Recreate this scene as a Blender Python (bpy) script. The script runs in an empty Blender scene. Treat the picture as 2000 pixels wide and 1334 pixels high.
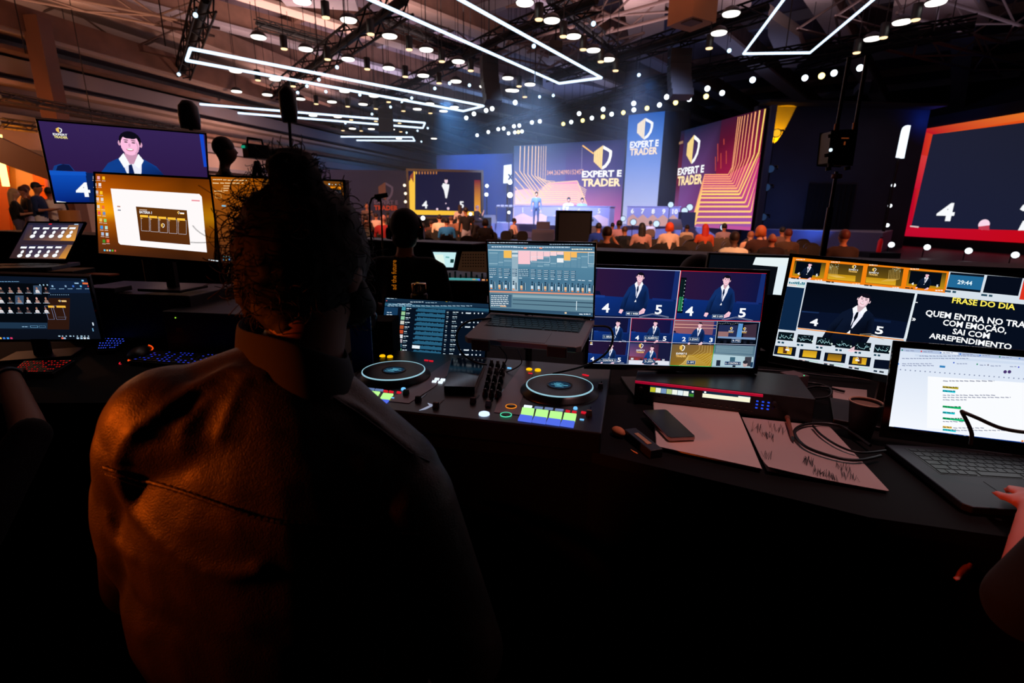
import bpy, bmesh, math, random
from mathutils import Vector, Matrix, noise
import numpy as np
random.seed(7)
PI = math.pi
SC = bpy.context.scene
COL = SC.collection

# ------------------------------------------------------------------ camera
F, TILT, ROLL, H = 980.0, math.radians(14.7), math.radians(0.75), 1.62
cam = bpy.data.cameras.new('camera'); CAM = bpy.data.objects.new('camera', cam); COL.objects.link(CAM)
cam.sensor_width = 36; cam.lens = F / 2000 * 36; cam.clip_start = .02; cam.clip_end = 300
CAM.matrix_world = Matrix.Translation((0, 0, H)) @ Matrix.Rotation(PI / 2 - TILT, 4, 'X') @ Matrix.Rotation(ROLL, 4, 'Z')
cam.dof.use_dof = True; cam.dof.focus_distance = 1.5; cam.dof.aperture_fstop = 4.5
SC.camera = CAM

# ------------------------------------------------------------------ world, exposure
W = bpy.data.worlds.new('world'); SC.world = W; W.use_nodes = True
bg = W.node_tree.nodes['Background']; bg.inputs[0].default_value = (.35, .4, .6, 1); bg.inputs[1].default_value = .0022
SC.view_settings.view_transform = 'Standard'; SC.view_settings.look = 'None'
SC.view_settings.exposure = 0; SC.view_settings.gamma = 1; SC.view_settings.use_curve_mapping = False
SC.cycles.use_denoising = True
SC.cycles.max_bounces = 5; SC.cycles.diffuse_bounces = 2; SC.cycles.glossy_bounces = 2
SC.cycles.sample_clamp_indirect = 3; SC.cycles.volume_bounces = 0

def lin(c):
    return tuple((x / 255 / 12.92 if x / 255 <= .04045 else ((x / 255 + .055) / 1.055) ** 2.4) for x in c)

def light(kind, name, loc, energy, col, size=.3, target=None, spot=60, blend=.6):
    l = bpy.data.lights.new(name, kind); l.energy = energy; l.color = lin(col)
    if kind == 'AREA': l.size = size; l.shape = 'DISK'
    else: l.shadow_soft_size = size
    if kind == 'SPOT': l.spot_size = math.radians(spot); l.spot_blend = blend
    o = bpy.data.objects.new(name, l); COL.objects.link(o); o.location = loc
    if target is not None:
        o.rotation_euler = (Vector(target) - Vector(loc)).to_track_quat('-Z', 'Y').to_euler()
    if kind == 'AREA': o.visible_camera = True
    return o

# added upward fill between trusses and roof for bounced light: warm on the booth side, mauve in the middle, blue over the stage
for (x, y, z, e, c) in ((-19, 12, 8.6, 230, (255, 165, 110)), (-16, 20, 8.8, 260, (255, 175, 130)), (-11, 15, 8.9, 190, (255, 180, 140)), (-5, 13, 8.9, 120, (255, 185, 155)), (-11, 27, 8.9, 520, (240, 180, 165)), (-4, 22, 8.9, 420, (245, 185, 175)), (2, 15, 8.9, 420, (245, 190, 180)), (3, 22, 8.9, 420, (225, 185, 200)),
                        (-14, 36, 8.6, 420, (225, 170, 165)), (-7, 36, 8.9, 420, (190, 170, 200)), (8, 13, 8.9, 520, (235, 190, 185)), (11, 20, 8.9, 360, (200, 175, 205)), (15, 13, 8.9, 420, (215, 170, 170)), (18, 20, 8.9, 120, (150, 140, 190)),
                        (-2, 45, 8.6, 260, (90, 150, 230)), (4, 38, 8.6, 150, (90, 120, 210)), (12, 32, 8.6, 60, (80, 110, 200))):
    light('AREA', 'roof_fill_light', (x, y, z + .1), e * 1.7, tuple(k * .65 + .35 * 190 for k in c), 7.5, (x, y, z + 1))
for (x, y, z, e, c) in ((-20.0, 17, 4.4, 420, (255, 180, 130)), (-14.2, 30, 4.4, 620, (245, 190, 170)), (-8, 42, 4.2, 420, (60, 160, 255)), (-12, 50, 3.0, 420, (120, 200, 255)), (-15, 22, 2.5, 120, (255, 190, 160))):
    light('POINT', 'wall_fill_light', (x, y, z), e, c, .3)  # added points that brighten the low wall, no fixtures there
light('SPOT', 'hall_fill_spot', (6, 9, 7), 1900, (255, 170, 110), .2, (4.9, 13.6, 8.6), 40, .8)  # added spot to brighten the hanging tan box
light('SPOT', 'hall_fill_spot', (-7, 6, 5), 420, (255, 200, 160), .3, (-11.5, 12.6, 1.2), 34, .8)  # added spot to brighten the standing group by the booth
# stage wash
light('SPOT', 'stage_wash_light', (0, 19.5, 7.2), 17000, (175, 205, 255), .3, (1.5, 30, 1.2), 50, .9)
light('SPOT', 'stage_wash_light', (-4, 30, 7.6), 6000, (110, 180, 255), .3, (-1.5, 35, 1.0), 80, .9)
light('SPOT', 'stage_wash_light', (5, 18.5, 7.4), 9000, (180, 195, 255), .3, (7, 29, 1.0), 60, .9)
light('SPOT', 'stage_wash_light', (11, 19, 7.6), 220, (150, 175, 255), .3, (12, 24.5, 1.0), 60, .9)
light('SPOT', 'tower_light', (6.6, 27, 7.9), 650, (60, 150, 255), .1, (7.5, 31.3, 6.6), 60, .8)
# warm audience light from the hall behind
light('SPOT', 'audience_light', (9, -1, 7.5), 5600, (255, 150, 100), .3, (5, 11, .8), 50, .8)
light('SPOT', 'audience_light', (2, 5, 7.5), 4000, (255, 190, 150), .3, (4.5, 15, .8), 40, .8)
light('SPOT', 'audience_light', (-5, 9, 7.5), 9000, (255, 175, 130), .3, (-4, 22, .8), 50, .8)
light('SPOT', 'audience_light', (3.6, 2.5, 6.0), 650, (255, 225, 190), .2, (4.0, 9.3, .9), 16, .8)  # extra spot added to brighten the nearest white shirt
# booth glow from behind on the seated man's jacket, hall lamp over the desk
light('SPOT', 'booth_light', (-2.6, .22, 1.8), 210, (255, 100, 14), .12, (-.45, .72, 1.22), 20, .9)
light('SPOT', 'desk_light', (1.7, .9, 6.2), 430, (255, 182, 180), .2, (.62, 1.25, 1.05), 18, .8)

# ------------------------------------------------------------------ picture geometry -> places
CR, SR = math.cos(ROLL), math.sin(ROLL)
def ray(x, y):
    u, v = x - 1000, y - 667
    u, v = u * CR + v * SR, -u * SR + v * CR
    return Vector((u / F, math.cos(TILT) - v / F * math.sin(TILT), -(math.sin(TILT) + v / F * math.cos(TILT))))
EYE = Vector((0, 0, H))
def pz(x, y, z):
    "point of the horizontal plane z seen at x, y"
    r = ray(x, y); return EYE + r * ((z - H) / r.z)
def py(x, y, Y):
    "point at the forward distance Y"
    r = ray(x, y); return EYE + r * (Y / r.y)
def quad(tl, tr, br, bl, w):
    "the flat rectangle of width w that is seen with these corners: frame matrix at its centre, width, height"
    A = np.array([list(ray(*tl)), [-c for c in ray(*tr)], list(ray(*br)), [-c for c in ray(*bl)]]).T
    l = np.linalg.svd(A)[2][-1]
    if l.sum() < 0: l = -l
    P = [ray(*p) * float(k) for p, k in zip((tl, tr, br, bl), l)]
    s = w / (P[1] - P[0]).length
    P = [EYE + p * s for p in P]
    c = (P[0] + P[1] + P[2] + P[3]) / 4
    U = ((P[1] - P[0]) + (P[2] - P[3])) / 2; V = ((P[0] - P[3]) + (P[1] - P[2])) / 2
    h = V.length
    X = U.normalized(); Y = (V - X * V.dot(X)).normalized(); Z = X.cross(Y)
    M = Matrix((X, Y, Z)).transposed().to_4x4(); M.translation = c
    return M, w, h

# ------------------------------------------------------------------ materials
MATS = {}
def mat(name, col, rough=.6, metal=0., emit=0., bump=0., bscale=60, var=0., spec=.5, coat=0.):
    if name in MATS: return MATS[name]
    m = bpy.data.materials.new(name); m.use_nodes = True; nt = m.node_tree; b = nt.nodes['Principled BSDF']
    c = lin(col); b.inputs['Base Color'].default_value = (*c, 1); b.inputs['Roughness'].default_value = rough
    b.inputs['Metallic'].default_value = metal; b.inputs['Specular IOR Level'].default_value = spec
    if coat: b.inputs['Coat Weight'].default_value = coat
    if emit: b.inputs['Emission Color'].default_value = (*c, 1); b.inputs['Emission Strength'].default_value = emit
    if bump or var:
        tc = nt.nodes.new('ShaderNodeTexCoord'); n = nt.nodes.new('ShaderNodeTexNoise')
        n.inputs['Scale'].default_value = bscale; n.inputs['Detail'].default_value = 4
        nt.links.new(tc.outputs['Object'], n.inputs['Vector'])
        if bump:
            bp = nt.nodes.new('ShaderNodeBump'); bp.inputs['Strength'].default_value = bump
            nt.links.new(n.outputs['Fac'], bp.inputs['Height']); nt.links.new(bp.outputs['Normal'], b.inputs['Normal'])
        if var:
            r = nt.nodes.new('ShaderNodeValToRGB'); nt.links.new(n.outputs['Fac'], r.inputs['Fac'])
            r.color_ramp.elements[0].position = .35; r.color_ramp.elements[1].position = .7
            r.color_ramp.elements[0].color = (*[k * (1 - var) for k in c], 1); r.color_ramp.elements[1].color = (*[min(1, k * (1 + var)) for k in c], 1)
            nt.links.new(r.outputs['Color'], b.inputs['Base Color'])
    MATS[name] = m
    return m
def glow(name, col, s=1.0):
    if name in MATS: return MATS[name]
    m = bpy.data.materials.new(name); m.use_nodes = True; nt = m.node_tree; nt.nodes.clear()
    e = nt.nodes.new('ShaderNodeEmission'); e.inputs[0].default_value = (*lin(col), 1); e.inputs[1].default_value = s
    o = nt.nodes.new('ShaderNodeOutputMaterial'); nt.links.new(e.outputs[0], o.inputs[0])
    MATS[name] = m; return m
def screen_mat(name, gloss=.04):
    m = bpy.data.materials.new(name); m.use_nodes = True; nt = m.node_tree; nt.nodes.clear()
    a = nt.nodes.new('ShaderNodeAttribute'); a.attribute_name = 'picture'
    e = nt.nodes.new('ShaderNodeEmission'); nt.links.new(a.outputs['Color'], e.inputs[0])
    o = nt.nodes.new('ShaderNodeOutputMaterial'); nt.links.new(e.outputs[0], o.inputs[0])
    return m
SCREEN = screen_mat('lit_screen'); FARSCREEN = screen_mat('lit_led_wall'); FARSCREEN.cycles.emission_sampling = 'NONE'

BLACK = mat('black_plastic', (16, 17, 20), .45)
SOFTBLACK = mat('matt_black_cloth', (5, 5, 7), .98, bump=.3, bscale=200, spec=.1)
GLOSS = mat('gloss_black_glass', (6, 7, 10), .08, spec=.6)
DARKMETAL = mat('dark_metal', (40, 42, 48), .4, .8)
TRUSS = mat('black_truss_paint', (2, 2, 4), .7, spec=.2)
ALU = mat('brushed_aluminium', (150, 150, 155), .35, .9)
SPACEGREY = mat('space_grey_aluminium', (120, 112, 112), .45, .35)
GREYPL = mat('grey_plastic', (70, 72, 80), .5)
PAPER = mat('white_paper', (196, 180, 176), .9, bump=.05, bscale=300)
WHITEP = mat('white_plastic', (210, 210, 205), .4)

# ------------------------------------------------------------------ mesh builder
class MB:
    def __init__(s): s.v = []; s.f = []; s.m = []; s.sm = []
    def add(s, vs, fs, m=0, smooth=False):
        b = len(s.v); s.v += [tuple(p) for p in vs]; s.f += [tuple(b + i for i in f) for f in fs]
        s.m += [m] * len(fs); s.sm += [smooth] * len(fs); return s
    def box(s, c, d, M=None, m=0, taper=1.0):
        x, y, z = (k / 2 for k in d); vs = []
        for sz in (-1, 1):
            t = taper if sz > 0 else 1
            for sx, sy in ((-1, -1), (1, -1), (1, 1), (-1, 1)): vs.append(Vector((c[0] + sx * x * t, c[1] + sy * y * t, c[2] + sz * z)))
        if M is not None: vs = [M @ p for p in vs]
        return s.add(vs, [(3, 2, 1, 0), (4, 5, 6, 7), (0, 1, 5, 4), (1, 2, 6, 5), (2, 3, 7, 6), (3, 0, 4, 7)], m)
    def cyl(s, a, b, r0, r1=None, n=12, m=0, smooth=True):
        a, b = Vector(a), Vector(b); r1 = r0 if r1 is None else r1
        d = b - a
        if d.length < 1e-9: return s
        q = d.to_track_quat('Z', 'Y'); vs = []
        for p, r in ((a, r0), (b, r1)):
            for i in range(n): vs.append(p + q @ Vector((r * math.cos(2 * PI * i / n), r * math.sin(2 * PI * i / n), 0)))
        s.add(vs, [(i, (i + 1) % n, n + (i + 1) % n, n + i) for i in range(n)], m, smooth)
        return s.add(vs, [tuple(range(n - 1, -1, -1)), tuple(range(n, 2 * n))], m)
    def tube(s, pts, r, n=8, m=0, closed=False):
        pts = [Vector(p) for p in pts]; N = len(pts); rings = []; up = None
        rr = r if isinstance(r, (list, tuple)) else [r] * N
        for i in range(N):
            if closed: t = pts[(i + 1) % N] - pts[i - 1]
            else: t = pts[min(i + 1, N - 1)] - pts[max(i - 1, 0)]
            t.normalize()
            if up is None: up = t.orthogonal().normalized()
            up = (up - t * up.dot(t)).normalized(); w = t.cross(up)
            rings.append([pts[i] + (up * math.cos(2 * PI * k / n) + w * math.sin(2 * PI * k / n)) * rr[i] for k in range(n)])
        vs = [p for g in rings for p in g]; fs = []
        for i in range(N if closed else N - 1):
            j = (i + 1) % N
            for k in range(n): fs.append((i * n + k, i * n + (k + 1) % n, j * n + (k + 1) % n, j * n + k))
        s.add(vs, fs, m, True)
        if not closed: s.add(vs, [tuple(range(n - 1, -1, -1)), tuple(range((N - 1) * n, N * n))], m)
        return s
    def lathe(s, prof, M=None, n=24, m=0, smooth=True):
        "prof: (r, z) pairs round the z axis"
        vs = [Vector((r * math.cos(2 * PI * k / n), r * math.sin(2 * PI * k / n), z)) for r, z in prof for k in range(n)]
        if M is not None: vs = [M @ p for p in vs]
        fs = [(i * n + k, i * n + (k + 1) % n, (i + 1) * n + (k + 1) % n, (i + 1) * n + k) for i in range(len(prof) - 1) for k in range(n)]
        return s.add(vs, fs, m, smooth)
    def ell(s, c, r, n=12, M=None, m=0):
        vs = []; k2 = max(4, n // 2 + 1)
        for i in range(k2 + 1):
            t = PI * i / k2
            for k in range(n): vs.append(Vector((c[0] + r[0] * math.sin(t) * math.cos(2 * PI * k / n), c[1] + r[1] * math.sin(t) * math.sin(2 * PI * k / n), c[2] - r[2] * math.cos(t))))
        if M is not None: vs = [M @ p for p in vs]
        return s.add(vs, [(i * n + k, i * n + (k + 1) % n, (i + 1) * n + (k + 1) % n, (i + 1) * n + k) for i in range(k2) for k in range(n)], m, True)
    def prism(s, poly, z0, z1, M=None, m=0):
        n = len(poly); vs = [Vector((x, y, z0)) for x, y in poly] + [Vector((x, y, z1)) for x, y in poly]
        if M is not None: vs = [M @ p for p in vs]
        return s.add(vs, [tuple(range(n - 1, -1, -1)), tuple(range(n, 2 * n))] + [(i, (i + 1) % n, n + (i + 1) % n, n + i) for i in range(n)], m)
    def build(s, name, mats, parent=None, bevel=0, weld=False):
        me = bpy.data.meshes.new(name); me.from_pydata(s.v, [], s.f)
        if not isinstance(mats, (list, tuple)): mats = [mats]
        for k in mats: me.materials.append(k)
        me.polygons.foreach_set('material_index', s.m); me.polygons.foreach_set('use_smooth', s.sm); me.update()
        if weld:
            bm = bmesh.new(); bm.from_mesh(me); bmesh.ops.remove_doubles(bm, verts=bm.verts, dist=1e-5); bm.to_mesh(me); bm.free()
        o = bpy.data.objects.new(name, me); COL.objects.link(o)
        if parent is not None: o.parent = parent
        if bevel:
            b = o.modifiers.new('bevel', 'BEVEL'); b.width = bevel; b.segments = 2; b.limit_method = 'ANGLE'
        return o

def tag(o, label=None, cat=None, group=None, kind=None):
    if label: o['label'] = label
    if cat: o['category'] = cat
    if group: o['group'] = group
    if kind: o['kind'] = kind
    return o
def thing(name, label, cat, M=None, group=None):
    o = bpy.data.objects.new(name, None); COL.objects.link(o); o.empty_display_size = .05
    if M is not None: o.matrix_world = M if isinstance(M, Matrix) else Matrix.Translation(M)
    return tag(o, label, cat, group)
def dup(o, M=None, label=None, parent=None):
    c = o.copy(); COL.objects.link(c)
    if parent is not None: c.parent = parent
    if M is not None: c.matrix_world = M
    if label: c['label'] = label
    for ch in o.children: dup(ch, None, None, c)
    return c
def TM(loc, rz=0, s=1):
    return Matrix.Translation(loc) @ Matrix.Rotation(rz, 4, 'Z') @ Matrix.Scale(s, 4)
def struct(o): o['kind'] = 'structure'; return o

# ------------------------------------------------------------------ pictures on screens: coloured flat shapes in the screen's own plane
_TXT = {}
def text_mesh(t, bold):
    k = (t, bold)
    if k not in _TXT:
        cu = bpy.data.curves.new('t', 'FONT'); cu.body = t; cu.size = 1; cu.offset = .012 * bold; cu.resolution_u = 2
        ob = bpy.data.objects.new('t', cu); COL.objects.link(ob)
        me = bpy.data.meshes.new_from_object(ob.evaluated_get(bpy.context.evaluated_depsgraph_get()))
        vs = [(v.co.x, v.co.y) for v in me.vertices]; fs = [tuple(p.vertices) for p in me.polygons]
        bpy.data.objects.remove(ob); bpy.data.curves.remove(cu); bpy.data.meshes.remove(me)
        _TXT[k] = (vs, fs)
    return _TXT[k]
class Art:
    def __init__(s, M, dz, gain=1.0):
        s.M = M; s.I = M.inverted(); s.v = []; s.f = []; s.c = []; s.z = 0; s.dz = dz; s.g = gain
        s.o = s.I @ EYE
    def P(s, x, y):
        "point of the screen plane seen at x, y"
        d = s.I.to_3x3() @ ray(x, y); t = -s.o.z / d.z; p = s.o + d * t
        return (p.x, p.y)
    def poly(s, pts, col, cols=None, layer=True):
        if layer: s.z += s.dz
        b = len(s.v); s.v += [(p[0], p[1], s.z) for p in pts]; s.f.append(tuple(range(b, b + len(pts))))
        cc = cols or [col] * len(pts); s.c += [tuple(k * s.g for k in lin(c)) for c in cc]
    def ppoly(s, px, col, cols=None): s.poly([s.P(*p) for p in px], col, cols)
    def rect(s, x0, y0, x1, y1, col, top=None, layer=True):
        s.poly([(x0, y0), (x1, y0), (x1, y1), (x0, y1)], col, [col, col, top, top] if top else None, layer)
    def ell(s, cx, cy, rx, ry, col, n=18, a=0):
        s.poly([(cx + rx * math.cos(2 * PI * k / n) * math.cos(a) - ry * math.sin(2 * PI * k / n) * math.sin(a), cy + rx * math.cos(2 * PI * k / n) * math.sin(a) + ry * math.sin(2 * PI * k / n) * math.cos(a)) for k in range(n)], col)
    def line(s, pts, w, col, layer=True):
        if layer: s.z += s.dz
        for a, b in zip(pts, pts[1:]):
            dx, dy = b[0] - a[0], b[1] - a[1]; L = math.hypot(dx, dy) or 1; nx, ny = -dy / L * w / 2, dx / L * w / 2
            s.poly([(a[0] - nx, a[1] - ny), (b[0] - nx, b[1] - ny), (b[0] + nx, b[1] + ny), (a[0] + nx, a[1] + ny)], col, layer=False)
    def frame(s, x0, y0, x1, y1, w, col): s.line([(x0, y0), (x1, y0), (x1, y1), (x0, y1), (x0, y0)], w, col)
    def text(s, t, x, y, size, col, bold=1, align='l', sx=1.0):
        vs, fs = text_mesh(t, bold)
        if not vs: return
        w = max(v[0] for v in vs) * size * sx; x -= {'l': 0, 'c': w / 2, 'r': w}[align]
        s.z += s.dz; b = len(s.v); s.v += [(x + v[0] * size * sx, y + v[1] * size, s.z) for v in vs]
        s.f += [tuple(b + i for i in f) for f in fs]; s.c += [tuple(k * s.g for k in lin(col))] * len(vs)
    def fit(s, t, x0, x1, y, size, col, bold=1):
        "text stretched between x0 and x1"
        vs, _ = text_mesh(t, bold); w = max(v[0] for v in vs) * size; s.text(t, x0, y, size, col, bold, 'l', (x1 - x0) / w)
    def build(s, name, parent, m=None):
        zm_ = max(p[2] for p in s.v); lim = .0035 if s.dz < .001 else .05
        if zm_ > lim: s.v = [(p[0], p[1], p[2] * lim / zm_) for p in s.v]
        me = bpy.data.meshes.new(name); me.from_pydata(s.v, [], s.f)
        at = me.color_attributes.new('picture', 'FLOAT_COLOR', 'POINT')
        at.data.foreach_set('color', [k for c in s.c for k in (*c, 1)]); me.materials.append(m or SCREEN); me.update()
        o = bpy.data.objects.new(name, me); COL.objects.link(o); o.parent = parent
        return o

def crop_art(a, x0, y0, x1, y1):
    "keep the picture inside the display"
    for i, p in enumerate(a.v): a.v[i] = (min(max(p[0], x0), x1), min(max(p[1], y0), y1), p[2])

WHT = (250, 252, 255)
def shield(a, x, y, h, gold=(255, 205, 90), white=WHT):
    "badge: gold left half with a sliced edge, white outlined right half; x, y its centre"
    w = h * .42
    right = [(0, .5), (.62, .36), (1, .26), (1, .05), (.85, -.2), (.45, -.42), (0, -.52)]
    inn = [(.0, .36), (.45, .27), (.7, .2), (.7, .03), (.55, -.16), (.3, -.3), (0, -.38)]
    for k in range(len(right) - 1):
        p, q, r, t = right[k], right[k + 1], inn[k + 1], inn[k]
        a.poly([(x + i * w, y + j * h) for i, j in (p, t, r, q)], white, layer=k == 0)
    n = 5
    for k in range(n):
        x0, x1 = -1 + k / n, -1 + (k + 1) / n - .03
        t0, b0 = .24 + .26 * (k + .4) / n, -(.14 + .36 * (k + .4) / n)
        a.poly([(x + x0 * w, y + b0 * h), (x + x1 * w, y + (b0 - .05) * h), (x + x1 * w, y + (t0 + .04) * h), (x + x0 * w, y + t0 * h)], gold, layer=k == 0)
def expert(a, x, y, w, gold=(255, 205, 110), white=WHT):
    "the two words of the show, x, y at the centre of the block of width w"
    a.fit('EXPERT E', x - w / 2, x + w / 2, y + w * .03, w * .23, white, 2.0)
    a.fit('TRADER', x - w / 2, x + w * .46, y - w * .22, w * .27, gold, 2.0)

def man(a, x, y, s, lean=.12, suit=(18, 48, 105), dark=(8, 24, 60), skin=(250, 200, 215), full=True):
    "the presenter as filmed: x, y at the waist, s from waist to crown"
    def T(pts): return [(x + (px * 1.3 + lean * py_) * s, y + py_ * s) for px, py_ in pts]
    if full:
        a.poly(T([(-.34, -.42), (-.27, .1), (-.25, .46), (-.15, .58), (0, .63), (.15, .58), (.25, .48), (.27, .1), (.31, -.42)]), suit, [dark, suit, suit, suit, suit, suit, suit, dark, dark])
        a.poly(T([(-.40, -.36), (-.36, .1), (-.25, .48), (-.19, .3), (-.24, 0), (-.29, -.36)]), suit, [dark, suit, suit, suit, dark, dark])
        a.poly(T([(.33, -.3), (.36, .1), (.27, .46), (.2, .3), (.24, 0), (.22, -.3)]), dark, [dark, suit, suit, dark, dark, dark])
        a.line(T([(-.2, .3), (-.24, 0), (-.27, -.3)]), .012 * s, dark); a.line(T([(0, .12), (.01, -.05), (-.02, -.36)]), .01 * s, dark, False)
        a.poly(T([(-.41, -.46), (-.33, -.5), (-.29, -.38), (-.31, -.34), (-.39, -.34)]), skin)
        a.poly(T([(.1, -.5), (.16, -.52), (.3, -.46), (.32, -.32), (.25, -.27), (.17, -.38)]), skin)
        for k in range(4): a.line(T([(.12 + .035 * k, -.5 + .01 * k), (.2 + .025 * k, -.38)]), .006 * s, tuple(int(c * .7) for c in skin))
        a.poly(T([(-.035, -.06), (.02, -.06), (.0, .03)]), WHT)
    else:
        a.poly(T([(-.36, -.05), (-.3, .36), (-.22, .52), (-.12, .6), (0, .64), (.12, .6), (.24, .5), (.32, .36), (.39, -.05)]), suit, [dark, suit, suit, suit, suit, suit, suit, dark, dark])
        a.line(T([(-.2, .34), (-.24, 0)]), .012 * s, dark); a.line(T([(.24, .3), (.27, 0)]), .012 * s, dark, False)
    a.poly(T([(-.02, .08), (.02, .08), (.09, .4), (.1, .6), (-.1, .6), (-.05, .36)]), (236, 238, 252))
    a.poly(T([(-.035, .36), (.0, .24), (.02, .38), (0, .52), (-.03, .5)]), dark); a.poly(T([(-.03, .06), (.0, .06), (-.01, .4)]), suit)
    a.poly(T([(-.06, .52), (.06, .52), (.06, .7), (-.06, .7)]), tuple(int(k * .8) for k in skin))
    a.poly(T([(-.12, .59), (-.07, .68), (-.02, .52), (-.075, .46)]), WHT); a.poly(T([(.12, .58), (.07, .68), (.02, .52), (.07, .45)]), WHT)
    cx, cy = x + lean * .82 * s, y + .82 * s; L = -lean; H_ = (14, 12, 24)
    def E_(dx, dy, rx, ry, c, n=14): a.ell(cx + (dx * math.cos(L) - dy * math.sin(L)) * s, cy + (dx * math.sin(L) + dy * math.cos(L)) * s, rx * s, ry * s, c, n, L)
    E_(-.13, -.0, .02, .04, tuple(int(k * .85) for k in skin), 8); E_(.13, -.0, .02, .04, tuple(int(k * .85) for k in skin), 8)
    E_(0, .05, .135, .135, H_, 18); E_(-.003, -.015, .115, .155, skin, 18); E_(-.0, .12, .10, .05, H_, 12); E_(.06, -.05, .045, .09, tuple(int(k * .88) for k in skin), 10); E_(-.012, -.04, .095, .12, skin, 14)
    for sx in (-1, 1):
        E_(sx * .045 - .006, .022, .024, .009, (52, 30, 44), 8); E_(sx * .045 - .006, .052, .032, .007, (40, 22, 34), 8)
    E_(-.012, -.02, .014, .03, tuple(int(k * .86) for k in skin), 8); E_(-.008, -.085, .045, .022, (196, 110, 120), 10); E_(-.008, -.08, .038, .013, WHT, 8)

def _pk(a, x, y):
    p = a.P(x, y); return p, (a.P(x + 8, y)[0] - p[0]) / 8, (a.P(x, y - 8)[1] - p[1]) / 8
def ptext(a, t, x0, x1, y, h, col, bold=1):
    p, kx, ky = _pk(a, x0, y); vs, _ = text_mesh(t, bold)
    w = max(v[0] for v in vs); sz = h * ky / .72
    a.text(t, p[0], p[1], sz, col, bold, 'l', (x1 - x0) * kx / (w * sz))
def pdash(a, x, y, w, h, col, layer=True):
    "bar starting at picture point x, y and running w along the screen, h up"
    p, kx, ky = _pk(a, x, y); a.rect(p[0], p[1], p[0] + w * kx, p[1] + h * ky, col, None, layer)
def pframe(a, x, y, w, h, t, col):
    p, kx, ky = _pk(a, x, y); a.frame(p[0], p[1], p[0] + w * kx, p[1] + h * ky, t * kx, col)
def words(a, x, y, w, h, col, n, rnd):
    "a line of unreadable small type"
    t = 0
    for k in range(n):
        if t >= w: break
        L = rnd.uniform(.6, 1.6) * w / n; pdash(a, x + t, y, min(L * .8, w - t), h, col); t += L
def pman(a, x, y, top, **k):
    "presenter with crown at row top and waist at row y"
    p, _, ky = _pk(a, x, y); man(a, p[0], p[1], (y - top) * ky, **k)

def display(root, M, w, h, thick=.03, border=.01, bottom=None, body=BLACK, hname='housing', glossy=True):
    bottom = border if bottom is None else bottom
    b = MB()
    W2, Ht, Hb = w / 2 + border, h / 2 + border, h / 2 + bottom
    b.box((0, (Ht - Hb) / 2, -thick / 2 - .001), (2 * W2, Ht + Hb, thick))
    b.box((0, 0, -thick - .004), (w * .7, h * .6, .01)) if thick > .012 else None
    b.build(hname, body, root, bevel=.002)
    f = MB()
    for c, d in (((0, (Ht + h / 2) / 2, .001), (2 * W2, Ht - h / 2, .004)), ((0, -(Hb + h / 2) / 2, .001), (2 * W2, Hb - h / 2, .004)),
                 ((-(W2 + w / 2) / 2, 0, .001), (W2 - w / 2, h, .004)), (((W2 + w / 2) / 2, 0, .001), (W2 - w / 2, h, .004))): f.box(c, d)
    f.build('bezel', GLOSS if glossy else BLACK, root)
def stand(root, M, h, thick, basez, foot=(.24, .18), col=(.05, .02), mt=BLACK):
    I = M.inverted(); c = M @ Vector((0, -h * .15, -thick - .012)); fw = (M.to_3x3() @ Vector((1, 0, 0))); rz = math.atan2(fw.y, fw.x)
    b = MB(); b.box((c.x, c.y, (basez + c.z) / 2), (1, 1, 1), I @ Matrix.Translation((c.x, c.y, (basez + c.z) / 2)) @ Matrix.Rotation(rz, 4, 'Z') @ Matrix.Diagonal((col[0], col[1], c.z - basez, 1)) @ Matrix.Translation((-c.x, -c.y, -(basez + c.z) / 2)))
    b.build('stand', mt, root)
    b = MB(); b.box((0, 0, 0), (foot[0], foot[1], .012), I @ Matrix.Translation((c.x, c.y, basez + .006)) @ Matrix.Rotation(rz, 4, 'Z'))
    b.build('base', mt, root, bevel=.003)
DESK = 1.05

# ================================================================== screens at the desk
rnd = random.Random(3)
# big television
M, w, h = quad((70.5, 235.5), (397, 262.5), (411, 396), (113, 394.5), .95)
tv = thing('television', 'large television on a stand showing the presenter in purple with a white 4', 'television', M)
a = Art(M, .0003, 1.0); z = lambda x, y: (x / 4.4444, 220 + y / 4.4444)
X, Y = w / 2, h / 2
a.rect(-X, -Y, X, Y, (40, 18, 62), (52, 34, 84))
a.ppoly([z(1730, 180), z(1765, 185), z(1805, 470), z(1770, 470)], (20, 70, 200))
a.ppoly([z(430, 505), z(740, 512), (185, 345), (195, 420), (90, 420)], (8, 46, 128), [(14, 80, 190), (14, 80, 190), (8, 52, 140), (6, 30, 104), (6, 34, 120)])
a.ppoly([z(740, 520), (415, 352), (420, 420), (180, 420)], (10, 32, 84))
a.ppoly([z(455, 505), z(470, 460), z(520, 445), z(600, 450), z(650, 505)], (20, 60, 130)); a.ppoly([z(485, 505), z(500, 462), z(545, 447), z(600, 455), z(640, 505)], (10, 24, 66))
a.ppoly([z(425, 500), z(740, 515), z(750, 545), z(432, 540)], (18, 86, 196))
pman(a, 262, 385, 264, lean=.05, suit=(16, 62, 140), dark=(10, 30, 84), skin=(255, 190, 225), full=False)
ptext(a, '4', 151, 178, 383, 27, WHT, 2.5)
p = a.P(*z(512, 152)); shield(a, p[0], p[1], .036); ptext(a, 'EXPERT', *[z(q, 0)[0] for q in (458, 585)], z(0, 193)[1], 4.0, WHT, 2); ptext(a, 'TRADER', *[z(q, 0)[0] for q in (470, 588)], z(0, 218)[1], 4.5, (255, 240, 150), 2)
a.ppoly([z(490, 765), z(575, 775), z(570, 782), z(492, 775)], WHT)
crop_art(a, -X, -Y, X, Y); a.build('screen', tv)
display(tv, M, w, h, .04, .012); stand(tv, M, h, .05, .3, (.6, .4), (.08, .05))

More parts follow.
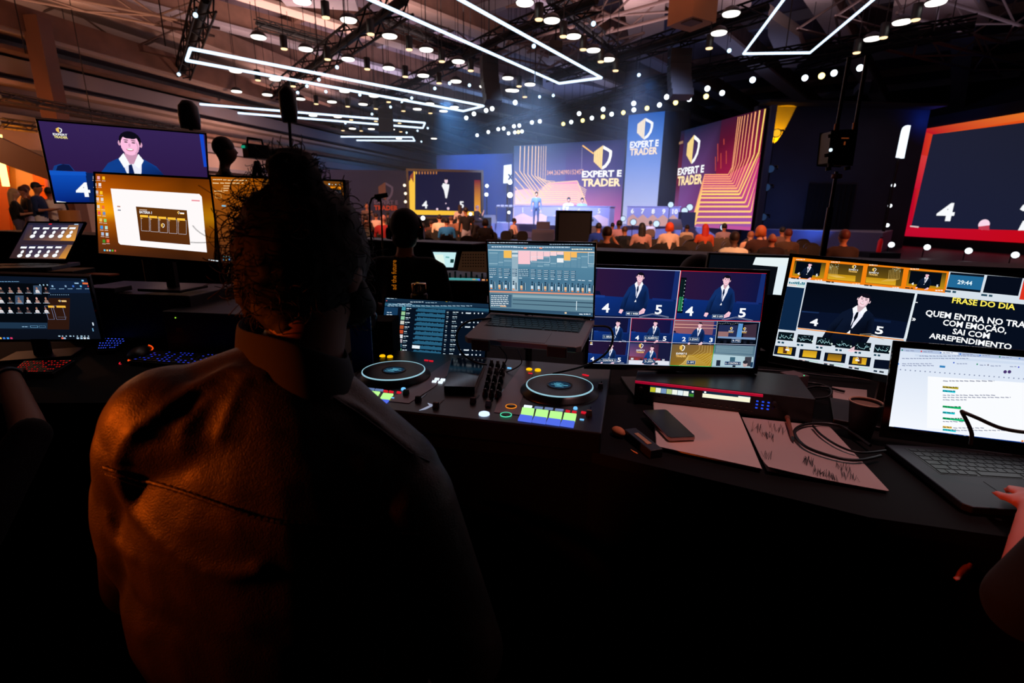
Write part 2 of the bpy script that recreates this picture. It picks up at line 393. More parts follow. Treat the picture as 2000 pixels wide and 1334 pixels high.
# orange desktop monitor
M, w, h = quad((178.5, 339.5), (410, 351.5), (429, 512), (201, 494.5), .54)
om = thing('monitor', 'monitor with glowing orange desktop and a white slide window', 'monitor', M)
a = Art(M, .0002, 1.0); X, Y = w / 2, h / 2
cols = {0: (150, 66, 4), .22: (196, 92, 4), .40: (255, 158, 8), .47: (255, 166, 10), .60: (180, 90, 8), .8: (118, 54, 10), 1: (84, 40, 18)}
ks = sorted(cols)
for i in range(len(ks) - 1):
    y0, y1 = Y - ks[i] * h, Y - ks[i + 1] * h
    for x0, x1, f0, f1 in ((-X, -X * .4, 1, .86), (-X * .4, X * .5, .86, .62), (X * .5, X, .62, .7)):
        sc = lambda c, f: tuple(k * f for k in c)
        a.poly([(x0, y1), (x1, y1), (x1, y0), (x0, y0)], None, [sc(cols[ks[i + 1]], f0), sc(cols[ks[i + 1]], f1), sc(cols[ks[i]], f1), sc(cols[ks[i]], f0)], layer=(i == 0))
a.ppoly([z(960, 658), z(1730, 706), z(1752, 730), z(1797, 1213), z(1045, 1145), z(1028, 1128)], (255, 250, 250))
a.ppoly([z(1180, 815), z(1622, 848), z(1652, 1148), z(1218, 1110)], (92, 50, 12), [(96, 50, 10), (96, 54, 14), (88, 44, 16), (84, 40, 14)])
ptext(a, 'BATERIA 1', z(1210, 0)[0], z(1318, 0)[0], z(0, 873)[1], 5, WHT, 1.5); pdash(a, *z(1210, 845), 15, 1.2, (240, 220, 200))
p = a.P(*z(1550, 868)); shield(a, p[0], p[1], .012); pdash(a, *z(1564, 878), 8, 2.4, WHT); pdash(a, *z(1564, 882), 8, 1, (255, 190, 60))
for k, x in enumerate((1215, 1295, 1373, 1455, 1537)):
    y = 1025 + 7 * k; pframe(a, *z(x + 14, y), 15.5, 27, .45, (225, 220, 225)); pdash(a, *z(x + 2, y - 118), 15.5, 4.4, (255, 196, 60)); pdash(a, *z(x + 6, y - 106), 4, 1, (255, 190, 80))
p = a.P(*z(1415, 980)); shield(a, p[0], p[1], .019)
for k, (x, y, c) in enumerate(((1020, 820, (190, 140, 120)), (1025, 852, (150, 150, 160)), (1665, 768, (240, 150, 160)))): pdash(a, *z(x, y), 6 if k < 2 else 16, 2.6, c)
ic = [(820, 565), (858, 565), (902, 568), (828, 625), (870, 625), (845, 690), (882, 695), (852, 750), (890, 753), (858, 815), (900, 820), (866, 870), (908, 874), (880, 932), (918, 936), (888, 995), (928, 998), (896, 1052), (935, 1056), (908, 1115), (943, 1113)]
cc = [(190, 190, 200), (240, 170, 180), (255, 190, 30), (230, 220, 220), (235, 225, 225), (205, 190, 190), (255, 200, 40), (230, 205, 200), (225, 215, 215), (220, 210, 205), (240, 110, 60), (230, 80, 90), (110, 140, 190), (240, 190, 90), (150, 210, 110), (60, 150, 220), (180, 220, 210), (170, 190, 220), (200, 220, 230), (70, 140, 40), (235, 90, 60)]
for (x, y), c in zip(ic, cc): pdash(a, *z(x - 11, y + 14), 5.2, 6.2, c); pdash(a, *z(x - 15, y + 26), 7, .9, (225, 205, 190))
for k, c in enumerate(((90, 200, 235), (240, 190, 120), (170, 200, 230), (90, 180, 60), (220, 90, 70))): pdash(a, *z(907 + 23 * k, 1202 + k), 3.4, 3.4, c)
for k in range(4): pdash(a, *z(1815 + 20 * k, 1282 + 3 * k), 2.6 + k, 2.2, (210, 220, 225))
a.build('screen', om); display(om, M, w, h, .03, .008, .012); stand(om, M, h, .034, 1.27, (.20, .16), (.045, .02))

# second brown monitor
M, w, h = quad((412.5, 345), (671, 355), (679, 530), (432, 513), .54)
m2 = thing('monitor', 'monitor with dim brown editor window mostly behind the curly hair', 'monitor', M)
a = Art(M, .0002, 1.0); X, Y = w / 2, h / 2
a.rect(-X, -Y, X, Y, (70, 38, 24), (165, 84, 8)); a.rect(-X * .2, -Y, X, Y, (34, 28, 30), (110, 62, 14))
z3 = lambda x, y: (400 + x / 4.4444, 220 + y / 4.4444)
for (x, y, L) in ((70, 585, 18), (160, 588, 8), (200, 590, 20), (70, 615, 60), (165, 640, 12), (165, 660, 10), (165, 680, 9), (85, 685, 15), (280, 592, 22)): words(a, *z3(x, y), L, 1.8, (240, 205, 150), 5, rnd)
pframe(a, *z3(98, 740), 11, 8, .5, (240, 190, 110)); pframe(a, *z3(155, 690), 4, 8, .4, (240, 190, 110)); pdash(a, *z3(152, 815), 8, 3, (120, 190, 220))
for k in range(6): pdash(a, *z3(165 + 22 * k, 1252 + 2 * k), 3, 2, (110, 190, 200))
for k, c in enumerate(((60, 190, 240), (240, 190, 90), (90, 170, 240), (210, 220, 225))): pdash(a, *z3(165 + 24 * k, 1284), 3.6, 4, c)
pdash(a, *z3(1095, 662), 20.5, 4.4, (255, 150, 20)); pdash(a, *z3(1030, 656), 12, 2, (120, 150, 210))
for x, r in ((1085, 3.2), (1115, 1.2), (1145, 1.8), (1177, 1.8)): pdash(a, *z3(x - 8, 628), r, r, (190, 225, 240))
a.ppoly([z3(1095, 665), z3(1185, 672), z3(1200, 770), z3(1120, 760)], (52, 54, 62)); pdash(a, *z3(1098, 690), 5, 4, (170, 220, 240)); pdash(a, *z3(1140, 705), 4, 3, (200, 220, 230)); pdash(a, *z3(1188, 760), 2, 8, (90, 160, 230))
a.build('screen', m2); display(m2, M, w, h, .03, .007, .012); stand(m2, M, h, .034, 1.05, (.22, .18), (.045, .02))

def laptop(name, label, q, w, depth, art, lidmat, basemat, border=.007, rise=0., keys=True, bottom=.012, top=None):
    "lid with its display, and a base running from the hinge towards the front by depth, a vector in the world"
    M, w, h = quad(*q, w); r = thing(name, label, 'laptop', M)
    a = Art(M, .00018, 1.0); art(a, w, h); crop_art(a, -w / 2, -h / 2, w / 2, h / 2); a.build('screen', r)
    display(r, M, w, h, .006, border, bottom, lidmat, 'lid')
    I = M.inverted(); U = (M.to_3x3() @ Vector((1, 0, 0))); Hc = M @ Vector((0, -h / 2 - bottom - .004, -.002))
    D = Vector(depth); L = D.length; D.normalize(); U2 = (U - D * U.dot(D)).normalized(); N = U2.cross(-D).normalized()
    if N.z < 0: N = -N
    B = Matrix((U2, -D, N)).transposed().to_4x4(); B.translation = Hc; BB = I @ B; W2 = w / 2 + border
    b = MB(); b.prism([(-W2, .002), (-W2, -L + .012), (-W2 + .012, -L), (W2 - .012, -L), (W2, -L + .012), (W2, .002)], -.015, 0, BB); b.build('base', basemat, r, bevel=.002)
    b = MB(); kw = w * .86; n = 14; kd = L * .45
    b.box((0, -L * .06 - kd / 2, .0002), (kw + .006, kd + .006, .0006), BB, 1)
    for row in range(6):
        y = -L * .06 - kd * (row + .5) / 6; hh = kd / 6 * (.82 if row else .5)
        x = -kw / 2; i = 0
        while x < kw / 2 - .002:
            u = kw / n; ww = u
            if row == 5 and i == 4: ww = 5 * u
            elif row in (2, 3, 4) and i == 0: ww = u * (1 + .3 * (row - 1))
            ww = min(ww, kw / 2 - x)
            b.box((x + ww / 2, y, .001), (ww * .86, hh, .0016), BB, 0); x += ww; i += 1
    if keys: b.build('keyboard', [mat('key_black', (22, 23, 27), .4), BLACK], r)
    b = MB(); b.box((0, -L * .78, .0003), (w * .42, L * .36, .0008), BB); b.build('trackpad', basemat if not isinstance(basemat, list) else basemat[0], r)
    return r, M, B, w, h

# small laptop with player icons, left
def art_mid(a, w, h):
    X, Y = w / 2, h / 2; a.rect(-X, -Y, X, Y, (56, 36, 36), (38, 36, 56))
    for bi, (y0, y1, off) in enumerate(((1115, 975, 0), (1270, 1150, -110))):
        q = [z(160 + (40 if bi == 0 else 0), y0 - 8), z(650 - 35 * bi, y0), z(685 - 40 * bi, y1), z(190 + (20 if bi == 0 else 0), y1)]
        a.ppoly(q, None, [(70, 50, 50), (226, 150, 56), (150, 104, 70), (46, 42, 66)])
        q = [z(265 - 45 * bi, y0 - 8), z(520 - 10 * bi, y0), z(600 - 10 * bi, y1), z(285 - 50 * bi, y1)]
        a.ppoly(q, None, [(70, 56, 72), (150, 104, 76), (62, 54, 80), (42, 40, 68)])
        for k in range(5):
            x = (312, 396, 477, 555, 628)[k] + off - (1 if bi else 0) * (0, 10, 15, 20, 8)[k]; yy = y1 + 28
            if bi: x = (205, 279, 355, 432, 510)[k]
            pdash(a, *z(x - 26, yy + 10 - bi * 8), 12, 3.6, WHT)
            p, kx, ky = _pk(a, *z(x - 7, yy + 38 - bi * 5)); a.ell(p[0], p[1], 3 * kx, 3.4 * ky, WHT, 10)
            a.ell(p[0] - 1 * kx, p[1] - 7.4 * ky, 5 * kx, 3.6 * ky, WHT, 10)
    pdash(a, *z(428, 976), 6, 2, (225, 30, 40)); pdash(a, *z(650, 977), 8, 1.6, (180, 210, 240))
laptop('laptop', 'small laptop showing rows of white player icons on amber banners', ((48, 436.5), (156, 437.5), (137, 507), (26, 504)), .30, (.05, -.2, 0), art_mid, GLOSS, BLACK)[0]

# laptop with picture files, lower left
zl = lambda x, y: (x / 4.4444, 500 + y / 4.4444)
def art_low(a, w, h):
    X, Y = w / 2, h / 2; a.rect(-X, -Y, X, Y, (10, 14, 24), (12, 22, 38))
    a.ppoly([zl(-100, 230), zl(418, 242), zl(410, 580), zl(-100, 570)], (4, 8, 14))
    a.ppoly([zl(-100, 575), zl(412, 580), zl(410, 632), zl(-100, 628)], (28, 50, 72))
    a.ppoly([zl(428, 215), zl(828, 220), zl(826, 322), zl(426, 322)], (16, 32, 58))
    a.ppoly([zl(422, 365), zl(608, 365), zl(600, 638), zl(412, 636)], (44, 22, 14))
    for x, ww in ((420, 12), (492, 18)): pframe(a, *zl(x, 550), ww, 26, .7, (120, 130, 165)); pdash(a, *zl(x, 448), ww, 4, (240, 180, 60))
    p = a.P(*zl(517, 390)); shield(a, p[0], p[1], .008); pdash(a, *zl(536, 398), 9.5, 3, (240, 200, 130))
    pdash(a, *zl(718, 245), 23.5, 3.4, (225, 110, 60)); pdash(a, *zl(648, 240), 8, 2, (170, 210, 240)); pdash(a, *zl(500, 532), 18, .8, (90, 90, 100))
    for r_ in range(3):
        for k in range(6):
            x, y = (-15 + 78 * k, 318 + 86 * r_); L = rnd.random()
            if (r_, k) in ((0, 4), (1, 2)): a.ppoly([zl(x - 8 if r_ else x - 5, y + 14), zl(x + 66, y + 14), zl(x + 66, y - 62), zl(x - 8, y - 62)], (56, 76, 100))
            sh = rnd.choice(((220, 220, 225), (40, 36, 40), (50, 46, 50), (150, 120, 110))); sk = rnd.choice(((230, 170, 160), (170, 120, 100), (150, 100, 90)))
            p, kx, ky = _pk(a, *zl(x + 30, y - 10)); a.ell(p[0], p[1], 4 * kx, 3.6 * ky, sh, 10); a.rect(p[0] - 3.8 * kx, p[1] - 3 * ky, p[0] + 3.8 * kx, p[1] + .5 * ky, sh)
            a.ell(p[0], p[1] + 6 * ky, 1.9 * kx, 2.5 * ky, sk, 8); a.line([(p[0] - 3 * kx, p[1] - ky), (p[0] + 3 * kx, p[1] - 1.4 * ky)], 1.2 * kx, sk)
            pdash(a, *zl(x + 2, y + 5), 13, .8, (170, 190, 210))
    for k in range(5): words(a, *zl(440 + 75 * k, 285), 10, 1, (150, 190, 220), 4, rnd); pdash(a, *zl(500 + 66 * k if k else 452, 268), 3.4, 3.6, ((150, 190, 220), (130, 160, 190), (60, 110, 200), (90, 180, 230), (190, 60, 60))[k])
    for k in range(9): pdash(a, *zl(440 + 19 * k, 336), 2, 1, (130, 170, 200))
    for k in range(3): pdash(a, *zl(345 + 32 * k, 254), 2.4, 2.4, (180, 225, 250))
    pdash(a, *zl(712, 218), 4, 3, (140, 210, 250)); words(a, *zl(0, 222), 38, 1, (120, 170, 210), 8, rnd)
    pframe(a, *zl(270, 618), 14, 3.6, .6, (120, 180, 220)); pframe(a, *zl(345, 618), 12, 3.6, .6, (90, 130, 160)); words(a, *zl(195, 614), 12, 1.2, (150, 190, 220), 3, rnd)
    for k in range(9): pdash(a, *zl(510 + 32 * k, 696), 4 if k % 3 == 0 else 2.2, 1.8, (190, 225, 245))
    for x, c in ((0, (240, 190, 90)), (32, (70, 130, 220)), (65, (70, 160, 240)), (95, (220, 60, 110)), (538, (240, 110, 90)), (556, (150, 180, 210)), (670, (180, 210, 235)), (702, (180, 210, 235)), (730, (230, 240, 250)), (760, (200, 220, 240))): pdash(a, *zl(x, 717), 4.5, 3.2, c)
    pdash(a, *zl(808, 600), 2.4, 6, (220, 235, 250)); pdash(a, *zl(808, 650), 2, 6, (110, 170, 210))
M, w, h = quad((-95, 537), (187, 545), (182, 661), (-85, 663), .40)
lo_ = thing('monitor', 'dark monitor at the picture edge showing rows of portrait thumbnails above red keys', 'monitor', M)
a = Art(M, .00015); art_low(a, w, h); crop_art(a, -w / 2, -h / 2, w / 2, h / 2); a.build('screen', lo_); display(lo_, M, w, h, .02, .008); stand(lo_, M, h, .024, DESK, (.22, .14), (.05, .02))

# lower dark laptop behind the deck
zd = lambda x, y: (650 + x / 3.1764, 440 + y / 3.1764)
def art_dj(a, w, h):
    X, Y = w / 2, h / 2; a.rect(-X, -Y, X, Y, (12, 32, 54), (14, 34, 56))
    a.ppoly([zd(322, 447), zd(1000, 492), zd(1000, 512), zd(318, 466)], (20, 44, 66)); a.ppoly([zd(315, 480), zd(1000, 520), zd(1000, 538), zd(312, 498)], (36, 84, 110))
    a.ppoly([zd(405, 510), zd(1000, 548), zd(985, 850), zd(375, 800)], (6, 16, 30)); a.ppoly([zd(312, 505), zd(405, 512), zd(378, 805), zd(288, 795)], (20, 56, 88))
    words(a, *zd(335, 455), 85, 1.5, (200, 220, 235), 12, rnd); pdash(a, *zd(700, 474), 3.6, 3.6, (250, 200, 40)); words(a, *zd(720, 475), 75, 1.6, (190, 210, 225), 16, rnd)
    words(a, *zd(330, 470), 3, 1.4, (230, 90, 70), 2, rnd); words(a, *zd(480, 478), 26, 1.4, (190, 210, 225), 5, rnd); words(a, *zd(575, 482), 22, 1.2, (150, 180, 200), 4, rnd); words(a, *zd(345, 492), 46, 1.4, (170, 200, 220), 5, rnd)
    words(a, *zd(340, 502), 165, 1.3, (160, 190, 210), 22, rnd); words(a, *zd(400, 488), 30, 1.0, (170, 200, 220), 3, rnd)
    for k, y in enumerate((543, 557, 572, 587, 607, 623, 643, 664, 679)): words(a, *zd(336 - k * 2, y), 11, 1.4, (200, 220, 235), 2, rnd)
    pdash(a, *zd(378, 610), 5, 2.4, (190, 220, 235)); pdash(a, *zd(376, 626), 5, 2.4, (190, 220, 235)); pdash(a, *zd(300, 797), 8, 1.6, (190, 220, 235)); pdash(a, *zd(343, 801), 5, 2.6, (170, 220, 250))
    for k in range(12):
        y = 528 + 28.6 * k; x = 428 - 2.9 * k; c = ((60, 140, 160), (150, 200, 150), (140, 200, 160), (200, 200, 190), (170, 80, 40), (190, 70, 40), (220, 220, 225), (170, 160, 170), (50, 90, 110), (110, 190, 140), (230, 230, 225), (60, 90, 110))[k]
        pdash(a, *zd(x, y), 7.4, 7, c); words(a, *zd(x + 30, y - 9), 9, 1.6, (210, 225, 235), 2, rnd); words(a, *zd(x + 30, y + 1), 6, 1.0, (120, 150, 170), 2, rnd)
        p, kx, ky = _pk(a, *zd(x + 88, y + 6)); n = 60; hi = k == 8
        pts = []; L = 57 * kx
        vals = [abs(noise.noise(Vector((i * .33, k * 9.1, 0)))) * 3.2 * ky + (5.2 if i > 3 else 2) * ky + rnd.random() * 1.2 * ky for i in range(n)]
        a.poly([(p[0], p[1])] + [(p[0] + L, p[1])] + [(p[0] + L * (1 - i / (n - 1)), p[1] + vals[n - 1 - i]) for i in range(n)], (38, 92, 122))
        if hi: a.rect(p[0], p[1], p[0] + 15 * kx, p[1] + 6 * ky, (235, 245, 250))
        for j, (xx, ww) in enumerate(((708, 4), (745, 11))): words(a, *zd(xx - 2.4 * k, y + 14), ww, 1.5, (200, 215, 225), 2, rnd); words(a, *zd(xx - 2.4 * k, y + 24), ww * .8, 1.0, (110, 140, 160), 2, rnd)
        if k in (0, 2, 3, 8, 9):
            for j in range(6): pdash(a, *zd(800 + 25 * j - 1.5 * k, y + 20 + j * .6), 2.4 if j != 1 else 8, 2.4, (215, 225, 235))
M, w, h = quad((753, 582), (956, 594), (946, 709), (742, 692), .425)
dm = thing('monitor', 'low dark monitor standing behind the deck controller, showing blue track waveforms', 'monitor', M)
a = Art(M, .00015); art_dj(a, w, h); crop_art(a, -w / 2, -h / 2, w / 2, h / 2); a.build('screen', dm); display(dm, M, w, h, .008, .005); stand(dm, M, h, .01, DESK, (.2, .1), (.05, .006))

# aluminium laptop on its raised stand
def art_mac(a, w, h):
    X, Y = w / 2, h / 2; a.rect(-X, -Y, X, Y, (62, 104, 134), (92, 142, 168))
    q = lambda x, y: zd(x, y)
    a.ppoly([q(960, 98), q(1640, 113), q(1640, 135), q(960, 118)], (16, 20, 30)); words(a, *q(968, 110), 82, 1.6, (190, 200, 215), 14, rnd); words(a, *q(1345, 121), 84, 1.6, (150, 170, 190), 20, rnd)
    a.ppoly([q(962, 122), q(1640, 138), q(1640, 162), q(962, 148)], (74, 112, 140)); words(a, *q(985, 137), 50, 2.2, (205, 225, 240), 12, rnd); words(a, *q(1120, 140), 110, 2.2, (190, 210, 225), 26, rnd); words(a, *q(1482, 152), 40, 2.2, (235, 235, 210), 9, rnd)
    for x in (1185, 1282): pdash(a, *q(x, 146), 5.5, 2.6, (235, 140, 110))
    a.ppoly([q(964, 150), q(1640, 165), q(1636, 172), q(964, 156)], (180, 200, 210)); a.ppoly([q(1350, 160), q(1636, 167), q(1636, 172), q(1350, 166)], (240, 180, 110))
    # clip columns
    xs = [968, 1026, 1060, 1111, 1150, 1226, 1268, 1308, 1348, 1390, 1433, 1476, 1516, 1540, 1582, 1622]
    dark = (52, 90, 118)
    for k in range(9):
        y = 168 + 9.4 * k
        for j in range(len(xs) - 1): a.ppoly([q(xs[j] + 2, y + j), q(xs[j + 1] - 2, y + j + .8), q(xs[j + 1] - 2, y + 7.6 + j), q(xs[j] + 2, y + 7 + j)], (104, 146, 170) if (k + j) % 7 else (140, 176, 194))
    for x0, x1, y0, y1, c in ((1060, 1111, 156, 203, (246, 190, 90)), (1111, 1150, 160, 170, (220, 228, 232)), (1111, 1150, 180, 196, (205, 220, 228)), (1150, 1226, 158, 241, (250, 200, 210)), (1226, 1268, 160, 220, (250, 206, 212)), (1268, 1308, 161, 211, (250, 206, 212)), (1308, 1348, 162, 193, (250, 206, 212)),
                              (1348, 1390, 163, 189, (250, 214, 216)), (1390, 1433, 164, 183, (250, 214, 216)), (1390, 1433, 204, 231, (240, 244, 246)), (1433, 1476, 164, 218, (248, 190, 100)), (1476, 1516, 166, 200, (248, 186, 96))):
        a.ppoly([q(x0 + 1, y0), q(x1 - 1, y0), q(x1 - 1, y1), q(x0 + 1, y1 - 1)], c)
    pframe(a, *q(1232, 226), 36, 10, .5, (225, 240, 250)); pframe(a, *q(1584, 238), 12, 22, .6, (235, 245, 250))
    a.ppoly([q(1111, 196), q(1150, 197), q(1150, 408), q(1112, 404)], (150, 178, 194))
    for j in range(len(xs) - 1):
        x0, x1 = xs[j], xs[j + 1]; d = j * 1.6
        for (yy, hh) in ((266, 2.6), (278, 2.0), (292, 3), (303, 2)):
            if j < 12: pdash(a, *q(x0 + 3, yy + d + 6), (x1 - x0 - 10) / 3.18, hh, dark); words(a, *q(x0 + 4, yy + d + 4), (x1 - x0 - 16) / 3.18, 1, (200, 220, 232), 4, rnd)
        a.ppoly([q(x0 + 2, 318 + d), q(x1 - 2, 319 + d), q(x1 - 2, 402 + d), q(x0 + 2, 400 + d)], (72, 116, 144) if j != 3 else (160, 186, 200))
        xm = x0 + (x1 - x0) * .3
        for (yy, c) in ((345, (34, 60, 84)), (358, (34, 60, 84))):
            p, kx, ky = _pk(a, *q(xm, yy + d)); a.ell(p[0], p[1], 1.8 * kx, 1.8 * ky, c, 8)
        pdash(a, *q(xm - 8, 385 + d), 4.4, 6, (236, 196, 150) if j % 3 == 1 else (210, 226, 236)); pdash(a, *q(xm - 6, 394 + d), 3.6, 2, (240, 140, 70)); pdash(a, *q(xm + 14, 394 + d), 1.6, 14, (24, 46, 70)); pdash(a, *q(xm + 21, 394 + d), .8, 14, (190, 214, 226))
        pdash(a, *q(x0 + 6, 322 + d), 6, 1.4, (210, 226, 236))
    a.ppoly([q(972, 404), q(1625, 424), q(1623, 434), q(972, 414)], (226, 150, 120)); a.ppoly([q(972, 413), q(1624, 433), q(1620, 556), q(976, 518)], (96, 132, 150))
    a.ppoly([q(978, 422), q(1112, 428), q(1110, 508), q(980, 500)], (62, 96, 122)); 
    for k in range(6): words(a, *q(984, 438 + 12 * k), 34, 1.6, (220, 232, 238), 7, rnd)
    pdash(a, *q(1040, 502), 12, 2, (240, 180, 130))
    a.ppoly([q(1118, 428), q(1618, 446), q(1616, 462), q(1118, 444)], (140, 170, 182)); a.ppoly([q(1118, 458), q(1616, 478), q(1616, 484), q(1118, 462)], (40, 66, 88)); a.ppoly([q(1118, 482), q(1612, 506), q(1612, 511), q(1118, 486)], (40, 66, 88))
    a.ppoly([q(1512, 468), q(1516, 468), q(1514, 526), q(1510, 526)], (225, 240, 245))
    a.ppoly([q(976, 508), q(1618, 540), q(1618, 560), q(974, 522)], (50, 82, 108)); pdash(a, *q(1440, 546), 4, 3, (240, 210, 170)); words(a, *q(1530, 552), 22, 2, (210, 226, 236), 4, rnd)
mc, M, B, w, h = laptop('laptop', 'aluminium laptop raised on a stand showing blue mixer channels and pink clips', ((953.5, 471.8), (1163.5, 476.5), (1156.5, 618), (957, 605)), .302, tuple((py(897, 657, 1.27) + py(1136.5, 679, 1.22)) / 2 - (py(955, 612, 1.47) + py(1159, 624, 1.40)) / 2), art_mac, SPACEGREY, SPACEGREY, border=.0045, bottom=.007)
MACM, MACB = M, B

# multi-view monitor
zm = lambda x, y: (1130 + x / 5, 480 + y / 5)
M, w, h = quad((1162.6, 522.8), (1500, 534), (1470, 718.4), (1144, 709), .53)
mv = thing('monitor', 'wide monitor tiled with camera views of the suited presenter', 'monitor', M)
a = Art(M, .00012, 1.0); X, Y = w / 2, h / 2
a.rect(-X, -Y, X, Y, (8, 18, 50))
def tile(cs, c0, c1): a.ppoly([zm(*c) for c in cs], None, [c0, c0, c1, c1])
bgp, bgn = (44, 22, 58), (14, 20, 66)
def view(l, t, r, b, ls, nums=None, mx=.5, desk=True, bg=(bgp, bgn), deskc=(12, 40, 104), top=.08, waist=.78, **k):
    "one camera tile; l, t, r, b in zoomed pixels at the tile's middle, ls the lean of its sides"
    yt = lambda x: (x - (l + r) / 2) * .03
    Q = lambda u, v: zm(l + (r - l) * u - ls * v, t + (b - t) * v + yt(l + (r - l) * u))
    a.ppoly([Q(0, 1), Q(1, 1), Q(1, 0), Q(0, 0)], None, [bg[0], bg[1], bg[1], bg[0]])
    if desk:
        a.ppoly([Q(0, 1), Q(1, 1), Q(1, .64), Q(0, .58)], None, [deskc, tuple(k_ * .8 for k_ in deskc), tuple(k_ * .9 for k_ in deskc), tuple(min(255, k_ * 1.2) for k_ in deskc)])
        a.ppoly([Q(0, .62), Q(.12, .62), Q(.12, .575), Q(0, .57)], (24, 60, 140)); a.ppoly([Q(0, .56), Q(.07, .565), Q(.05, .49), Q(0, .48)], (10, 16, 50))
        a.ppoly([Q(.7, .65), Q(.96, .66), Q(.96, .62), Q(.7, .6)], (22, 44, 112)); a.ppoly([Q(.93, .62), Q(1, .63), Q(1, .02), Q(.95, .0)], (22, 44, 110))
        p = [a.P(*Q(u, v)) for u, v in ((.56, 1), (.72, .93), (.92, .99))]; a.line(p, .0008, (190, 200, 220)); a.line([(x_, y_ - .003) for x_, y_ in p], .0006, (150, 160, 190))
    x, y = Q(mx, waist); pman(a, x, y, Q(mx, top)[1], **k)
    for n in nums or ():
        s_, u = n; x, y = Q(u, .93); ptext(a, s_, x, x + (r - l) * .09 / 5, y, (b - t) * .19 / 5, WHT, 2)
    return Q
Q1 = view(185, 228, 985, 690, 40, (('4', .1), ('5', .74)), .50, top=.07, waist=.66)
Q2 = view(990, 255, 1830, 722, 62, (('4', .13), ('5', .74)), .53, top=.07, waist=.66)
# level meter
a.ppoly([zm(1000, 308), zm(1056, 312), zm(1014, 658), zm(958, 655)], (4, 10, 20))
for c_, xo in ((0, 0), (1, 22)):
    for k in range(33):
        y = 330 + 9.4 * k; x = 1006 + xo - (y - 320) * .125
        a.ppoly([zm(x, y), zm(x + 17, y + .5), zm(x + 16, y + 6.5), zm(x - 1, y + 6)], (60, 170, 110) if k > 17 else (16, 40, 40), )
for k in range(9): pdash(a, *zm(1040 - 4.6 * k, 346 + 36 * k), 1.4, 1.6, (210, 220, 225))
Q3 = view(160, 705, 505, 928, 16, None, .62, bg=((14, 22, 58), (18, 18, 54)), top=.1, waist=.8)
Q4 = view(515, 712, 925, 938, 14, (('4', .12), ('5', .77)), .54, top=.08, waist=.72)
Q5 = view(935, 728, 1345, 950, 20, (('2', .22), ('3', .86)), .58, bg=((150, 90, 96), (120, 78, 100)), deskc=(16, 60, 140), top=.08, waist=.75)
for k in range(4): a.ppoly([zm(938 - 4 * k, 762 + 30 * k), zm(1342 - 4 * k, 775 + 30 * k), zm(1341 - 4 * k, 779 + 30 * k), zm(938 - 4 * k, 767 + 30 * k)], (240, 190, 170)) if k < 2 else None
Q6 = lambda u, v: zm(1352 + 402 * u - 24 * v, 745 + 215 * v + 10 * u)
a.ppoly([Q6(0, 1), Q6(1, 1), Q6(1, 0), Q6(0, 0)], (6, 12, 24))
a.ppoly([Q6(.05, .66), Q6(.5, .66), Q6(.5, .12), Q6(.05, .12)], (34, 44, 84)); a.ppoly([Q6(.5, .7), Q6(.62, .7), Q6(.63, .04), Q6(.52, .04)], (90, 150, 210)); a.ppoly([Q6(.66, .66), Q6(.97, .7), Q6(.97, .04), Q6(.66, .1)], (60, 44, 60)); a.ppoly([Q6(.05, .66), Q6(.3, .66), Q6(.3, .42), Q6(.05, .42)], (150, 110, 110))
a.ppoly([Q6(.05, .72), Q6(.97, .76), Q6(.97, .66), Q6(.05, .64)], (120, 150, 190))
for u in (.36, .68): p = a.P(*Q6(u, .27)); shield(a, p[0], p[1], .010); expert(a, p[0], p[1] - .010, .016)
for k in range(14): pdash(a, *Q6(.04 + .04 * k, .06 + .02 * math.sin(k)), .8, .8, WHT)
for k in range(11): pdash(a, *Q6(.05 + .08 * k, .95), 5, rnd.uniform(3, 8), (5, 6, 12) if k % 2 else (22, 26, 40))
Q7 = view(90, 935, 490, 1140, 16, (('4', .1), ('5', .75)), .55, top=.08, waist=.75, bg=((34, 20, 54), (30, 18, 50)))
Q8 = lambda u, v: zm(500 + 395 * u - 15 * v, 948 + 208 * v + 12 * u)
a.ppoly([Q8(0, 1), Q8(1, 1), Q8(1, 0), Q8(0, 0)], (24, 26, 60)); a.ppoly([Q8(0, .72), Q8(.7, .75), Q8(.72, 0), Q8(0, 0)], None, [(140, 80, 120), (90, 30, 60), (40, 30, 60), (60, 60, 110)])
a.ppoly([Q8(0, 1), Q8(1, 1), Q8(1, .8), Q8(0, .74)], (225, 228, 240)); a.ppoly([Q8(.42, 1), Q8(.72, 1), Q8(.72, .88), Q8(.42, .86)], (30, 40, 60)); a.ppoly([Q8(0, .8), Q8(.7, .8), Q8(.7, .66), Q8(0, .62)], (120, 50, 60))
p = a.P(*Q8(.28, .12)); shield(a, p[0], p[1], .016); expert(a, p[0] - .001, p[1] - .017, .026)
x, y = Q8(.52, .72); pman(a, x, y, Q8(.52, .1)[1], suit=(16, 60, 130))
for k in range(8): pdash(a, *Q8(.05 + .11 * k, .78), 5, rnd.uniform(2, 5), rnd.choice(((160, 40, 50), (30, 30, 50), (210, 210, 220))))
Q9 = lambda u, v: zm(912 + 405 * u - 22 * v, 960 + 208 * v + 10 * u)
a.ppoly([Q9(0, 1), Q9(1, 1), Q9(1, 0), Q9(0, 0)], None, [(140, 104, 30), (200, 160, 60), (140, 104, 50), (110, 88, 60)])
GOLDL = (238, 210, 130)
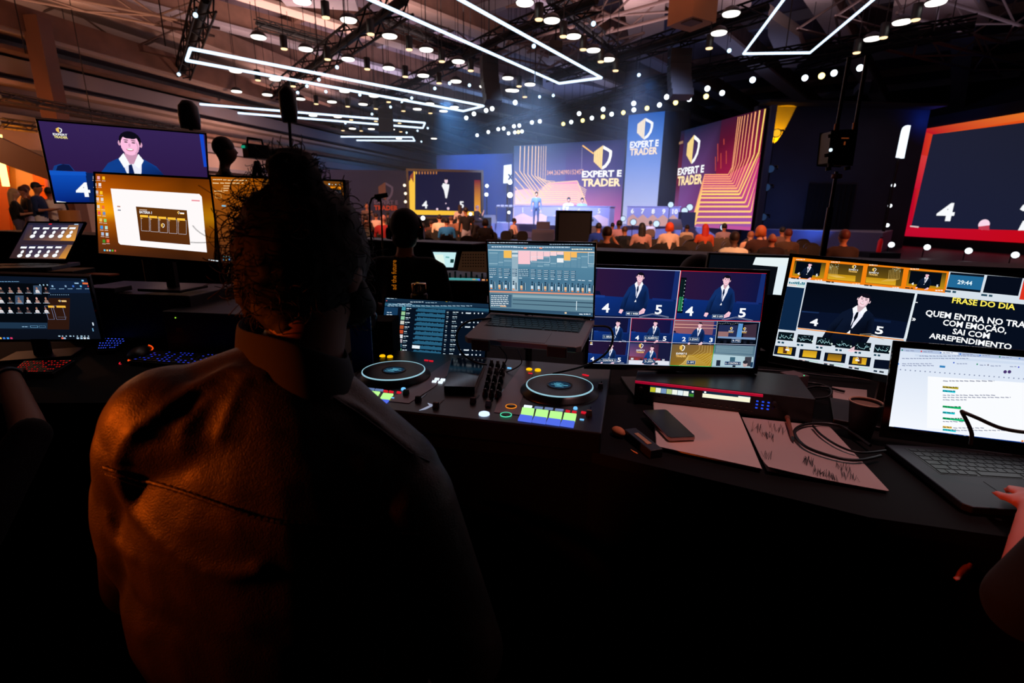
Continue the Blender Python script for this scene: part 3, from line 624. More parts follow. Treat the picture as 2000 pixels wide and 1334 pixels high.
def stairs(P_, col, n, w_, base=None):
    "concentric bent lines: risers up the right, treads along the floor"
    for k in range(n):
        t = k / (n - 1); y = 1 - .5 * t ** .8; x0 = .30 + .12 * t; x1 = .92 - .42 * t; 
        pts = [P_(x0 - .12 * (1 - t) - .02, 1.0), P_(x0, y - .02), P_(x1, y - .02), P_(min(1, x1 + .16 + .12 * (1 - t)), y - .34 + .06 * t)]
        if k > n * .35: pts.append(P_(min(.985, x1 + .16 + .12 * (1 - t)), .02))
        a.line([a.P(*q_) for q_ in pts], w_, col)
a.ppoly([Q9(.3, 1), Q9(1, 1), Q9(1, .35), Q9(.4, .5)], (176, 136, 40)); stairs(Q9, GOLDL, 9, .0006)
p = a.P(*Q9(.25, .16)); shield(a, p[0], p[1], .020); expert(a, p[0] - .001, p[1] - .022, .034)
Q10 = lambda u, v: zm(1322 + 402 * u - 26 * v, 968 + 212 * v + 10 * u)
a.ppoly([Q10(0, 1), Q10(1, 1), Q10(1, 0), Q10(0, 0)], None, [(150, 180, 190), (130, 160, 180), (60, 90, 110), (80, 110, 130)]); a.ppoly([Q10(0, .36), Q10(1, .42), Q10(1, 0), Q10(0, 0)], (84, 116, 136))
a.ppoly([Q10(0, .95), Q10(.98, .98), Q10(.98, .5), Q10(0, .42)], (176, 204, 214))
for u, v, c, s_ in ((.42, .86, (60, 100, 120), 20), (.1, .95, (30, 40, 60), 16), (.78, .93, (60, 60, 70), 26), (.93, .97, (30, 60, 90), 14), (.5, 1, (20, 30, 40), 12)):
    x, y = Q10(u, v); pdash(a, x, y, s_ / 2, s_ * .7, c)
p, kx, ky = _pk(a, *Q10(.8, .84)); a.ell(p[0], p[1], 4.5 * kx, 6 * ky, (196, 170, 170), 12); a.ell(p[0], p[1] + 4 * ky, 5 * kx, 3.4 * ky, (40, 40, 50), 12)
for k in range(6): a.ppoly([Q10(.05, .06 * k), Q10(.95, .06 * k + .03), Q10(.95, .06 * k + .045), Q10(.05, .06 * k + .02)], (150, 180, 190))
# tile borders
def seg(pts, col, t=.0013): a.line([a.P(*zm(*q_)) for q_ in pts], t, col)
seg([(163, 215), (993, 243)], (190, 205, 250), .0022); seg([(993, 243), (936, 716)], (225, 225, 240), .0022); seg([(80, 690), (936, 712)], (200, 200, 235))
seg([(1000, 243), (1850, 270), (1775, 738), (942, 718), (998, 245)], (215, 30, 48), .002); seg([(93, 925), (905, 945), (1722, 966)], (205, 215, 240)); seg([(512, 700), (494, 930), (472, 1155)], (205, 215, 240))
seg([(517, 708), (928, 722), (910, 943), (500, 932), (517, 708)], (205, 30, 60)); seg([(1352, 735), (1328, 955), (1290, 1178)], (205, 220, 235)); seg([(936, 720), (908, 948), (885, 1165)], (190, 215, 230)); seg([(936, 726), (1765, 745), (1695, 1190), (1292, 1180)], (170, 200, 225))
seg([(885, 1166), (1290, 1178), (1326, 962)], (40, 190, 90), .0016); seg([(160, 214), (92, 925), (70, 1145), (885, 1166)], (190, 205, 235), .0016)
def cap(x0, x1, y, t):
    xa, ya = zm(x0, y); L = (x1 - x0) / 5
    pdash(a, xa - 1.2, ya + 2, L + 2.4, 7.2, (150, 180, 220)); pdash(a, xa - .7, ya + 1.5, L + 1.4, 6.2, (18, 46, 84)); ptext(a, t, xa + .5, xa + L - .5, ya, 3.4, WHT, 1.5)
for c in ((465, 580, 668, 'ME 1 WEB'), (1305, 1408, 695, 'ME 2 LED'), (238, 348, 894, '1- BRASIL'), (642, 772, 905, '2- ALBERTO'), (1076, 1166, 918, '3- JOAO'), (1496, 1572, 932, '4- PTZ'), (188, 360, 1122, '11 - CONTROL 2'), (642, 728, 1132, '5- JAPA'), (1056, 1128, 1144, '7- PPT'), (1426, 1572, 1152, '6 - CONTROL 1')): cap(*c)
p = a.P(*zm(124, 948)); shield(a, p[0], p[1], .008); pdash(a, *zm(110, 965), 5, 1.6, WHT)
for k in range(9): pdash(a, *zm(130 - 1.4 * k, 815 + 13 * k), 1.4, 1.2, (210, 220, 225))
crop_art(a, -X, -Y, X, Y); a.build('screen', mv)
display(mv, M, w, h, .035, .010, .018); stand(mv, M, h, .04, DESK, (.24, .2), (.06, .03))

# large right monitor
zb = lambda x, y: (1500 + x / 4, 480 + y / 4)
M, w, h = quad((1548.5, 502.5), (2100, 553), (2055, 789), (1509.5, 694.5), .60)
bm_ = thing('monitor', 'largest monitor at right showing FRASE DO DIA beside the presenter', 'monitor', M)
a = Art(M, .00012, 1.0); X, Y = w / 2, h / 2
a.rect(-X, -Y, X, Y, (214, 224, 234))
ORG = (244, 130, 16)
a.ppoly([zb(193, 88), zb(1420, 182), zb(1385, 368), zb(162, 250)], ORG)
def bq(l, t, r, b, c, c2=None, ls=0): a.ppoly([zb(l, t), zb(r, t + (r - l) * .08), zb(r - ls, b + (r - l) * .1), zb(l - ls, b)], c, [c, c, c2 or c, c2 or c])
for k, (l, r) in enumerate(((210, 455), (482, 745), (780, 1060), (1100, 1395))):
    t, b = (115, 232) if k == 0 else (135, 262) if k == 1 else (158, 290) if k == 2 else (190, 312)
    bq(l, t, r, b, (60, 46, 16), (120, 90, 20), 22)
    if k in (0, 3):
        bq(l, t + 2, r - 2, b - 1, (70, 60, 20), (190, 140, 20), 20); bq(l + 14, t + 6, r - 36, b - 16, (4, 10, 20), None, 18)
        x, y = zb((l + r) / 2 - 28, b - 12); pman(a, x, y, zb(0, t + 16 + (8 if k else 0))[1], suit=(14, 26, 50), dark=(4, 8, 18))
        for s_, u in (('4', l + 18), ('5', r - 85)): x, y = zb(u, b - 8 + (u - l) * .09); ptext(a, s_, x, x + 4.5, y, 5, WHT, 2)
    else:
        bq(l - 14, b - 45, r - 60, b - 3, (190, 140, 20), (226, 176, 40), 4)
        cx = l + 190 if k == 1 else l + 50
        p = a.P(*zb(cx, t + 30)); shield(a, p[0], p[1], .011); expert(a, p[0], p[1] - .011, .022)
        for j in range(8):
            x0 = (l + j * 9) if k == 1 else (r - 30 - j * 12); a.line([a.P(*zb(x0, t + 12 + j * 3)), a.P(*zb(x0 - 6, b - 30)), a.P(*zb(x0 + (60 if k == 1 else -60), b - 12))], .0005, (240, 200, 110))
        for j in range(16): pdash(a, *zb(rnd.uniform(l + 6, r - 10) if 0 else (rnd.uniform(l, l + 70) if k == 1 else rnd.uniform(r - 90, r - 10)), rnd.uniform(t + 14, t + 50)), .8, 1.6, (190, 200, 170))
    words(a, *zb(l + 10, t - 4), 17, 2, (255, 224, 190), 4, rnd); pdash(a, *zb(l - 30, b + 24 - k), 9, 2.4, (70, 46, 30)); pdash(a, *zb(l + 12, b + 28 - k), 5, 2.4, (70, 46, 30)); words(a, *zb(r - 90, b + 42), 15, 2.4, (255, 226, 200), 3, rnd)
bq(1425, 208, 1690, 340, (10, 20, 34), None, 34); bq(1424, 226, 1687, 322, (34, 104, 150), None, 28); ptext(a, '29:44', *[zb(q_, 0)[0] for q_ in (1476, 1592)], zb(0, 298)[1], 8, (225, 244, 250), 2)
bq(1712, 232, 1988, 366, (6, 12, 26), None, 36); bq(2000, 250, 2200, 420, (220, 50, 30), None, 40)
for x, y in ((1378, 362), (1438, 368), (1662, 392), (1722, 398)): pdash(a, *zb(x, y), 12 if x in (1378, 1662) else 7, 4, (40, 76, 96))
# side column, main picture, message
bq(150, 262, 288, 322, (226, 236, 240), None, 10)
for k in range(9): pdash(a, *zb(162 + 14 * k, 296 + k * 1.4), 2.6, rnd.uniform(2, 6), (20, 110, 130))
pdash(a, *zb(158, 306), 16, .8, (240, 140, 70)); pdash(a, *zb(225, 312), 14, .8, (90, 200, 150))
a.ppoly([zb(146, 318), zb(284, 332), zb(216, 666), zb(80, 652)], (12, 38, 70))
a.ppoly([zb(304, 285), zb(1148, 374), zb(1060, 722), zb(230, 636)], None, [(4, 8, 18), (6, 12, 22), (6, 14, 32), (6, 14, 32)])
a.ppoly([zb(262, 508), zb(700, 540), zb(1090, 600), zb(1056, 726), zb(232, 640)], (8, 18, 42)); a.ppoly([zb(264, 508), zb(400, 520), zb(394, 530), zb(262, 520)], (22, 44, 84)); a.ppoly([zb(268, 500), zb(345, 505), zb(330, 478), zb(280, 475)], (6, 10, 26)); a.ppoly([zb(800, 568), zb(960, 588), zb(956, 604), zb(796, 590)], (14, 30, 64))
x, y = zb(638, 668); pman(a, x, y, zb(0, 358)[1], suit=(12, 22, 44), dark=(4, 8, 20), lean=.2, skin=(250, 215, 225))
ptext(a, '4', *[zb(q_, 0)[0] for q_ in (325, 388)], zb(0, 620)[1], 14, WHT, 2.2); ptext(a, '5', *[zb(q_, 0)[0] for q_ in (830, 896)], zb(0, 684)[1], 15, WHT, 2.2)
a.line([a.P(*zb(*q_)) for q_ in ((715, 692), (800, 690), (925, 726))], .001, (200, 190, 160)); a.line([a.P(*zb(*q_)) for q_ in ((715, 704), (800, 702), (905, 735))], .001, (160, 150, 130))
a.ppoly([zb(232, 642), zb(1060, 735), zb(1058, 742), zb(230, 650)], (240, 140, 40))
a.ppoly([zb(1166, 376), zb(2300, 490), zb(2250, 1000), zb(1062, 800)], (6, 14, 30))
a.ppoly([zb(1070, 724), zb(1152, 372), zb(1163, 373), zb(1082, 724)], (230, 240, 244)); ptext(a, '-', *[zb(q_, 0)[0] for q_ in (1146, 1166)], zb(0, 452)[1], 8, WHT, 2); ptext(a, '»', *[zb(q_, 0)[0] for q_ in (1122, 1152)], zb(0, 584)[1], 8, WHT, 2)
ptext(a, 'FRASE DO DIA', *[zb(q_, 0)[0] for q_ in (1430, 1916)], zb(0, 446)[1], 11, (255, 236, 90), 2)
ptext(a, 'QUEM ENTRA NO TRADE', *[zb(q_, 0)[0] for q_ in (1225, 2060)], zb(0, 545)[1], 11.5, WHT, 2)
ptext(a, 'COM EMOÇÃO,', *[zb(q_, 0)[0] for q_ in (1360, 1850)], zb(0, 620)[1], 11.5, WHT, 2)
ptext(a, 'SAI COM', *[zb(q_, 0)[0] for q_ in (1436, 1726)], zb(0, 688)[1], 11, WHT, 2)
ptext(a, 'ARREPENDIMENTO', *[zb(q_, 0)[0] for q_ in (1258, 1880)], zb(0, 722)[1], 10.5, WHT, 2)
# thumbnail rows
for r_, (x0, y0, n, dx, dy) in enumerate(((78, 672, 7, 150, 20), (50, 780, 6, 194, 27))):
    for k in range(n):
        l, t = x0 + dx * k, y0 + dy * k; ww, hh = (128, 62) if r_ == 0 else (172, 68)
        bq(l + 6, t, l + ww, t + hh, (6, 16, 24) if r_ == 0 else (8, 16, 34), None, 12)
        if r_ == 0:
            q_ = [a.P(*zb(l + 14 + j * (ww - 30) / 9 - 6, t + 22 + j * 1.4 + rnd.uniform(0, 26))) for j in range(10)]; a.line(q_, .0009, (170, 225, 230))
            for j in range(9): pdash(a, *zb(l + rnd.uniform(10, ww - 20), t + rnd.uniform(18, 54)), 1, 1.4, (150, 200, 210))
            pdash(a, *zb(l + ww - 16, t + 60), 3, 3, (220, 240, 230)); pdash(a, *zb(l - 4, t + 88), 5, 3.6, (30, 70, 90)); pdash(a, *zb(l + 26, t + 91), 5, 3.6, (30, 70, 90))
        elif k < 4:
            c0, c1 = ((200, 150, 30), (236, 186, 40)) if k != 2 else ((120, 90, 24), (196, 140, 24)); bq(l + 32, t + 10, l + ww - 32, t + hh - 8, c0, c1, 10)
            if k in (0, 3):
                bq(l + 70, t + 8, l + 100, t + hh - 8, (90, 50, 20), None, 4); p = a.P(*zb(l + (100 if k == 0 else 62), t + 20)); shield(a, p[0], p[1], .008); pdash(a, *zb(l + (84 if k == 0 else 48), t + 38), 8, 3, WHT)
            pdash(a, *zb(l - 4, t + 84), 17, .7, (240, 130, 60)); pdash(a, *zb(l + 70, t + 90), 20, .7, (110, 210, 160))
        if r_: pdash(a, *zb(l - 4, t + 96), 7, 3.4, (40, 60, 80)); pdash(a, *zb(l + 40, t + 102), 9, 3.4, (50, 60, 70))
crop_art(a, -X, -Y, X, Y); a.build('screen', bm_)
display(bm_, M, w, h, .035, .010, .02); stand(bm_, M, h, .04, DESK, (.26, .2), (.06, .03))

# monitor seen between the two, white page
M, w, h = quad((1384, 497), (1546, 503), (1536, 577), (1378, 571), .30)
M = Matrix.Translation((M.translation - EYE) * .12) @ M
sp = thing('monitor', 'monitor behind the two front ones showing a white page', 'monitor', M)
a = Art(M, .0003, .95); X, Y = w / 2 * 1.1, h / 2 * 1.1; w *= 1.12; h *= 1.12; X, Y = w / 2, h / 2
a.rect(-X, -Y, X, Y, (8, 12, 18)); a.ppoly([(1476, 502.5), (1546, 504), (1544, 523), (1470, 517)], (236, 248, 250)); a.ppoly([(1520, 518), (1546, 520), (1536, 577), (1509, 575)], (232, 246, 252))
crop_art(a, -X, -Y, X, Y); a.build('screen', sp); display(sp, M, w, h, .02, .006); stand(sp, M, h, .024, DESK, (.2, .16), (.05, .02))

# large laptop, right
zr = lambda x, y: (1700 + x / 3.3333, 640 + y / 3.3333)
def art_doc(a, w, h):
    X, Y = w / 2, h / 2; a.rect(-X, -Y, X, Y, (244, 248, 255), (214, 226, 244))
    a.ppoly([zr(163, 128), zr(1400, 228), zr(1400, 246), zr(161, 150)], (180, 196, 224)); a.ppoly([zr(290, 172), zr(1300, 252), zr(1300, 268), zr(290, 186)], (206, 220, 240))
    a.ppoly([zr(455, 152), zr(570, 162), zr(570, 178), zr(455, 168)], (236, 242, 250))
    for x, y, c in ((207, 146, (20, 130, 100)), (332, 154, (230, 60, 70)), (458, 163, (60, 110, 190)), (585, 172, (30, 110, 220)), (714, 181, (60, 120, 220)), (842, 190, (20, 130, 90)), (970, 200, (60, 120, 200)), (543, 228, (60, 100, 200)), (695, 238, (20, 140, 90)), (766, 243, (120, 120, 140)), (965, 257, (60, 60, 200)), (182, 236, (50, 120, 220))):
        p, kx, ky = _pk(a, *zr(x, y)); a.ell(p[0], p[1], 1.6 * kx, 1.6 * ky, c, 8)
    for x, y, L in ((230, 152, 16), (344, 158, 18), (472, 166, 20), (600, 176, 20), (728, 184, 20), (856, 195, 20), (318, 186, 118), (205, 202, 130), (205, 236, 58), (205, 248, 62), (560, 236, 26), (710, 245, 12), (780, 250, 20), (905, 255, 13)): words(a, *zr(x, y), L, 1.5, (140, 150, 180), max(2, L // 6), rnd)
    pdash(a, *zr(448, 258), 11, 4, (50, 130, 190)); 
    for x in (875, 903): p, kx, ky = _pk(a, *zr(x, 287)); a.ell(p[0], p[1], 3.6 * kx, 3.4 * ky, (70, 50, 110), 12)
    for k in range(26): pdash(a, *zr(190 + 32 * k, 276 + 2.4 * k), 2.6, 2.2, (130, 140, 170))
    a.ppoly([zr(372, 316), zr(1300, 380), zr(1290, 720), zr(366, 652)], (250, 252, 255))
    words(a, *zr(470, 348), 100, 1.6, (120, 125, 150), 12, rnd)
    for y, L, c in ((391, 31, (190, 170, 50)), (416, 25, (20, 200, 220)), (518, 36, (20, 190, 110)), (556, 24, (30, 200, 210)), (594, 44, (20, 190, 120)), (650, 18, (240, 200, 90)), (668, 26, (40, 210, 220))): pdash(a, *zr(467, y), L, 4, c); words(a, *zr(468, y - 2), L - 1, 1.8, tuple(k * .45 for k in c), max(3, L // 5), rnd)
    for y, L in ((440, 102), (454, 132), (470, 46), (611, 44), (652, 60), (668, 110)): words(a, *zr(468 if y < 640 else 535, y), L, 1.5, (130, 135, 160), L // 7, rnd)
    a.ppoly([zr(150, 642), zr(1300, 780), zr(1300, 812), zr(146, 666)], (22, 62, 140))
    pdash(a, *zr(163, 667), 5, 5, (170, 220, 250)); pdash(a, *zr(198, 668), 3, 3, (200, 220, 240)); ptext(a, 'Pesquisar', zr(214, 0)[0], zr(260, 0)[0], zr(0, 668)[1], 3, (225, 235, 250), .6)
    for k, c in enumerate(((225, 110, 70), (240, 190, 80), (60, 160, 230), (220, 230, 240), (70, 140, 230), (90, 180, 240), (240, 180, 90), (60, 150, 240), (40, 110, 220), (200, 220, 230), (240, 160, 60))): pdash(a, *zr(312 + 32 * k, 682 + 3.5 * k), 8 if k == 0 else 5, 4.4, c)
    pdash(a, *zr(976, 742), 4, 4, (230, 140, 80))
fr = pz(1892, 995.5, DESK + .016); hg = pz(1727, 868, DESK + .016)
bl, M, B, w, h = laptop('laptop', 'largest laptop open at right showing a white text document', ((1749, 678.4), (2062, 703), (2052, 871), (1744.4, 833)), .305, (-.035, -.27, 0), art_doc, SPACEGREY, mat('dusky_laptop_case', (26, 24, 36), .5, .3), border=.016, bottom=.030)

# ================================================================== desks, platform
b = MB(); L1, L2, L3, L4 = pz(655, 905, DESK), pz(1560, 1010, DESK), Vector((2.6, .62, 0)), Vector((2.6, 2.0, 0))
b.prism([(-.62, 1.27), (.2, 1.12), (.7, .86), (1.7, .60), (1.9, 1.5), (.6, 1.98), (-.62, 2.12)], DESK - .03, DESK)
dk = thing('desk', 'black draped desk carrying the deck controller and the two front monitors', 'desk', (0, 0, 0)); b.build('desktop', mat('black_laminate', (4, 4, 5), .8, spec=.15), dk)
b = MB(); b.prism([(-.60, 1.29), (.2, 1.14), (.7, .89), (1.68, .63), (1.87, 1.48), (.6, 1.95), (-.60, 2.09)], .3, DESK - .03); b.build('drape', SOFTBLACK, dk)
b = MB(); b.prism([(-2.9, 1.3), (-1.9, 1.36), (-.66, 1.42), (-.66, 2.3), (-1.6, 2.75), (-3.2, 3.1)], DESK - .03, DESK)
d2 = thing('desk', 'black draped desk with lit keyboards, under the laptops and glowing orange monitor', 'desk', (0, 0, 0)); b.build('desktop', MATS['black_laminate'], d2)
b = MB(); b.prism([(-2.85, 1.34), (-1.9, 1.4), (-.7, 1.45), (-.7, 2.27), (-1.6, 2.7), (-3.15, 3.05)], .3, DESK - .03); b.build('drape', SOFTBLACK, d2)
b = MB(); b.box((-1, 1.6, .15), (14, 9.2, .3)); struct(b.build('floor_platform', mat('platform_carpet', (16, 14, 18), .95)))
b = MB(); b.box((-16, 13, .14), (18, 14, .28)); struct(b.build('floor_side_platform', mat('side_carpet', (60, 42, 36), .9)))
b = MB(); b.box((0, 28, -.05), (90, 76, .1)); struct(b.build('floor', mat('hall_floor', (60, 52, 58), .5, var=.15, bscale=.6)))

# ================================================================== deck controller
pL, pR = pz(769, 721, 1.135), pz(1093, 750, 1.135)
cx_ = (pR - pL).normalized(); CM = Matrix((cx_, Vector((-cx_.y, cx_.x, 0)), Vector((0, 0, 1)))).transposed().to_4x4(); CM.translation = (pL + pR) / 2; CM.translation.z = DESK
CI = CM.inverted(); TOP = .062; SP = (pR - pL).length
def cc(x, y, z=TOP + DESK): q = CI @ pz(x, y, z); return q.x, q.y
ct = thing('dj_controller', 'black two-deck controller with big wheels, lime and blue lit pads', 'dj controller', CM)
xr = cc(1183, 790)[0]; yf = cc(1176, 846)[1]; yb = cc(1190, 722)[1] + .03
b = MB(); b.prism([(-xr, yf), (xr, yf), (xr, yb), (-xr, yb)], .008, TOP)
b.build('body', mat('controller_black', (18, 19, 24), .32), ct, bevel=.004)
b = MB()
p0, p1, p2, p3 = cc(1035, 722), cc(990, 795), cc(1012, 800), cc(1040, 745)
b.prism([cc(1018, 716), cc(1046, 719), cc(1015, 790), cc(1022, 812), cc(965, 806), cc(978, 770)], TOP, TOP + .0015)
b.prism([(-p[0] - .0, p[1]) for p in (cc(1018, 716), cc(1046, 719), cc(1015, 790), cc(1022, 812), cc(965, 806), cc(978, 770))], TOP, TOP + .0015)
b.build('metal_plate', mat('rose_lit_plate', (120, 96, 100), .3, .7), ct)  # rosy light mixed into the grey metal's colour
JR = (pz(1158, 752, 1.135) - pz(1027, 750, 1.135)).length / 2
RING = glow('rim_reflection', (165, 215, 232), .8)  # reflections of the chrome rim painted as a pale glow
for sx in (-1, 1):
    T_ = Matrix.Translation((sx * SP / 2, 0, 0))
    b = MB(); b.lathe([(JR + .018, TOP - .002), (JR + .016, TOP + .006), (JR + .002, TOP + .012), (JR, TOP + .0186), (0, TOP + .0186)], T_, 48)
    j = b.build('jog_wheel', mat('wheel_side', (14, 14, 18), .35), ct)
    b = MB(); b.lathe([(JR + .0005, TOP + .0185), (JR, TOP + .0210), (JR - .0012, TOP + .0218), (JR - .0030, TOP + .0215)], T_, 64); b.build('wheel_rim', RING, j)
    b = MB(); b.lathe([(JR - .0034, TOP + .0205), (JR * .45, TOP + .020), (JR * .42, TOP + .0195), (0, TOP + .0195)], T_, 48); b.build('platter', mat('platter_black', (8, 8, 11), .35, spec=.4), j)
    b = MB(); b.lathe([(JR * .38, TOP + .0198), (JR * .38, TOP + .0215), (JR * .34, TOP + .0215)], T_, 40); b.lathe([(JR * .33, TOP + .0202), (0, TOP + .0202)], T_, 32, 1)
    for k in range(6): b.box((sx * SP / 2 + rnd.uniform(-.008, .008), (k - 2.5) * .006, TOP + .0206), (.012 + .02 * rnd.random(), .0016, .0006), None, 2)
    b.box((sx * SP / 2, .0, TOP + .0206), (.05, .001, .0006), None, 2)
    b.build('wheel_display', [MATS['wheel_side'], glow('wheel_display_dark', (28, 52, 74), .8), glow('wheel_display_line', (90, 170, 200), .9)], j)
LIME, BLU, WHP = glow('lime_pad_light', (190, 255, 150), 1.0), glow('blue_pad_light', (84, 110, 235), 1.0), glow('white_pad_light', (225, 240, 255), 1.2)
RED, YEL, CYN, GRN, ORA = glow('red_light', (235, 30, 50), .8), glow('yellow_light', (255, 190, 10), 1.1), glow('cyan_light', (120, 200, 255), 1.0), glow('green_ring_light', (90, 230, 180), .9), glow('orange_ring_light', (245, 140, 40), .9)
def pad(name, quadpx, m, z1=.004):
    ps = [cc(650 + x / 3.1764, 440 + y / 3.1764) for x, y in quadpx]
    b = MB(); b.prism(ps[::-1], TOP, TOP + z1); b.build(name, m, ct)
for k in range(4):
    x = 1176 + 87 * k; y = 1137 + 11 * k
    pad('performance_pad', [(x, y), (x + 75, y + 8), (x + 66, y + 50), (x - 10, y + 40)], LIME)
    pad('performance_pad', [(x - 13, y + 44), (x + 64, y + 54), (x + 56, y + 88), (x - 28, y + 76)], BLU)
    x = 52 + 82 * k; y = 1008 + 13 * k
    pad('performance_pad', [(x + 16, y), (x + 78, y + 6), (x + 55, y + 40), (x - 4, y + 32)], LIME)
    if k: pad('performance_pad', [(x - 10, y + 38), (x + 52, y + 44), (x + 22, y + 72), (x - 36, y + 62)], BLU)
for k, (x, y, c) in enumerate(((1188, 1120, 0), (1254, 1128, 1), (1317, 1134, 1), (1382, 1142, 1), (1447, 1150, 2), (1487, 1155, 2), (1543, 1158, 2), (103, 998, 0), (156, 1006, 1), (210, 1012, 1), (265, 1018, 1), (318, 1026, 2), (352, 1030, 2), (400, 1034, 2))):
    w_ = 50 if c < 2 else 26; pad('pad_mode_button', [(x, y), (x + w_, y + 5), (x + w_ - 5, y + 14), (x - 4, y + 9)], (WHP, mat('pale_blue_dim', (120, 150, 210), .4, emit=.55), RED)[c], .003)
for x, y in ((636, 953), (672, 957), (620, 968), (658, 972)): pad('effect_button', [(x, y), (x + 26, y + 2), (x + 20, y + 12), (x - 6, y + 10)], WHP, .004)
for x, y, r, m in ((1218, 898, .009, YEL), (1272, 902, .009, YEL), (308, 814, .009, YEL), (355, 818, .009, YEL), (939, 1174, .0125, glow('blue_white_button', (190, 215, 255), 1.6)), (438, 1020, .006, CYN), (1505, 1140, .005, CYN)):
    p = cc(650 + x / 3.1764, 440 + y / 3.1764); b = MB(); b.lathe([(r * 1.15, TOP), (r * 1.1, TOP + .004), (r * .8, TOP + .006), (0, TOP + .006)], Matrix.Translation((p[0], p[1], 0)), 20); b.build('round_button', m, ct)
for x, y, m in ((1106, 1128, ORA), (1074, 1180, GRN)):
    p = cc(650 + x / 3.1764, 440 + y / 3.1764)
    b = MB(); b.lathe([(.0125, TOP), (.0125, TOP + .003), (0, TOP + .003)], Matrix.Translation((p[0], p[1], 0)), 28); c_ = b.build('transport_button', MATS['wheel_side'], ct)
    b = MB(); b.lathe([(.0152, TOP + .001), (.0152, TOP + .0035), (.0137, TOP + .0035), (.0137, TOP + .001)], Matrix.Translation((p[0], p[1], 0)), 32); b.build('button_ring', m, c_)
for k, (x, y, m) in enumerate(((580, 838, RED), (610, 842, RED), (1560, 928, RED), (1225, 920, RED), (1575, 932, RED), (1558, 1162, RED), (1095, 886, CYN), (1545, 1206, CYN), (368, 1072, CYN))):
    pad('indicator', [(x - 12, y - 3), (x + 14, y), (x + 12, y + 6), (x - 13, y + 3)], m, .002)
# mixer knobs, faders, centre display
for i in range(5):
    for k in range(5):
        x, y = 985 + 24 * i * 1.6 - 10 * k, 872 + 46 * k + 5 * i
        if i > 2: continue
        p = cc(650 + x / 3.1764, 440 + y / 3.1764); r = .0065
        b = MB(); b.lathe([(r * 1.3, TOP), (r * 1.2, TOP + .008), (r * .85, TOP + .010), (r * .8, TOP + .020), (0, TOP + .020)], Matrix.Translation((p[0], p[1], 0)), 16); b.box((p[0], p[1] + .002, TOP + .0205), (.0012, .007, .001), None, 1); b.build('knob', [mat('knob_rubber', (22, 22, 27), .55), WHITEP], ct)
for i, (x, y, L) in enumerate(((455, 1050, 70), (530, 1090, 70), (640, 1130, 10), (870, 1100, 60), (965, 1120, 70), (1590, 1180, 60), (1660, 1010, 60), (1030, 1060, 50))):
    p = cc(650 + x / 3.1764, 440 + y / 3.1764)
    b = MB(); b.box((p[0], p[1] + .02, TOP + .0006), (.003, .075, .0012), None, 1); b.box((p[0], p[1], TOP + .007), (.016, .012, .014), None, 0, .8); b.box((p[0], p[1], TOP + .0145), (.012, .001, .001), None, 2)
    b.build('fader', [MATS['knob_rubber'], GLOSS, WHITEP], ct)
ps = [cc(650 + x / 3.1764, 440 + y / 3.1764) for x, y in ((740, 855), (955, 868), (880, 1045), (690, 1040))]
b = MB(); b.prism(ps[::-1], TOP, TOP + .02); b.build('centre_display', GLOSS, ct, bevel=.002)
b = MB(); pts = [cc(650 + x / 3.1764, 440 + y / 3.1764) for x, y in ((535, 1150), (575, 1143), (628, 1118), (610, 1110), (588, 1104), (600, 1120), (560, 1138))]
b.prism(pts, TOP, TOP + .0012); b.build('cloth_glint', mat('pale_glint', (190, 205, 235), .5, emit=.5), ct)  # pale glint drawn as a faintly glowing patch
light('POINT', 'pad_glow_light', CM @ Vector((SP / 2 - .13, yf - .03, TOP + .05)), .012, (60, 90, 255), .01)

# laptop stand that carries the aluminium laptop
I = MACM.inverted()
sb_ = CM @ Vector((.10, yb + .06, 0))
st = thing('laptop_stand', 'black laptop stand with rubber hooks under the aluminium laptop', 'laptop stand', Matrix.Translation((sb_.x, sb_.y, DESK)))
SI = st.matrix_world.inverted() @ MACB; hz_ = (SI @ Vector((0, 0, -.04)))
b = MB(); b.cyl((0, 0, .012), (0, 0, hz_.z - .02), .012); b.cyl((0, 0, hz_.z - .03), (hz_.x, hz_.y, hz_.z + .002), .010); b.build('pole', BLACK, st)
b = MB(); b.box((0, .0, .006), (.14, .09, .012)); b.build('base', BLACK, st, bevel=.003)
for s_ in (-1, 1):
    b = MB(); b.box((s_ * .10, -.10, -.0215), (.022, .2, .007), SI); b.box((s_ * .10, -.216, -.010), (.05, .012, .03), SI); b.build('support_arm', mat('black_rubber', (12, 12, 13), .7), st, bevel=.003)
b = MB(); b.box((0, -.02, -.03), (.24, .03, .01), SI); b.build('crossbar', BLACK, st)

# rack unit with the crimson edge
A_, B_ = pz(1241, 742, DESK + .075), pz(1592, 790, DESK + .06)
ux = (Vector((B_.x, B_.y, 0)) - Vector((A_.x, A_.y, 0))).normalized(); RM = Matrix((ux, Vector((-ux.y, ux.x, 0)), Vector((0, 0, 1)))).transposed().to_4x4(); RM.translation = (A_.x, A_.y, DESK)
RW = (Vector((B_.x, B_.y, 0)) - Vector((A_.x, A_.y, 0))).length
rk = thing('rack_unit', 'flat rack panel with crimson edge, two lit displays and blue keypad', 'rack unit', RM)
b = MB(); b.box((RW / 2, .11, .0385), (RW, .22, .073)); b.build('body', mat('rack_black', (16, 18, 24), .35), rk, bevel=.002)
RI = RM.inverted()
def rp(x, y):
    o, d = RI @ EYE, RI.to_3x3() @ ray(x, y); q = o + d * (-(o.y) / d.y); return q.x, q.z
x1 = rp(1490, 770)[0]
b = MB(); b.box((x1 / 2, -.003, .070), (x1, .006, .007)); b.build('edge_strip', mat('crimson_strip', (200, 10, 60), .4, emit=.45), rk)
FM = RM @ Matrix.Rotation(PI / 2, 4, 'X') @ Matrix.Translation((0, 0, .002))
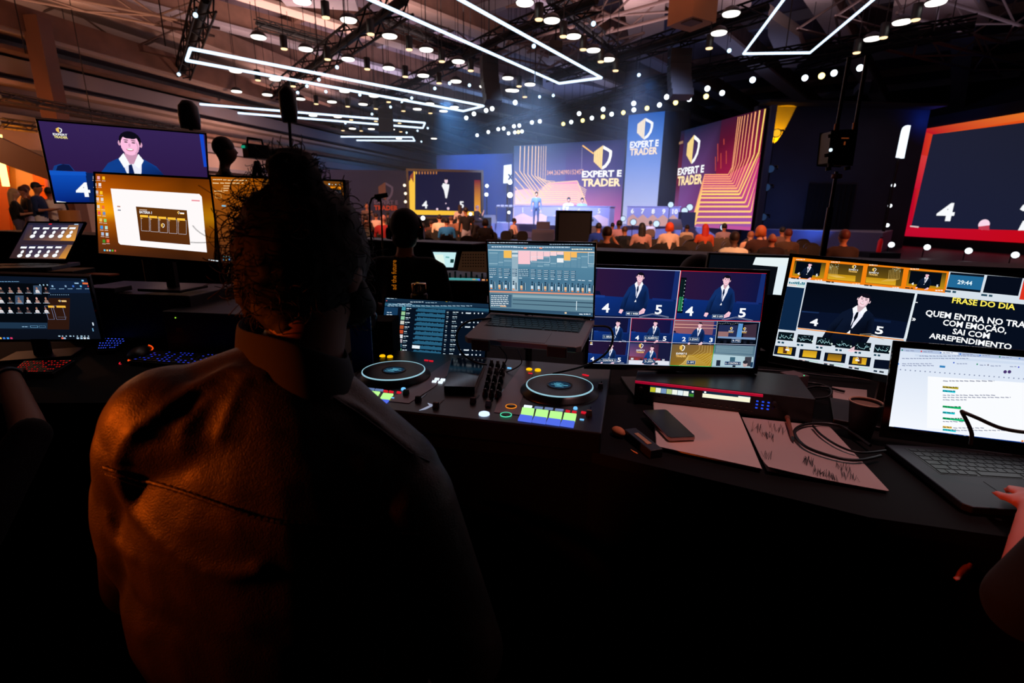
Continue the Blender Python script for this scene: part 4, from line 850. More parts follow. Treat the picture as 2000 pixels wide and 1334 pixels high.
for k, (x0, y0, x1_, y1_) in enumerate(((1270, 753, 1357, 771), (1373, 763, 1466, 786))):
    a = Art(FM, .0002); p, q = a.P(x0, y0), a.P(x1_, y1_ + (0)); c0, c1 = a.P(x0, y0 + 11), a.P(x1_, y1_ - 12)
    yt, yb_ = p[1], c0[1] - .004; a.rect(p[0], yb_, c1[0], yt, (20, 40, 60)); ww = c1[0] - p[0]; hh = yt - yb_
    if k == 0:
        for i_, c in enumerate(((190, 190, 40), (235, 240, 220), (120, 150, 190), (180, 200, 130), (240, 245, 235), (225, 240, 245), (240, 244, 235))): a.rect(p[0] + ww * i_ / 8 + .001, yb_ + hh * .1, p[0] + ww * (i_ + 1) / 8, yb_ + hh * .8, c)
        a.rect(p[0] + ww * .89, yb_ + hh * .1, p[0] + ww * .99, yb_ + hh * .5, (60, 130, 40)); a.ell(p[0] + ww * .96, yb_ + hh * .8, .003, .003, WHT, 10)
    else:
        a.rect(p[0], yb_ + hh * .05, p[0] + ww, yb_ + hh * .62, (250, 246, 215)); a.rect(p[0] + ww * .75, yb_ + hh * .6, p[0] + ww, yb_ + hh * .8, (240, 246, 235)); a.ell(p[0] + ww * .05, yb_ + hh * .82, .003, .003, WHT, 10)
    a.build('display', rk).matrix_local = RI @ FM
kb_ = glow('keypad_blue', (40, 80, 235), .9)
for j in range(3):
    for i_ in range(3): x, zz = rp(1479 + 11 * i_ - j, 783 + 6.4 * j + 1.4 * i_); b = MB(); b.box((x, -.0025, zz), (.0055, .004, .003)); b.build('keypad_button', kb_, rk)
for k in range(16):
    x, zz = rp(1276 + 12 * k + (12 if k > 6 else 0), 774 + 1.9 * k); b = MB(); b.box((x, -.001, zz), (.006, .004, .003)); b.build('menu_button', GREYPL, rk)
for k, (x, y) in enumerate(((1252, 757), (1512, 787), (1512, 797))):
    x, zz = rp(x, y); b = MB(); b.cyl((x, 0, zz), (x, -.014, zz), .006, .005, 16); b.build('knob', MATS['knob_rubber'], rk)

# paper, phone, pen
def sheet(name, label, pxs, z0, n, thick, m, curl=None, group=None):
    r = thing(name, label, 'paper', Matrix.Translation(pz(*pxs[0], z0)))
    o = r.matrix_world.translation
    for k in range(n):
        P_ = [pz(*p, z0 + thick * k) - o for p in pxs]; d = Vector((.0018 * math.sin(k * 2.1), .002 * math.cos(k * 1.7), 0)); P_ = [p + d for p in P_]
        N = 10; vs = []; fs = []
        for i in range(N + 1):
            for j in range(N + 1):
                u, v = i / N, j / N; p = P_[0].lerp(P_[1], u).lerp(P_[3].lerp(P_[2], u), v); p = p.copy()
                if curl and k == n - 1: p.z += curl * max(0, v - .75) ** 2 * 16 * (1 - u) ** 2
                vs.append(p)
        for i in range(N):
            for j in range(N): a_ = i * (N + 1) + j; fs.append((a_, a_ + 1, a_ + N + 2, a_ + N + 1))
        b = MB(); b.add(vs, fs, 0, True); b.add([v - Vector((0, 0, thick * .8)) for v in vs], [f[::-1] for f in fs], 0, True)
        ed = [j for j in range(N + 1)] + [i * (N + 1) + N for i in range(1, N + 1)] + [N * (N + 1) + j for j in range(N - 1, -1, -1)] + [i * (N + 1) for i in range(N - 1, 0, -1)]
        q = [vs[e] for e in ed]; b.add(q + [v - Vector((0, 0, thick * .8)) for v in q], [(i, (i + 1) % len(q), len(q) + (i + 1) % len(q), len(q) + i) for i in range(len(q))])
        b.build('sheet', m, r)
    return r
sheet('paper_stack', 'stack of blank paper lying under the phone', ((1275, 776), (1438, 797), (1487, 916), (1282, 872)), DESK + .003, 5, .0022, PAPER)
scr = sheet('paper_stack', 'loose sheets covered with pen scribbles beside the blank stack', ((1450, 815), (1620, 834), (1735, 958), (1500, 920)), DESK + .003, 3, .0022, mat('paper_shaded', (176, 158, 156), .9), curl=.012)
o_ = scr.matrix_world.translation; r2 = random.Random(5)
for cx, cy, s_, n_ in ((1580, 900, 14, 26), (1612, 925, 30, 60), (1500, 850, 18, 26), (1522, 838, 26, 20), (1660, 930, 22, 22), (1500, 888, 12, 14), (1480, 836, 14, 16), (1648, 912, 20, 20)):
    pts = []
    for k in range(n_): pts.append(pz(cx + s_ * (k / n_ - .5) * 1.6 + r2.uniform(-4, 4), cy + s_ * .5 * (k / n_ - .5) + (6 if k % 2 else -6) + r2.uniform(-4, 4), DESK + .0105) - o_)
    b = MB(); b.tube(pts, .00035, 4); b.build('ink_scribble', mat('ink', (24, 22, 34), .6), scr)
c0, c1, c2, c3 = [pz(x, y, DESK + .026) for x, y in ((1250, 797), (1305, 799), (1364, 853), (1305, 858))]
ctr = (c0 + c1 + c2 + c3) / 4; ux = (c2 - c1).normalized(); PM = Matrix((ux, Vector((-ux.y, ux.x, 0)), Vector((0, 0, 1)))).transposed().to_4x4(); PM.translation = (ctr.x, ctr.y, DESK + .016)
ph = thing('smartphone', 'dark smartphone lying on the blank paper stack', 'phone', PM); L_, W_ = (c2 - c1).length, .072
def rr(w, h, r, n=5): return [(sx * (w / 2 - r) + r * math.cos(t), sy * (h / 2 - r) + r * math.sin(t)) for sx, sy, t0 in ((1, 1, 0), (-1, 1, PI / 2), (-1, -1, PI), (1, -1, 3 * PI / 2)) for t in [t0 + PI / 2 * i / n for i in range(n + 1)]]
b = MB(); b.prism(rr(L_, W_, .009), 0, .0085); b.build('case', mat('phone_edge', (170, 140, 130), .25, .9), ph, bevel=.001)
b = MB(); b.prism(rr(L_ - .004, W_ - .004, .008), .0085, .0095); b.build('screen', mat('phone_glass', (5, 16, 28), .35, spec=.25), ph)
P0, P1 = pz(1538, 816, DESK + .018), pz(1550, 862, DESK + .013); d_ = (P1 - P0).normalized()
pn = thing('pen', 'brown pen lying across the scribbled sheets', 'pen', Matrix.Translation(P0)); b = MB(); b.cyl((0, 0, 0), (P1 - P0) * .86, .0052, .0046, 14); b.build('barrel', mat('pen_brown', (120, 76, 60), .4), pn)
b = MB(); b.cyl((P1 - P0) * .86, P1 - P0, .0046, .0014, 14); b.build('tip', mat('pen_tip', (20, 18, 20), .3), pn); b = MB(); b.cyl(-d_ * .004, d_ * .012, .0066, .006, 14); b.build('cap', mat('pen_cap', (100, 70, 60), .4), pn)
# cables
def cable(label, pts, r=.003, m=None, name='cable'):
    P_ = [Vector(p) for p in pts]; out = []
    for i in range(len(P_) - 1):
        a0, a1, a2, a3 = P_[max(i - 1, 0)], P_[i], P_[i + 1], P_[min(i + 2, len(P_) - 1)]
        for k in range(8):
            t = k / 8; out.append(.5 * ((2 * a1) + (a2 - a0) * t + (2 * a0 - 5 * a1 + 4 * a2 - a3) * t * t + (3 * a1 - a0 - 3 * a2 + a3) * t ** 3))
    out.append(P_[-1]); b = MB(); b.tube(out, r, 8); return tag(b.build(name, m or mat('cable_black', (10, 10, 12), .4)), label, 'cable')
def dz_(l, z=DESK + .016): return [pz(x, y, z) for x, y in l]
cable('black cable looping in a wide arc over the scribbled sheets', dz_(((1700, 870), (1640, 832), (1580, 828), (1552, 842), (1570, 870), (1620, 890), (1672, 899), (1720, 890))), .004)
cable('thin black cable crossing the corner of the scribbled sheets', dz_(((1588, 832), (1605, 850), (1640, 872), (1680, 884), (1730, 880))), .003)
cable('coiled black cable behind the paper cup', dz_(((1530, 760), (1580, 748), (1620, 758), (1618, 775), (1575, 778), (1560, 765), (1600, 755), (1650, 765)), DESK + .01), .004)
cable('grey cables running behind the crimson edged rack panel', dz_(((1480, 722), (1560, 728), (1620, 735), (1700, 742)), DESK + .01), .003, GREYPL)
cable('black cable looping from the raised laptop down beside the tiled monitor', [py(1150, 637, 1.36), py(1190, 640, 1.38), py(1196, 668, 1.4), py(1178, 695, 1.42), py(1140, 715, 1.46), py(1080, 730, 1.52)], .0032)
cable('black cable curving from the raised laptop in front of the dark waveform laptop', [py(960, 622, 1.40), py(915, 628, 1.40), py(893, 650, 1.38), py(898, 684, 1.40), py(925, 706, 1.45), py(950, 712, 1.5)], .003)
cable('thin cable hanging behind the raised laptop', [py(975, 676, 1.5), py(990, 700, 1.5), py(975, 730, 1.55), py(1000, 742, 1.6)], .002)
cable('thin cable tangled under the raised laptop', [py(1010, 680, 1.5), py(1018, 710, 1.52), py(985, 728, 1.55), py(950, 735, 1.6)], .002, GREYPL)
cable('thick black cable bent in a loop before the white document', [py(1896, 868, .98), py(1898, 848, .98), py(1890, 826, .985), py(1879, 805, .99), py(1884, 806, .985), py(1910, 817, .97), py(1955, 836, .95), py(2010, 845, .93), py(2080, 846, .9)], .0038)
# cup, sheet under it, converter box, label maker, foam tip
C_ = pz(1692, 786, DESK + .095); cm = thing('paper_cup', 'paper cup with a tan rim between the rack panel and the largest laptop', 'cup', Matrix.Translation((C_.x, C_.y, DESK)))
b = MB(); b.lathe([(0, .002), (.026, .002), (.037, .093), (.038, .096), (.0365, .096), (.0355, .09), (.0255, .006), (0, .006)], None, 32); b.build('cup_wall', mat('cup_brown', (46, 36, 36), .6), cm)
b = MB(); b.lathe([(.0365, .0945), (.039, .0955), (.039, .098), (.0365, .0985), (.0352, .0965), (.0355, .094)], None, 32); b.build('rim', mat('cup_rim', (190, 150, 130), .7), cm)
b = MB(); b.lathe([(.0352, .088), (0, .088)], None, 32); b.build('drink', mat('foam_drink', (120, 90, 76), .6), cm)
sheet('paper_note', 'plain note sheet behind the paper cup', ((1626, 755), (1694, 762), (1694, 790), (1628, 782)), DESK + .003, 1, .002, PAPER)
bp = pz(1552, 730, DESK + .05); cb = thing('converter_box', 'small grey box with a green light below the largest monitor', 'box', TM((bp.x, bp.y, DESK), .35)); b = MB(); b.box((0, 0, .025), (.062, .062, .05)); b.build('case', mat('box_grey', (104, 88, 92), .6), cb, bevel=.002); b = MB(); b.cyl((.012, -.026, .05), (.012, -.026, .052), .002, None, 8); b.build('indicator', glow('green_light', (60, 230, 150), 1.2), cb)
p0, p1 = pz(1230, 838, DESK + .02), pz(1283, 880, DESK + .02); d_ = p1 - p0
lm = thing('label_cassette', 'small black device with a tan label beside the paper stack', 'device', TM((p0.x, p0.y, DESK), math.atan2(d_.y, d_.x))); L_ = d_.length
b = MB(); b.box((L_ / 2, 0, .011), (L_, .034, .022)); b.build('case', BLACK, lm, bevel=.002); b = MB(); b.box((L_ * .5, .0, .0225), (L_ * .5, .012, .001)); b.build('sticker', mat('tan_label', (170, 130, 96), .7), lm)
p = pz(1208, 842, DESK + .014); b = MB(); b.ell((0, 0, 0), (.014, .023, .0125), 16); o = tag(b.build('foam_tip', mat('tan_foam', (196, 120, 76), .8)), 'small rounded orange foam tip beside the deck controller', 'foam tip'); o.matrix_world = TM((p.x, p.y, DESK + .0125), .5)
p = pz(1232, 880, DESK); b = MB(); b.cyl((0, 0, .002), (.012, -.02, .002), .0015); o = tag(b.build('toothpick', mat('wood_pick', (190, 130, 80), .7)), 'thin wooden pick on the desk below the foam tip', 'pick'); o.location = (p.x, p.y, DESK)

# left desk pieces
KM = Matrix.Identity(4)
def keyboard(label, pxs, m_glow, rows, cols, kh=.004, frac=.55, body=BLACK, name='keyboard', fr=None):
    P_ = [pz(*p, DESK + .025) for p in pxs]; o = P_[0].copy(); o.z = DESK
    r = thing(name, label, 'keyboard', Matrix.Translation(o)); Q = [Vector((p.x - o.x, p.y - o.y, 0)) for p in P_]
    up = Vector((0, 0, 1)); c_ = sum(Q, Vector()) / 4; b = MB(); q = [c_ + (p - c_) * 1.06 for p in Q]
    b.prism([(p.x, p.y) for p in q[::-1]], 0, .016); b.build('case', body, r, bevel=.002)
    b = MB(); g = MB()
    for i in range(rows):
        for j in range(cols):
            def at_(u, v): return Q[0].lerp(Q[1], u).lerp(Q[3].lerp(Q[2], u), v)
            u0, u1, v0, v1 = (j + .1) / cols, (j + .9) / cols, (i + .12) / rows, (i + .88) / rows
            ps = [at_(u0, v0), at_(u1, v0), at_(u1, v1), at_(u0, v1)]; b.prism([(p.x, p.y) for p in ps[::-1]], .016, .016 + kh)
            if rnd.random() < frac:
                u0, u1, v0, v1 = (j + .3) / cols, (j + .3 + .4) / cols, (i + .4) / rows, (i + .62) / rows
                ps = [at_(u0, v0), at_(u1, v0), at_(u1, v1), at_(u0, v1)]; g.prism([(p.x, p.y) for p in ps[::-1]], .016 + kh, .0166 + kh)
    b.build('keys', mat('keycap', (14, 14, 17), .5), r); g.build('key_lights', m_glow, r)
keyboard('keyboard with dim red lit keys under the portrait laptop', ((46, 702), (142, 700), (100, 724), (22, 724)), glow('red_key_light', (230, 20, 20), .8), 6, 16, frac=.7)
keyboard('small keyboard with bright blue lit keys beside the portrait laptop', ((195, 652), (258, 655), (222, 678), (190, 680)), glow('blue_key_light', (60, 90, 250), 1.0), 6, 8, frac=.95)
keyboard('wide keyboard with scattered blue and green key lights near the jacket', ((300, 682), (434, 690), (430, 712), (256, 700)), glow('dim_blue_key_light', (40, 60, 220), .8), 6, 18, frac=.5)
mp = pz(275, 690, DESK + .02); ms = thing('mouse', 'gaming mouse with orange glowing logo and wheel', 'mouse', TM((mp.x, mp.y, DESK), .3, 1.2))
b = MB(); b.ell((0, 0, .014), (.034, .06, .024), 20); b.v = [(x, y, max(z_, .0)) for x, y, z_ in b.v]; b.build('shell', mat('mouse_black', (14, 14, 17), .35), ms)
OG = glow('orange_logo_light', (255, 80, 20), 1.0)
b = MB(); b.box((-.008, -.046, .026), (.018, .012, .003), Matrix.Rotation(.3, 4, 'X')); b.build('logo', OG, ms); b = MB(); b.tube([(.012 + .02 * math.cos(t), .0 + .035 * math.sin(t), .034 - .008 * abs(math.cos(t))) for t in [PI / 2 * k / 8 for k in range(9)]], .0018, 6); b.build('light_arc', OG, ms)
b = MB(); b.tube([(-.03 + .01 * math.cos(t), -.05 + .02 * math.sin(t), .004) for t in [PI + PI / 2 * k / 8 for k in range(9)]], .0014, 6); b.build('base_light', RED, ms)
# monitor riser boxes on the left desk
def boxthing(name, label, cat, p, d, rz, m, bevel=.004, extra=None):
    r = thing(name, label, cat, TM(p, rz)); b = MB(); b.box((0, 0, d[2] / 2), d); b.build('case', m, r, bevel=bevel)
    if extra: extra(r, d)
    return r
DUSTY = mat('dusty_black_case', (34, 36, 46), .5, var=.4, bscale=40)
def ports(r, d):
    b = MB(); b.cyl((-d[0] * .42, -d[1] / 2 - .002, d[2] * .72), (-d[0] * .42, -d[1] / 2, d[2] * .72), .004); b.build('indicator', glow('blue_point_light', (60, 110, 255), 4), r)
q = pz(300, 562, 1.26); boxthing('equipment_case', 'dusty flat black case carrying the stand of the orange monitor', 'equipment case', (q.x, q.y, DESK), (.62, .34, .21), -.12, DUSTY, extra=ports)
q = pz(300, 552, 1.285); boxthing('control_surface', 'flat dark device lying on the dusty case before the orange monitor', 'device', (q.x - .12, q.y - .12, 1.265), (.16, .09, .02), -.1, BLACK, .002)
def lab(r, d):
    b = MB(); b.box((-d[0] * .35, -d[1] / 2 - .0005, d[2] * .55), (.03, .001, .018)); b.build('sticker', mat('orange_sticker', (150, 70, 24), .7), r)
    b = MB(); b.cyl((-d[0] * .37, -d[1] / 2 - .002, d[2] * .85), (-d[0] * .37, -d[1] / 2, d[2] * .85), .0025, None, 8); b.build('indicator', glow('lime_point_light', (170, 240, 60), 1), r)
q = pz(415, 590, 1.22); boxthing('equipment_case', 'second flat black case with a green light and orange sticker', 'equipment case', (q.x + .14, q.y - .06, DESK), (.44, .3, .165), -.14, DUSTY, extra=lab)
q = pz(110, 526, 1.10); boxthing('laptop_riser', 'flat black riser box under the small laptop with player icons', 'riser', (q.x, q.y, DESK), (.42, .26, .05), .1, BLACK)
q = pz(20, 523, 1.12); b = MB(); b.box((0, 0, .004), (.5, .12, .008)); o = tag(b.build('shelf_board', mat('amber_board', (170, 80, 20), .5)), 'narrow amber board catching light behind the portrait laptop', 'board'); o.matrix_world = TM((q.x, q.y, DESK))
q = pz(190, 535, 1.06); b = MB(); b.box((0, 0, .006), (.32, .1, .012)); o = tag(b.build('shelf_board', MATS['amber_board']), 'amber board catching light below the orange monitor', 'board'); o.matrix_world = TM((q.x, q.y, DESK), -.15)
# upright panel, blue light painted into its colour, and crumpled bag right of the neck
q = py(706, 668, 1.6); b = MB(); b.box((0, 0, .12), (.075, .006, .24)); o = tag(b.build('upright_panel', mat('blue_lit_tint', (20, 40, 120), .25, coat=.5)), 'upright panel coloured by blue light beside the neck', 'upright_panel'); o.matrix_world = TM((q.x, q.y, DESK), -.2)
q = py(723, 625, 1.75)
b = MB(); b.ell((0, 0, 0), (.03, .03, .036), 10); b.v = [tuple(Vector(v) * (1 + .35 * noise.noise(Vector(v) * 60))) for v in b.v]; b.v = [(x, y, z_ + .0) for x, y, z_ in b.v]
o = tag(b.build('plastic_bag', mat('bag_plastic', (60, 60, 84), .2, spec=.8)), 'crumpled clear plastic bag beside the ear', 'bag'); o.matrix_world = TM((q.x, q.y, q.z))
q = py(700, 600, 1.75); 
b = MB(); b.box((0, 0, .09), (.14, .12, .18)); o = tag(b.build('equipment_box', SOFTBLACK, bevel=.004), 'matt black box under the crumpled plastic bag', 'box'); o.matrix_world = TM((py(723, 640, 1.78).x + .02, 1.80, DESK)); 
q = py(818, 562, 2.1); fl = thing('thermos', 'dark flask with a shiny steel cap behind the waveform laptop', 'flask', TM((q.x, q.y, DESK))); hz = q.z - DESK
b = MB(); b.lathe([(0, 0), (.034, 0), (.036, hz - .03), (.03, hz - .02), (0, hz - .02)], None, 24); b.build('bottle', BLACK, fl); b = MB(); b.lathe([(.031, hz - .022), (.031, hz + .016), (.029, hz + .02), (0, hz + .02)], None, 24); b.build('cap', mat('steel_cap', (220, 190, 140), .12, 1), fl)
light('POINT', 'flask_light', (q.x - .25, q.y - .1, q.z + .25), .25, (255, 170, 60), .02)  # small warm point light beside the flask, no fixture

# ================================================================== the hall
def wallframe(A, Bp, zb):
    "vertical frame: origin bottom middle, x from A to B, y up, z towards the viewer"
    A, Bp = Vector((A[0], A[1], zb)), Vector((Bp[0], Bp[1], zb)); X = (Bp - A).normalized(); Y = Vector((0, 0, 1)); Z = X.cross(Y)
    M = Matrix((X, Y, Z)).transposed().to_4x4(); M.translation = (A + Bp) / 2
    return M, (Bp - A).length
def px2(x, y, z): p = pz(x, y, z); return (p.x, p.y)
STG = .85
sf = [px2(850, 430, STG), px2(925, 434, STG), px2(1330, 443, STG), px2(1725, 455, STG)]
b = MB(); b.prism([sf[1], sf[2], sf[3], (20, 27), (14, 36), (-3, 42)], 0, STG)
b.prism([sf[1], sf[2], sf[3], (20, 27), (14, 36), (-3, 42)], STG, STG + .02, None, 1)
struct(b.build('floor_stage', [mat('stage_fascia', (120, 118, 165), .7), mat('stage_top', (205, 205, 225), .5)]))

# walls and roof of the hall
wl = [(-27.5, -3), (-20.6, 20.6), (-15.5, 38), (-4, 77)]
Mw, Lw = wallframe(wl[0], wl[3], 0)
CREAM = mat('cream_wall', (176, 150, 140), .9, var=.12, bscale=.5)
b = MB(); b.box((0, 6, -.3), (Lw, 12, .5), Mw); struct(b.build('wall_left', CREAM))
bm1 = mat('roof_beam_brown', (104, 74, 62), .85, var=.25, bscale=1.2); bm2 = mat('pale_beam', (160, 136, 126), .8)
bandm = mat('grey_band', (120, 112, 120), .85)
for k, (z0, z1, d, m) in enumerate(((3.55, 3.75, .5, bandm), (4.55, 5.0, .7, bandm), (5.35, 5.5, .9, bm1), (6.1, 6.25, .8, bm2), (6.5, 7.1, .6, bandm), (7.25, 7.4, 1.2, bm1), (7.85, 8.0, 1.3, bm2), (8.0, 8.9, 1.4, bm1), (9.6, 9.8, 1.8, bm2), (9.8, 10.7, 1.9, bm1))):
    b = MB(); b.box((0, (z0 + z1) / 2, d / 2), (Lw, z1 - z0, d), Mw); struct(b.build('trim_%d' % (k + 1), m))
b = MB(); b.box((0, 6, -.3), (60, 12, .5), wallframe((-12, 76), (45, 60), 0)[0]); struct(b.build('wall_back', mat('slate_wall', (70, 74, 96), .9)))
b = MB(); b.box((0, 6, -.3), (90, 12, .5), wallframe((40, 66), (30, -10), 0)[0]); struct(b.build('wall_right', mat('dark_slate_wall', (34, 36, 54), .9)))
CEIL = mat('roof_underside', (112, 92, 100), .9, var=.35, bscale=.35)
b = MB(); b.box((5, 35, 12.1), (100, 100, .2)); struct(b.build('ceiling', CEIL))
AZ = math.radians(40); dx_, dy_ = math.sin(AZ), math.cos(AZ)
for k in range(15):
    off = -34 + 5.0 * k; c = Vector((off * dy_, 18 - off * dx_ * .9, 0)) + Vector((dx_, dy_, 0)) * 16
    a0, a1 = c - Vector((dx_, dy_, 0)) * 46, c + Vector((dx_, dy_, 0)) * 34
    b = MB(); Mb = Matrix.Translation((a0 + a1) / 2) @ Matrix.Rotation(PI / 2 - AZ, 4, 'Z'); b.box((0, 0, 11.0), (80, .5, 1.0), Mb); b.box((0, 0, 10.42), (80, .9, .16), Mb, 1); struct(b.build('ceiling_beam', [bm1, bm2 if k % 3 else bandm]))
for k in range(12):
    off = -12 + 5.5 * k; c = Vector((dx_ * off, dy_ * off + 8, 0)); Mb = Matrix.Translation(c) @ Matrix.Rotation(-AZ, 4, 'Z')
    b = MB(); b.box((0, 0, 11.7), (90, .35, .5), Mb); struct(b.build('ceiling_joist', bandm if k % 2 else bm1))

def truss(P, Q, name='lighting_truss', label=None, s=.42, m=TRUSS, group=None, seg=None):
    P, Q = Vector(P), Vector(Q); d = Q - P; L = d.length; q = d.to_track_quat('X', 'Z'); n = max(3, int(L / (seg or s * 1.6)))
    b = MB(); r = s * (.075 if s < 1 else .045); c4 = [Vector((0, sy * s / 2, sz * s / 2)) for sy in (-1, 1) for sz in (-1, 1)]
    for c in c4: b.cyl(P + q @ c, Q + q @ c, r, n=5)
    for i in range(n):
        t0, t1 = L * i / n, L * (i + 1) / n
        for (ca, cb) in ((0, 1), (2, 3), (0, 2), (1, 3)):
            if i % 2: ca, cb = cb, ca
            b.cyl(P + q @ (c4[ca] + Vector((t0, 0, 0))), P + q @ (c4[cb] + Vector((t1, 0, 0))), r * .7, n=4, m=0)
    if s < 1: b.cyl(P, Q, s * .24, n=6)
    o = b.build(name, m); tag(o, label, 'truss', group); return o
ZT = 8.5
tl_ = [((905, 262), (1300, 158), 'long black truss above the stage front carrying the spotlights', ZT), ((1300, 158), (1497, 115), 'black truss continuing the stage front truss behind the speaker column', ZT), ((1497, 115), (1905, 48), 'black truss over the navy wall carrying four spotlights', ZT),
       ((1205, 113), (1500, 14), 'black truss crossing before the brown hanging box', ZT), ((1075, 150), (1205, 113), 'short black truss behind the tip of the largest neon frame', ZT),
       ((505, 208), (640, 108), 'far half of the thick black truss crossing the long neon frame', ZT), ((640, 108), (787, 0), 'near half of the thick black truss with round lamps under it', ZT),
       ((725, 200), (997, 65), 'black truss sloping up over the end of the long neon frame', ZT), ((997, 65), (1165, 0), 'black truss reaching the picture top between two neon tubes', ZT),
       ((337, 208), (401, 0), 'steep black truss hanging at the corner of the long neon frame', ZT - .3), ((1072, 0), (1207, 108), 'dim truss falling from the picture top towards the stage', ZT + .6),
       ((500, 45), (640, 85), 'thin black rail above the row of hanging can lamps', ZT + .7), ((750, 40), (925, 108), 'thin black rail running under the pale roof beam', ZT + .7), ((1560, 130), (1790, 60), 'black truss end above the four small spotlights', ZT + .4)]
for k, (p, q, l, zz) in enumerate(tl_): truss(pz(*p, zz), pz(*q, zz), label=l, s=.72 if k in (5, 6) else .36 if k in (11, 12) else .56, group=None)
for k, (p, q, l) in enumerate((((0, 188), (372, 258), 'thin lattice girder along the cream wall above the television'), ((0, 240), (75, 250), 'thin lattice girder ending behind the television corner'))):
    P, Q = pz(*p, 5.2 if k == 0 else 4.2), pz(*q, 5.2 if k == 0 else 4.2); truss(P, Q, 'wall_girder', l, .3, mat('girder_dark', (40, 34, 38), .7))
# roof lattice in the upper left and upper middle
lat = mat('roof_steel', (86, 64, 56), .8)
for k, (p, q, zz, s_) in enumerate((((0, 22), (340, 92), 9.2, 1.3), ((0, -60), (420, 30), 9.6, 1.3), ((1010, 60), (1350, -40), 10.2, 1.6), ((1060, 130), (1230, 20), 10.2, 1.6), ((1600, 0), (2000, 110), 9.8, 1.6), ((1800, -30), (2010, 40), 9.8, 1.4), ((820, 60), (1100, 120), 10.2, 1.2))):
    o = truss(pz(*p, zz), pz(*q, zz), 'roof_lattice', None, s_, lat); del_ = [o.__delitem__(k_) for k_ in ('category',) if k_ in o]; struct(o); o.name = 'ceiling_lattice'
for k, px in enumerate((((1352, -10), (1470, -10), (1462, 40), (1392, 24)), ((1500, 32), (1560, 72), (1580, 132), (1528, 132), (1500, 70)), ((1745, 12), (1895, -10), (1930, 48), (1735, 84)), ((1060, 148), (1200, 178), (1235, 196), (1142, 214), (1060, 170)), ((0, 128), (46, 132), (50, 154), (0, 152)), ((236, 120), (270, 124), (272, 152), (240, 152)), ((250, 165), (276, 168), (278, 218), (255, 214)), ((540, -10), (690, -10), (700, 22), (560, 12)), ((1690, 160), (1702, 160), (1696, 184), (1666, 186)), ((1215, -8), (1300, -8), (1296, 60), (1230, 84)))):
    P_ = [pz(x, y, 10.2) for x, y in px]; b = MB(); b.prism([(p.x, p.y) for p in P_], 10.2, 10.7); struct(b.build('ceiling_panel', (bm2, bandm)[k in (3, 7, 8)]))
b = MB(); Pc = pz(110, 235, 4.9); 
for z0, z1 in ((0.28, 8.6),): b.box((Pc.x, Pc.y, (z0 + z1) / 2), (.62, .62, z1 - z0))
o = struct(b.build('wall_column', mat('brown_column', (92, 58, 46), .8)))
# hanging panels, ducts
b = MB(); P_ = pz(1350, 48, 8.0); b.box((0, 0, 1.6), (1.15, 1.15, 3.2)); b.box((-.2, -.2, 0), (.5, .5, .1), None, 1); o = tag(b.build('hanging_box', [mat('tan_box', (176, 116, 72), .8), bm1]), 'tan boxed column hanging from the roof at the picture top', 'box'); o.matrix_world = TM((P_.x, P_.y, P_.z), .5)

# ------------------------------------------------------------------ neon frames
NEON = glow('neon_white', (205, 228, 255), 1.9)
def neon(px, z, label, r=.055, skip=()):
    P_ = [pz(*p, z) for p in px]; c = sum(P_, Vector()) / 4; t = thing('neon_frame', label, 'neon frame', Matrix.Translation(c))
    for i in range(4):
        if i in skip: continue
        a_, b_ = P_[i] - c, P_[(i + 1) % 4] - c; b = MB(); b.tube([a_, b_], r, 6); b.build('neon_tube', NEON, t)
    for p in P_: b = MB(); b.cyl(p - c, p - c + Vector((0, 0, 5.0)), .010, n=4); b.build('hanging_wire', TRUSS, t)
neon(((372, 95), (945, 207), (905, 217), (364, 118)), 7, 'long thin neon rectangle crossing the two thick trusses')
neon(((385, 203), (830, 240), (826, 250), (408, 216)), 7, 'second longest neon rectangle lying below the long one')
neon(((523, 266), (806, 268), (810, 275), (552, 273)), 7, 'lowest and farthest neon rectangle above the curly hair')
B3 = pz(1175, 152, 7); B4 = pz(1092, 163, 7); B1 = pz(725, 0, 7); e_ = (B1 - B4) * 1.25
P_ = [B4 + e_, B3 + e_, B3, B4]; c = sum(P_, Vector()) / 4; t = thing('neon_frame', 'largest neon rectangle running out over the picture top, tip near the stage', 'neon frame', Matrix.Translation(c))
P_[1] = pz(900, 0, 7) + (pz(900, 0, 7) - B3) * .3
for i in range(4): b = MB(); b.tube([P_[i] - c, P_[(i + 1) % 4] - c], .05, 6); b.build('neon_tube', NEON, t)
C1, C2, C3, C4 = [pz(x, y, 7) for x, y in ((1530, 0), (1705, 0), (1582, 103), (1452, 105))]
P_ = [C4 + (C1 - C4) * 1.8, C3 + (C2 - C3) * 1.8, C3, C4]; c = sum(P_, Vector()) / 4; t = thing('neon_frame', 'neon rectangle above the navy wall open towards the picture top', 'neon frame', Matrix.Translation(c))
for i in range(4): b = MB(); b.tube([P_[i] - c, P_[(i + 1) % 4] - c], .04, 6); b.build('neon_tube', NEON, t)

